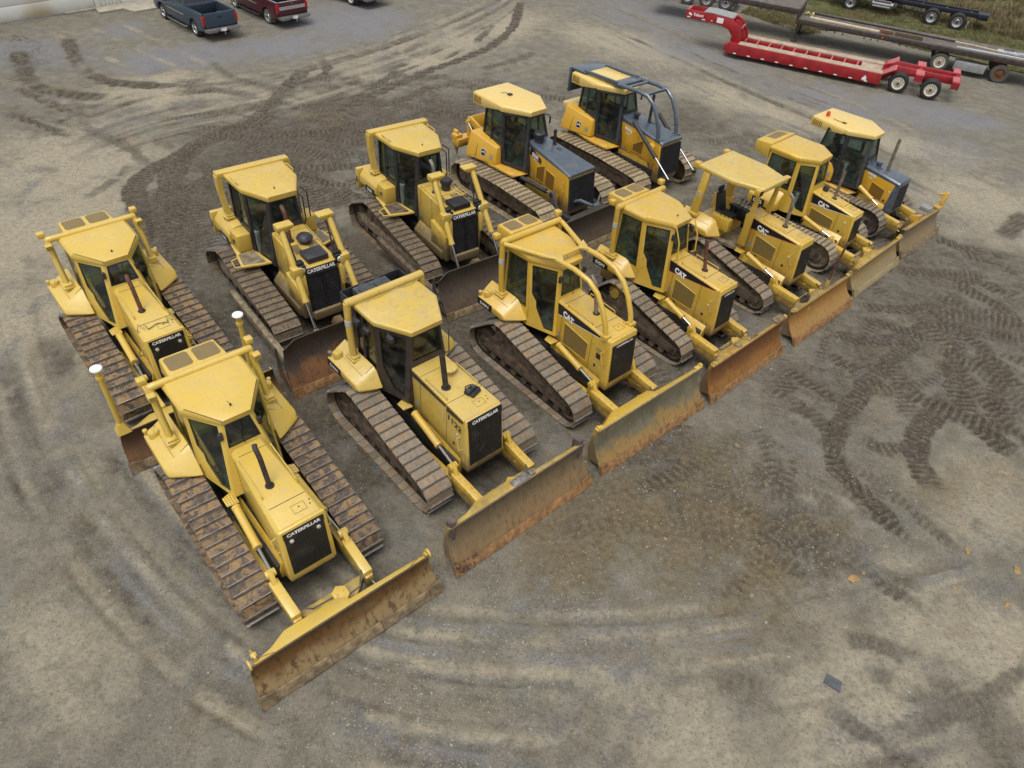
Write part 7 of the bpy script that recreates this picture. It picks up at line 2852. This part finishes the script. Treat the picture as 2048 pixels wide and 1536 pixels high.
# --- red lowbed trailer.  Local x runs from its front to its rear, y away from the camera
td = Vector((.918, -.397, 0)).normalized()
tang = math.atan2(td.y, td.x)
tr = thing('lowbed_trailer', 'red lowbed trailer with plank deck, gooseneck and two rear axles', 'trailer', (11.0, 45.1, 0), tang)
W = 2.62
RD, RT = M['trailer_red'], M['trailer_red_top']
q = MB()
q.box(-.05, 8.7, 0, .12, .24, .80)
q.box(-.05, 8.7, W - .12, W, .24, .80)
q.box(.0, 8.7, .78, .86, .30, .74)
q.box(.0, 8.7, W - .86, W - .78, .30, .74)
q.box(-.05, .6, .12, W - .12, .26, .70)
q.hull([(x, y, z) for x in (-.25, .05) for y in (.2, .8) for z in (.3, .62)])
q.hull([(x, y, z) for x in (-.25, .05) for y in (W - .8, W - .2) for z in (.3, .62)])
fr = q.build('side_rail', RD, tr, .012)
q = MB()
q.box(.6, 7.4, .86, W - .86, .27, .30)
q.build('belly_pan', RD, fr)
for k in range(10):
    x = .75 + k * .72
    q = MB()
    q.box(x - .04, x + .04, .86, W - .86, .56, .79)
    q.build('cross_member', RT, tr)
for (ya, yb) in ((.12, .45), (.455, .78), (W - .78, W - .455), (W - .45, W - .12)):
    q = MB()
    q.box(.55, 8.65, ya + .004, yb - .004, .745, .815)
    q.build('deck_plank', M['plank'], tr, .006, 1)
for k in range(4):
    q = MB()
    y0 = .87 + (W - 1.74) * k / 4
    q.box(7.45, 8.6, y0 + .004, y0 + (W - 1.74) / 4 - .004, .735, .795)
    q.build('deck_plank', M['plank'], tr, .006, 1)
q = MB()
for k in range(10):
    x = .5 + k * .83
    q.box(x - .09, x + .09, -.006, -.001, .28, .335)
q.build('reflector_strip', M['white'], fr)
q = MB()
q.hull([(7.75, -.006, .33), (7.95, -.006, .33), (7.98, -.006, .45), (7.72, -.006, .42), (7.86, -.006, .60), (7.75, -.003, .33), (7.95, -.003, .33), (7.86, -.003, .60)])
q.build('emblem', M['white'], fr)
for sd, y in ((0, .0), (1, W)):
    for ya in ((.80, .95) if sd == 0 else (W - .95, W - .80),):
        q = MB()
        q.prism([(8.55, .30), (8.75, .30), (9.35, .78), (12.4, .78), (12.4, 1.16), (9.25, 1.16), (8.55, .82)], 'y', ya[0], ya[1])
        q.build('rear_rail', RD, tr, .012)
    yy = (0.0, .95) if sd == 0 else (W - .95, W)
    for (xa, xb) in ((10.28, 10.72), (12.15, 12.5)):
        q = MB()
        q.box(xa, xb, min(yy) + .02, max(yy), 1.10, 1.18)
        q.build('cross_plate', RT, tr, .01)
        q = MB()
        q.box(xa, xb, min(yy) + .02 if sd == 0 else max(yy) - .05, min(yy) + .05 if sd == 0 else max(yy), .78, 1.10)
        q.build('hanger_plate', RD, tr)
    q = MB()
    q.prism([(8.62, .80), (8.70, .80), (9.28, 1.18), (9.20, 1.18)], 'y', min(yy), max(yy))
    q.build('ramp_plate', RT, tr)
    for x in (9.62, 11.30):
        wheel(tr, x, .0 if sd == 0 else W, .51, .25, M['rim_white'], M['rubber'], -1 if sd == 0 else 1, True)
for (xa, xb) in ((8.6, 8.75), (10.4, 10.6), (12.30, 12.48)):
    q = MB()
    q.box(xa, xb, .95, W - .95, .80, 1.10)
    q.build('cross_member', RD, tr)
q = MB()
q.box(12.48, 12.56, .1, W - .1, .72, 1.12)
bm_ = q.build('rear_beam', RD, tr, .01)
for y in (.25, W - .25):
    q = MB()
    q.lathe([(0, 0), (.05, 0), (.05, .02), (0, .025)], (12.562, y, .9), 'x', 10)
    q.build('tail_lamp', M['taillamp'], bm_)
for y in (1.31,):
    for x in (9.62, 11.30):
        q = MB()
        q.cyl((x, .3, .51), (x, W - .3, .51), .07, 10)
        q.build('axle', M['void'], tr)
# gooseneck
yc = W / 2
NP = [(-3.0, 1.50), (-3.0, 1.96), (-1.4, 1.98), (-.25, 1.90), (.32, 1.60), (.58, 1.10), (.52, .60), (.08, .60), (-.06, 1.02), (-.34, 1.32), (-1.0, 1.48)]
for y in (yc - .62, yc + .54):
    q = MB()
    q.prism(NP, 'y', y, y + .08)
    g = q.build('gooseneck_side', RD, tr, .01)
    q = MB()
    if y < yc:
        lettering('Talbert', g, M['white'], (-2.55, y - .004, 1.68), (1, 0, 0), (0, 0, 1), .62, .16, bold=.02)
        q.hull([(-2.85, y - .006, 1.80), (-2.65, y - .006, 1.66), (-2.75, y - .006, 1.84), (-2.82, y - .003, 1.72), (-2.62, y - .006, 1.72)])
        q.build('emblem', M['white'], g)
        for xa, xb, za, zb in ((-2.9, -2.7, 1.56, 1.61), (-2.0, -1.8, 1.55, 1.60), (-1.10, -.72, 1.56, 1.84), (-1.45, -1.35, 1.58, 1.62)):
            q = MB()
            q.box(xa, xb, y - .006, y - .001, za, zb)
            q.build('neck_sticker', M['white'], g)
q = MB()
for xa, xb, z in ((-3.0, -2.9, 1.95), (-2.0, -1.9, 1.95)):
    q.box(xa, xb, yc - .54, yc + .54, z - .25, z)
q.build('neck_crossbar', RT, tr)
q = MB()
for (xa, za), (xb, zb) in (((-1.95, 1.975), (-1.4, 1.995)), ((-1.4, 1.995), (-.22, 1.915))):
    q.hull([(x, y, z + d_) for x, z in ((xa, za), (xb, zb)) for y in (yc - .62, yc + .62) for d_ in (0, .03)])
q.build('neck_plate', M['galv'], tr)
for y in (yc - .42, yc + .34):
    q = MB()
    q.prism([(-.05, 1.90), (.30, 1.76), (.72, 1.15), (.78, .74), (.48, .74), (.36, 1.1), (-.05, 1.5)], 'y', y, y + .07)
    q.build('neck_web', RD, tr, .01)
q = MB()
q.bar((-.18, yc - .55, 1.90), (-.18, yc + .55, 1.90), .08, .10)
q.bar((.42, yc - .55, 1.50), (.42, yc + .55, 1.50), .10, .08)
q.build('neck_crossbar', RT, tr)

# --- dark drop-deck trailer beyond it
dt = thing('drop_deck_trailer', 'dark rusty drop deck trailer with loose timber and beams on its planks', 'trailer', (15.85, 49.25, 0), math.atan2(-.392, .920))
BR = M['trailer_brown']
q = MB()
q.box(0, 14.2, .0, .14, .80, 1.05)
q.box(0, 14.2, W - .14, W, .80, 1.05)
q.box(0, 14.2, .75, .92, .62, .95)
q.box(0, 14.2, W - .92, W - .75, .62, .95)
for k in range(15):
    q.box(.4 + k * .95, .5 + k * .95, .14, W - .14, .84, .98)
df = q.build('frame', BR, dt, .01)
for k in range(9):
    q = MB()
    y0 = .15 + (W - .3) * k / 9
    q.box(.1, 14.15, y0 + .005, y0 + (W - .3) / 9 - .005, 1.03, 1.075)
    q.build('deck_plank', M['oldplank'], dt)
q = MB()
q.box(-9.5, .06, .05, W - .05, 1.30, 1.58)
q.box(-.02, .10, .0, W, 1.05, 1.60)
uf = q.build('upper_frame', BR, dt, .01)
for k in range(9):
    q = MB()
    y0 = .05 + (W - .1) * k / 9
    q.box(-9.45, .0, y0 + .005, y0 + (W - .1) / 9 - .005, 1.582, 1.625)
    q.build('deck_plank', M['oldplank'], dt)
for y in (.25, W - .35):
    q = MB()
    q.box(.12, .24, y, y + .14, .18, 1.34)
    q.box(.0, .36, y - .10, y + .22, .0, .18)
    q.build('landing_leg', BR, dt, .01)
q = MB()
for x in (1.9, 2.4, 2.9, 4.2, 4.6, 5.0, 6.3, 6.7, 7.1):
    q.box(x - .05, x + .05, .70, .745, .50, .60)
q.build('winch', M['galv'], dt, .005)
q = MB()
q.cyl((5.2, -.012, .93), (5.2, -.001, .93), .05, 10)
q.build('side_marker', M['amber'], df)
for x, rm in ((8.75, M['rim_white']), (12.05, M['rim_rust'])):
    for sd, y in ((-1, .04), (1, W - .04)):
        wheel(dt, x, y, .50, .26, rm, M['oldrubber'], sd, x < 10)
q = MB()
q.hull([(x, y, z) for x, z in ((9.55, .30), (11.25, .30), (11.25, .78), (9.55, .78)) for y in (.05, .55)])
q.build('tool_box', M['galv'], dt, .015)
q = MB()
q.box(14.1, 14.22, .05, W - .05, .55, 1.02)
q.build('rear_beam', BR, dt)


for c_ in dt.children:
    if not c_.name.startswith(('wheel', 'tool_box', 'landing')):
        c_.location.z += .30
LIFT = .30


def on_deck(name, label, cat, parts, mat, grp=None):
    """A thing lying on the drop-deck trailer, in that trailer's frame."""
    q = MB()
    for p in parts:
        if p[0] == 'box':
            q.box(*p[1:])
        elif p[0] == 'bar':
            q.bar(*p[1:])
        else:
            q.tube(*p[1:])
    o = q.build(name, mat, None, .006, 1)
    o.location, o.rotation_euler = (15.85, 49.25, LIFT), (0, 0, math.atan2(-.392, .920))
    return tag(o, label, cat, grp)


Z = 1.078
on_deck('timber', 'long pale timber lying along the near side of the dark trailer deck', 'timber', [('bar', (.7, .75, Z + .05), (4.9, .45, Z + .05), .16, .09)], M['lumber'], 'timbers and beams on the dark trailer')
on_deck('steel_channel', 'orange rusty short channel at the end of the pale timber', 'steel beam', [('box', 4.95, 5.7, .30, .62, Z, Z + .07), ('box', 4.95, 5.7, .30, .33, Z + .07, Z + .14), ('box', 4.95, 5.7, .59, .62, Z + .07, Z + .14)], M['rustbeam'], 'timbers and beams on the dark trailer')
on_deck('steel_channel', 'olive brown channel just behind the orange rusty one', 'steel beam', [('box', 5.8, 7.4, .32, .72, Z, Z + .05), ('box', 5.8, 7.4, .32, .36, Z + .05, Z + .13), ('box', 5.8, 7.4, .68, .72, Z + .05, Z + .13), ('box', 6.65, 6.72, .36, .68, Z + .05, Z + .10)], simple('olive_rust', (.10, .07, .035), .8, 0, .3), 'timbers and beams on the dark trailer')
on_deck('steel_beam', 'long thin brown beam along the far edge of the dark trailer deck', 'steel beam', [('bar', (.5, 1.9, Z + .05), (9.2, 1.45, Z + .05), .12, .10)], BR, 'timbers and beams on the dark trailer')
on_deck('timber', 'thin bent pale strip lying at the far rear of the dark trailer deck', 'timber', [('bar', (9.0, 1.5, Z + .03), (10.3, 1.42, Z + .04), .07, .05), ('bar', (10.3, 1.42, Z + .04), (11.6, 1.15, Z + .03), .07, .05)], M['lumber'], 'timbers and beams on the dark trailer')
on_deck('aluminium_beam', 'bright bare aluminium ladder rail lying along the near rear edge of the dark trailer', 'metal rail', [('box', 9.3, 14.6, .30, .40, Z, Z + .08), ('box', 9.9, 14.6, .46, .52, Z, Z + .06)], M['aluminium'], 'timbers and beams on the dark trailer')
on_deck('aluminium_plank', 'wide white aluminium plank with a wire coil at the rear of the dark trailer', 'metal plank', [('box', 11.5, 15.2, .95, 1.40, Z, Z + .10)], M['aluminium'], 'timbers and beams on the dark trailer')
on_deck('wire_coil', 'loose dark wire coil on the wide white aluminium plank', 'wire', [('tube', [(12.1 + .28 * math.cos(a * .5) * (1 - a * .008), 1.15 + .22 * math.sin(a * .5), Z + .13 + .004 * a) for a in range(26)] + [(12.6, 1.0, Z + .13), (12.9, .9, Z + .12)], .012, 5)], M['black'])
on_deck('rope_bundle', 'pale strap and black roller stowed at the front step of the dark trailer', 'strap', [('tube', [(.30, 1.2, Z + .08), (.45, 1.5, Z + .10), (.35, 1.8, Z + .1), (.6, 1.4, Z + .06)], .06, 7), ('tube', [(.75, 1.1, Z + .1), (.75, 1.5, Z + .1)], .10, 10)], M['brass'])

# --- black truck frame on the grass
cd_ = Vector((.905, -.425, 0)).normalized()
ch = thing('truck_chassis', 'black bare truck frame with shiny tandem rear wheels, parked on the grass', 'truck', (28.9, 55.35, 0), math.atan2(cd_.y, cd_.x))
CH = M['chassis']
q = MB()
for y in (.72, 1.62):
    q.box(-9.5, 1.75, y - .05, y + .05, .86, 1.14)
for x in (-8, -6.2, -4.4, -2.6, -1.0, .6, 1.65):
    q.box(x - .06, x + .06, .72, 1.62, .92, 1.08)
q.build('frame', CH, ch, .01)
q = MB()
q.box(1.05, 1.75, .60, 1.74, .78, 1.12)
q.build('rear_plate', CH, ch, .01)
for x in (-1.75, -.05):
    for sd, y in ((-1, .0), (1, 2.34)):
        wheel(ch, x, y, .53, .27, M['rim_alloy'], M['rubber'], sd, True, 10, 1)
    q = MB()
    q.cyl((x, .3, .53), (x, 2.0, .53), .12, 12)
    q.build('axle', CH, ch)
for sd, y in ((-1, .0), (1, 2.34)):
    wheel(ch, -7.3, y, .53, .30, M['rim_alloy'], M['rubber'], sd, False, 10, 1)
q = MB()
q.lathe([(0, 0), (.30, .02), (.32, .06), (.32, 1.44), (.30, 1.48), (0, 1.5)], (-5.9, .35, .70), 'x', 20)
tk = q.build('fuel_tank', M['chrome'], ch)
q = MB()
q.box(-5.8, -4.6, -.02, .16, .96, 1.02)
q.box(-5.8, -4.6, -.02, .10, .60, .65)
q.build('tank_step', M['aluminium'], tk)
q = MB()
for k in range(6):
    q.box(-5.75 + k * .2, -5.66 + k * .2, -.027, -.021, .97, 1.01)
q.build('reflector_strip', M['taillamp'], tk)
q = MB()
q.box(-7.0, -4.3, -.05, 2.4, 1.2, 2.9)
q.hull([(-7.0, y, z) for y in (0, 2.34) for z in (1.1, 2.9)] + [(-8.9, y, z) for y in (.15, 2.2) for z in (.9, 1.75)])
q.build('cab', M['chassis'], ch, .06)
q = MB()
q.box(-4.2, -3.8, .5, 1.8, .60, .85)
q.build('air_tank', CH, ch, .03)
q = MB()
q.bar((-3.6, .35, .66), (-1.9, .35, .62), .10, .10)
q.build('side_bar', CH, ch)
q = MB()
q.box(.60, .64, .02, .60, .25, .62)
q.build('mud_flap', M['aluminium'], ch)

# --- tractor at the head of the dark trailer, only its rear wheels in view
ta = thing('truck_tractor', 'dusty truck at the top edge, its tandem wheels behind the red gooseneck', 'truck', (11.2, 55.8, 0), math.atan2(-.33, .944))
q = MB()
for y in (.72, 1.62):
    q.box(-6, 2.4, y - .05, y + .05, .80, 1.06)
q.box(-5.5, -2.6, .0, 2.34, 1.1, 3.2)
q.box(1.9, 2.35, .1, 2.3, .55, .62)
q.build('frame', CH, ta, .02)
for x in (-1.2, .15, 1.5):
    for sd, y in ((-1, .0), (1, 2.34)):
        wheel(ta, x, y, .53, .27, M['rim_alloy'] if x > -1 else M['rim_alloy'], M['oldrubber'], sd, True, 10, 1)
q = MB()
q.box(2.2, 2.26, .0, .6, .30, 1.0)
q.build('mud_flap', M['oldrubber'], ta)

# ------------------------------------------------------------------ grass strip and brush bank
def grass_patch(name, label, poly, n, h0, h1, mats, seed, lean=.5):
    rr_ = random.Random(seed)
    P = [(p.x, p.y) for p in poly]
    xs, ys = [p[0] for p in P], [p[1] for p in P]

    def inside(x, y):
        s = False
        j = len(P) - 1
        for i in range(len(P)):
            if (P[i][1] > y) != (P[j][1] > y) and x < (P[j][0] - P[i][0]) * (y - P[i][1]) / (P[j][1] - P[i][1]) + P[i][0]:
                s = not s
            j = i
        return s
    V, F, MI = [], [], []
    cnt = 0
    while cnt < n:
        x, y = rr_.uniform(min(xs), max(xs)), rr_.uniform(min(ys), max(ys))
        if not inside(x, y):
            continue
        dens = vnoise(np.array([x / 1.1]), np.array([y / 1.1]), 5)[0]
        if rr_.random() > .25 + dens:
            continue
        cnt += 1
        hh = rr_.uniform(h0, h1) * (.5 + dens)
        k = int(min(len(mats) - 1, max(0, rr_.gauss(dens * len(mats) - .3, .7))))
        for _ in range(3):
            a = rr_.uniform(0, 6.28)
            w = rr_.uniform(.012, .028) * (1 + hh)
            lx, ly = math.cos(a) * lean * hh * rr_.random(), math.sin(a) * lean * hh * rr_.random()
            o = len(V)
            x1, y1 = x + rr_.gauss(0, .06), y + rr_.gauss(0, .06)
            V += [(x1 - math.sin(a) * w, y1 + math.cos(a) * w, -.02), (x1 + math.sin(a) * w, y1 - math.cos(a) * w, -.02), (x1 + lx, y1 + ly, hh)]
            F.append((o, o + 1, o + 2))
            MI.append(k)
    me_ = bpy.data.meshes.new(name)
    me_.from_pydata(V, [], F)
    me_.polygons.foreach_set('material_index', MI)
    for m_ in mats:
        me_.materials.append(m_)
    o = link(name, me_, None, 'stuff')
    o['label'] = label
    return o


G1 = simple('grass_green', (.085, .105, .032), .9, 0, .2)
G2 = simple('grass_olive', (.135, .130, .048), .9, 0, .2)
G3 = simple('grass_straw', (.255, .205, .105), .9, 0, .2)
G4 = simple('dead_stem', (.150, .100, .060), .9, 0, .3)
verge = [ground_at(*p) for p in ((1420, -30), (1560, 40), (1700, 62), (1840, 100), (2060, 150), (2200, 150), (2200, 60), (2000, 60), (1800, 20), (1640, -30))]
# soil under the verge
q = MB()
vp = [(p.x, p.y, .06) for p in [ground_at(*p) for p in ((1400, -60), (1560, 34), (1640, 60), (1760, 72), (1900, 112), (2048, 148), (2300, 190), (2500, 60), (1980, -90))]]
t = NT('verge_turf')
v = t.coord()
n1, n2 = t.noise(v, .9, 5, .65), t.noise(v, 8, 5, .7)
c = t.mix(t.ramp(n1, .38, .6), (.085, .098, .034), (.155, .130, .065))
c = t.mix(t.ramp(n2, .45, .7, 0, .8), c, (.06, .062, .026))
c = t.mix(t.ramp(n2, .42, .25, 0, .6), c, (.22, .19, .10))
t.bsdf(c, .95, 0, .2, n2, .9, .06)
q.poly(vp)
q.build('verge', t.m, None, smooth=False, kind='structure')
grass_patch('grass', 'short green and straw grass on the verge beside the trailers', verge, 26000, .07, .20, [G1, G1, G2, G3], 4)
bank = [ground_at(*p) for p in ((1700, -40), (1780, 26), (1850, 42), (1960, 62), (2060, 88), (2300, 100), (2400, -60))]
grass_patch('brush', 'tall dry brown brush and straw weeds on the bank behind the truck frame', bank, 30000, .12, .48, [G4, G2, G4, G2, G3], 9, 1.2)
strip_ = [ground_at(*p) for p in ((1480, 26), (1560, 52), (1610, 70), (1640, 66), (1620, 50), (1560, 34), (1500, 14))]
grass_patch('weeds', 'thin straw coloured weeds along the upper dark trailer', strip_, 2500, .05, .18, [G3, G2, G3], 12)
# rough weeds by the white door
wd_ = [ground_at(*p) for p in ((0, 78), (30, 68), (80, 84), (90, 108), (40, 118), (0, 112))]
grass_patch('weeds', 'sparse green weeds in the gravel before the white door', wd_, 260, .02, .05, [G1, G2, G3], 14)
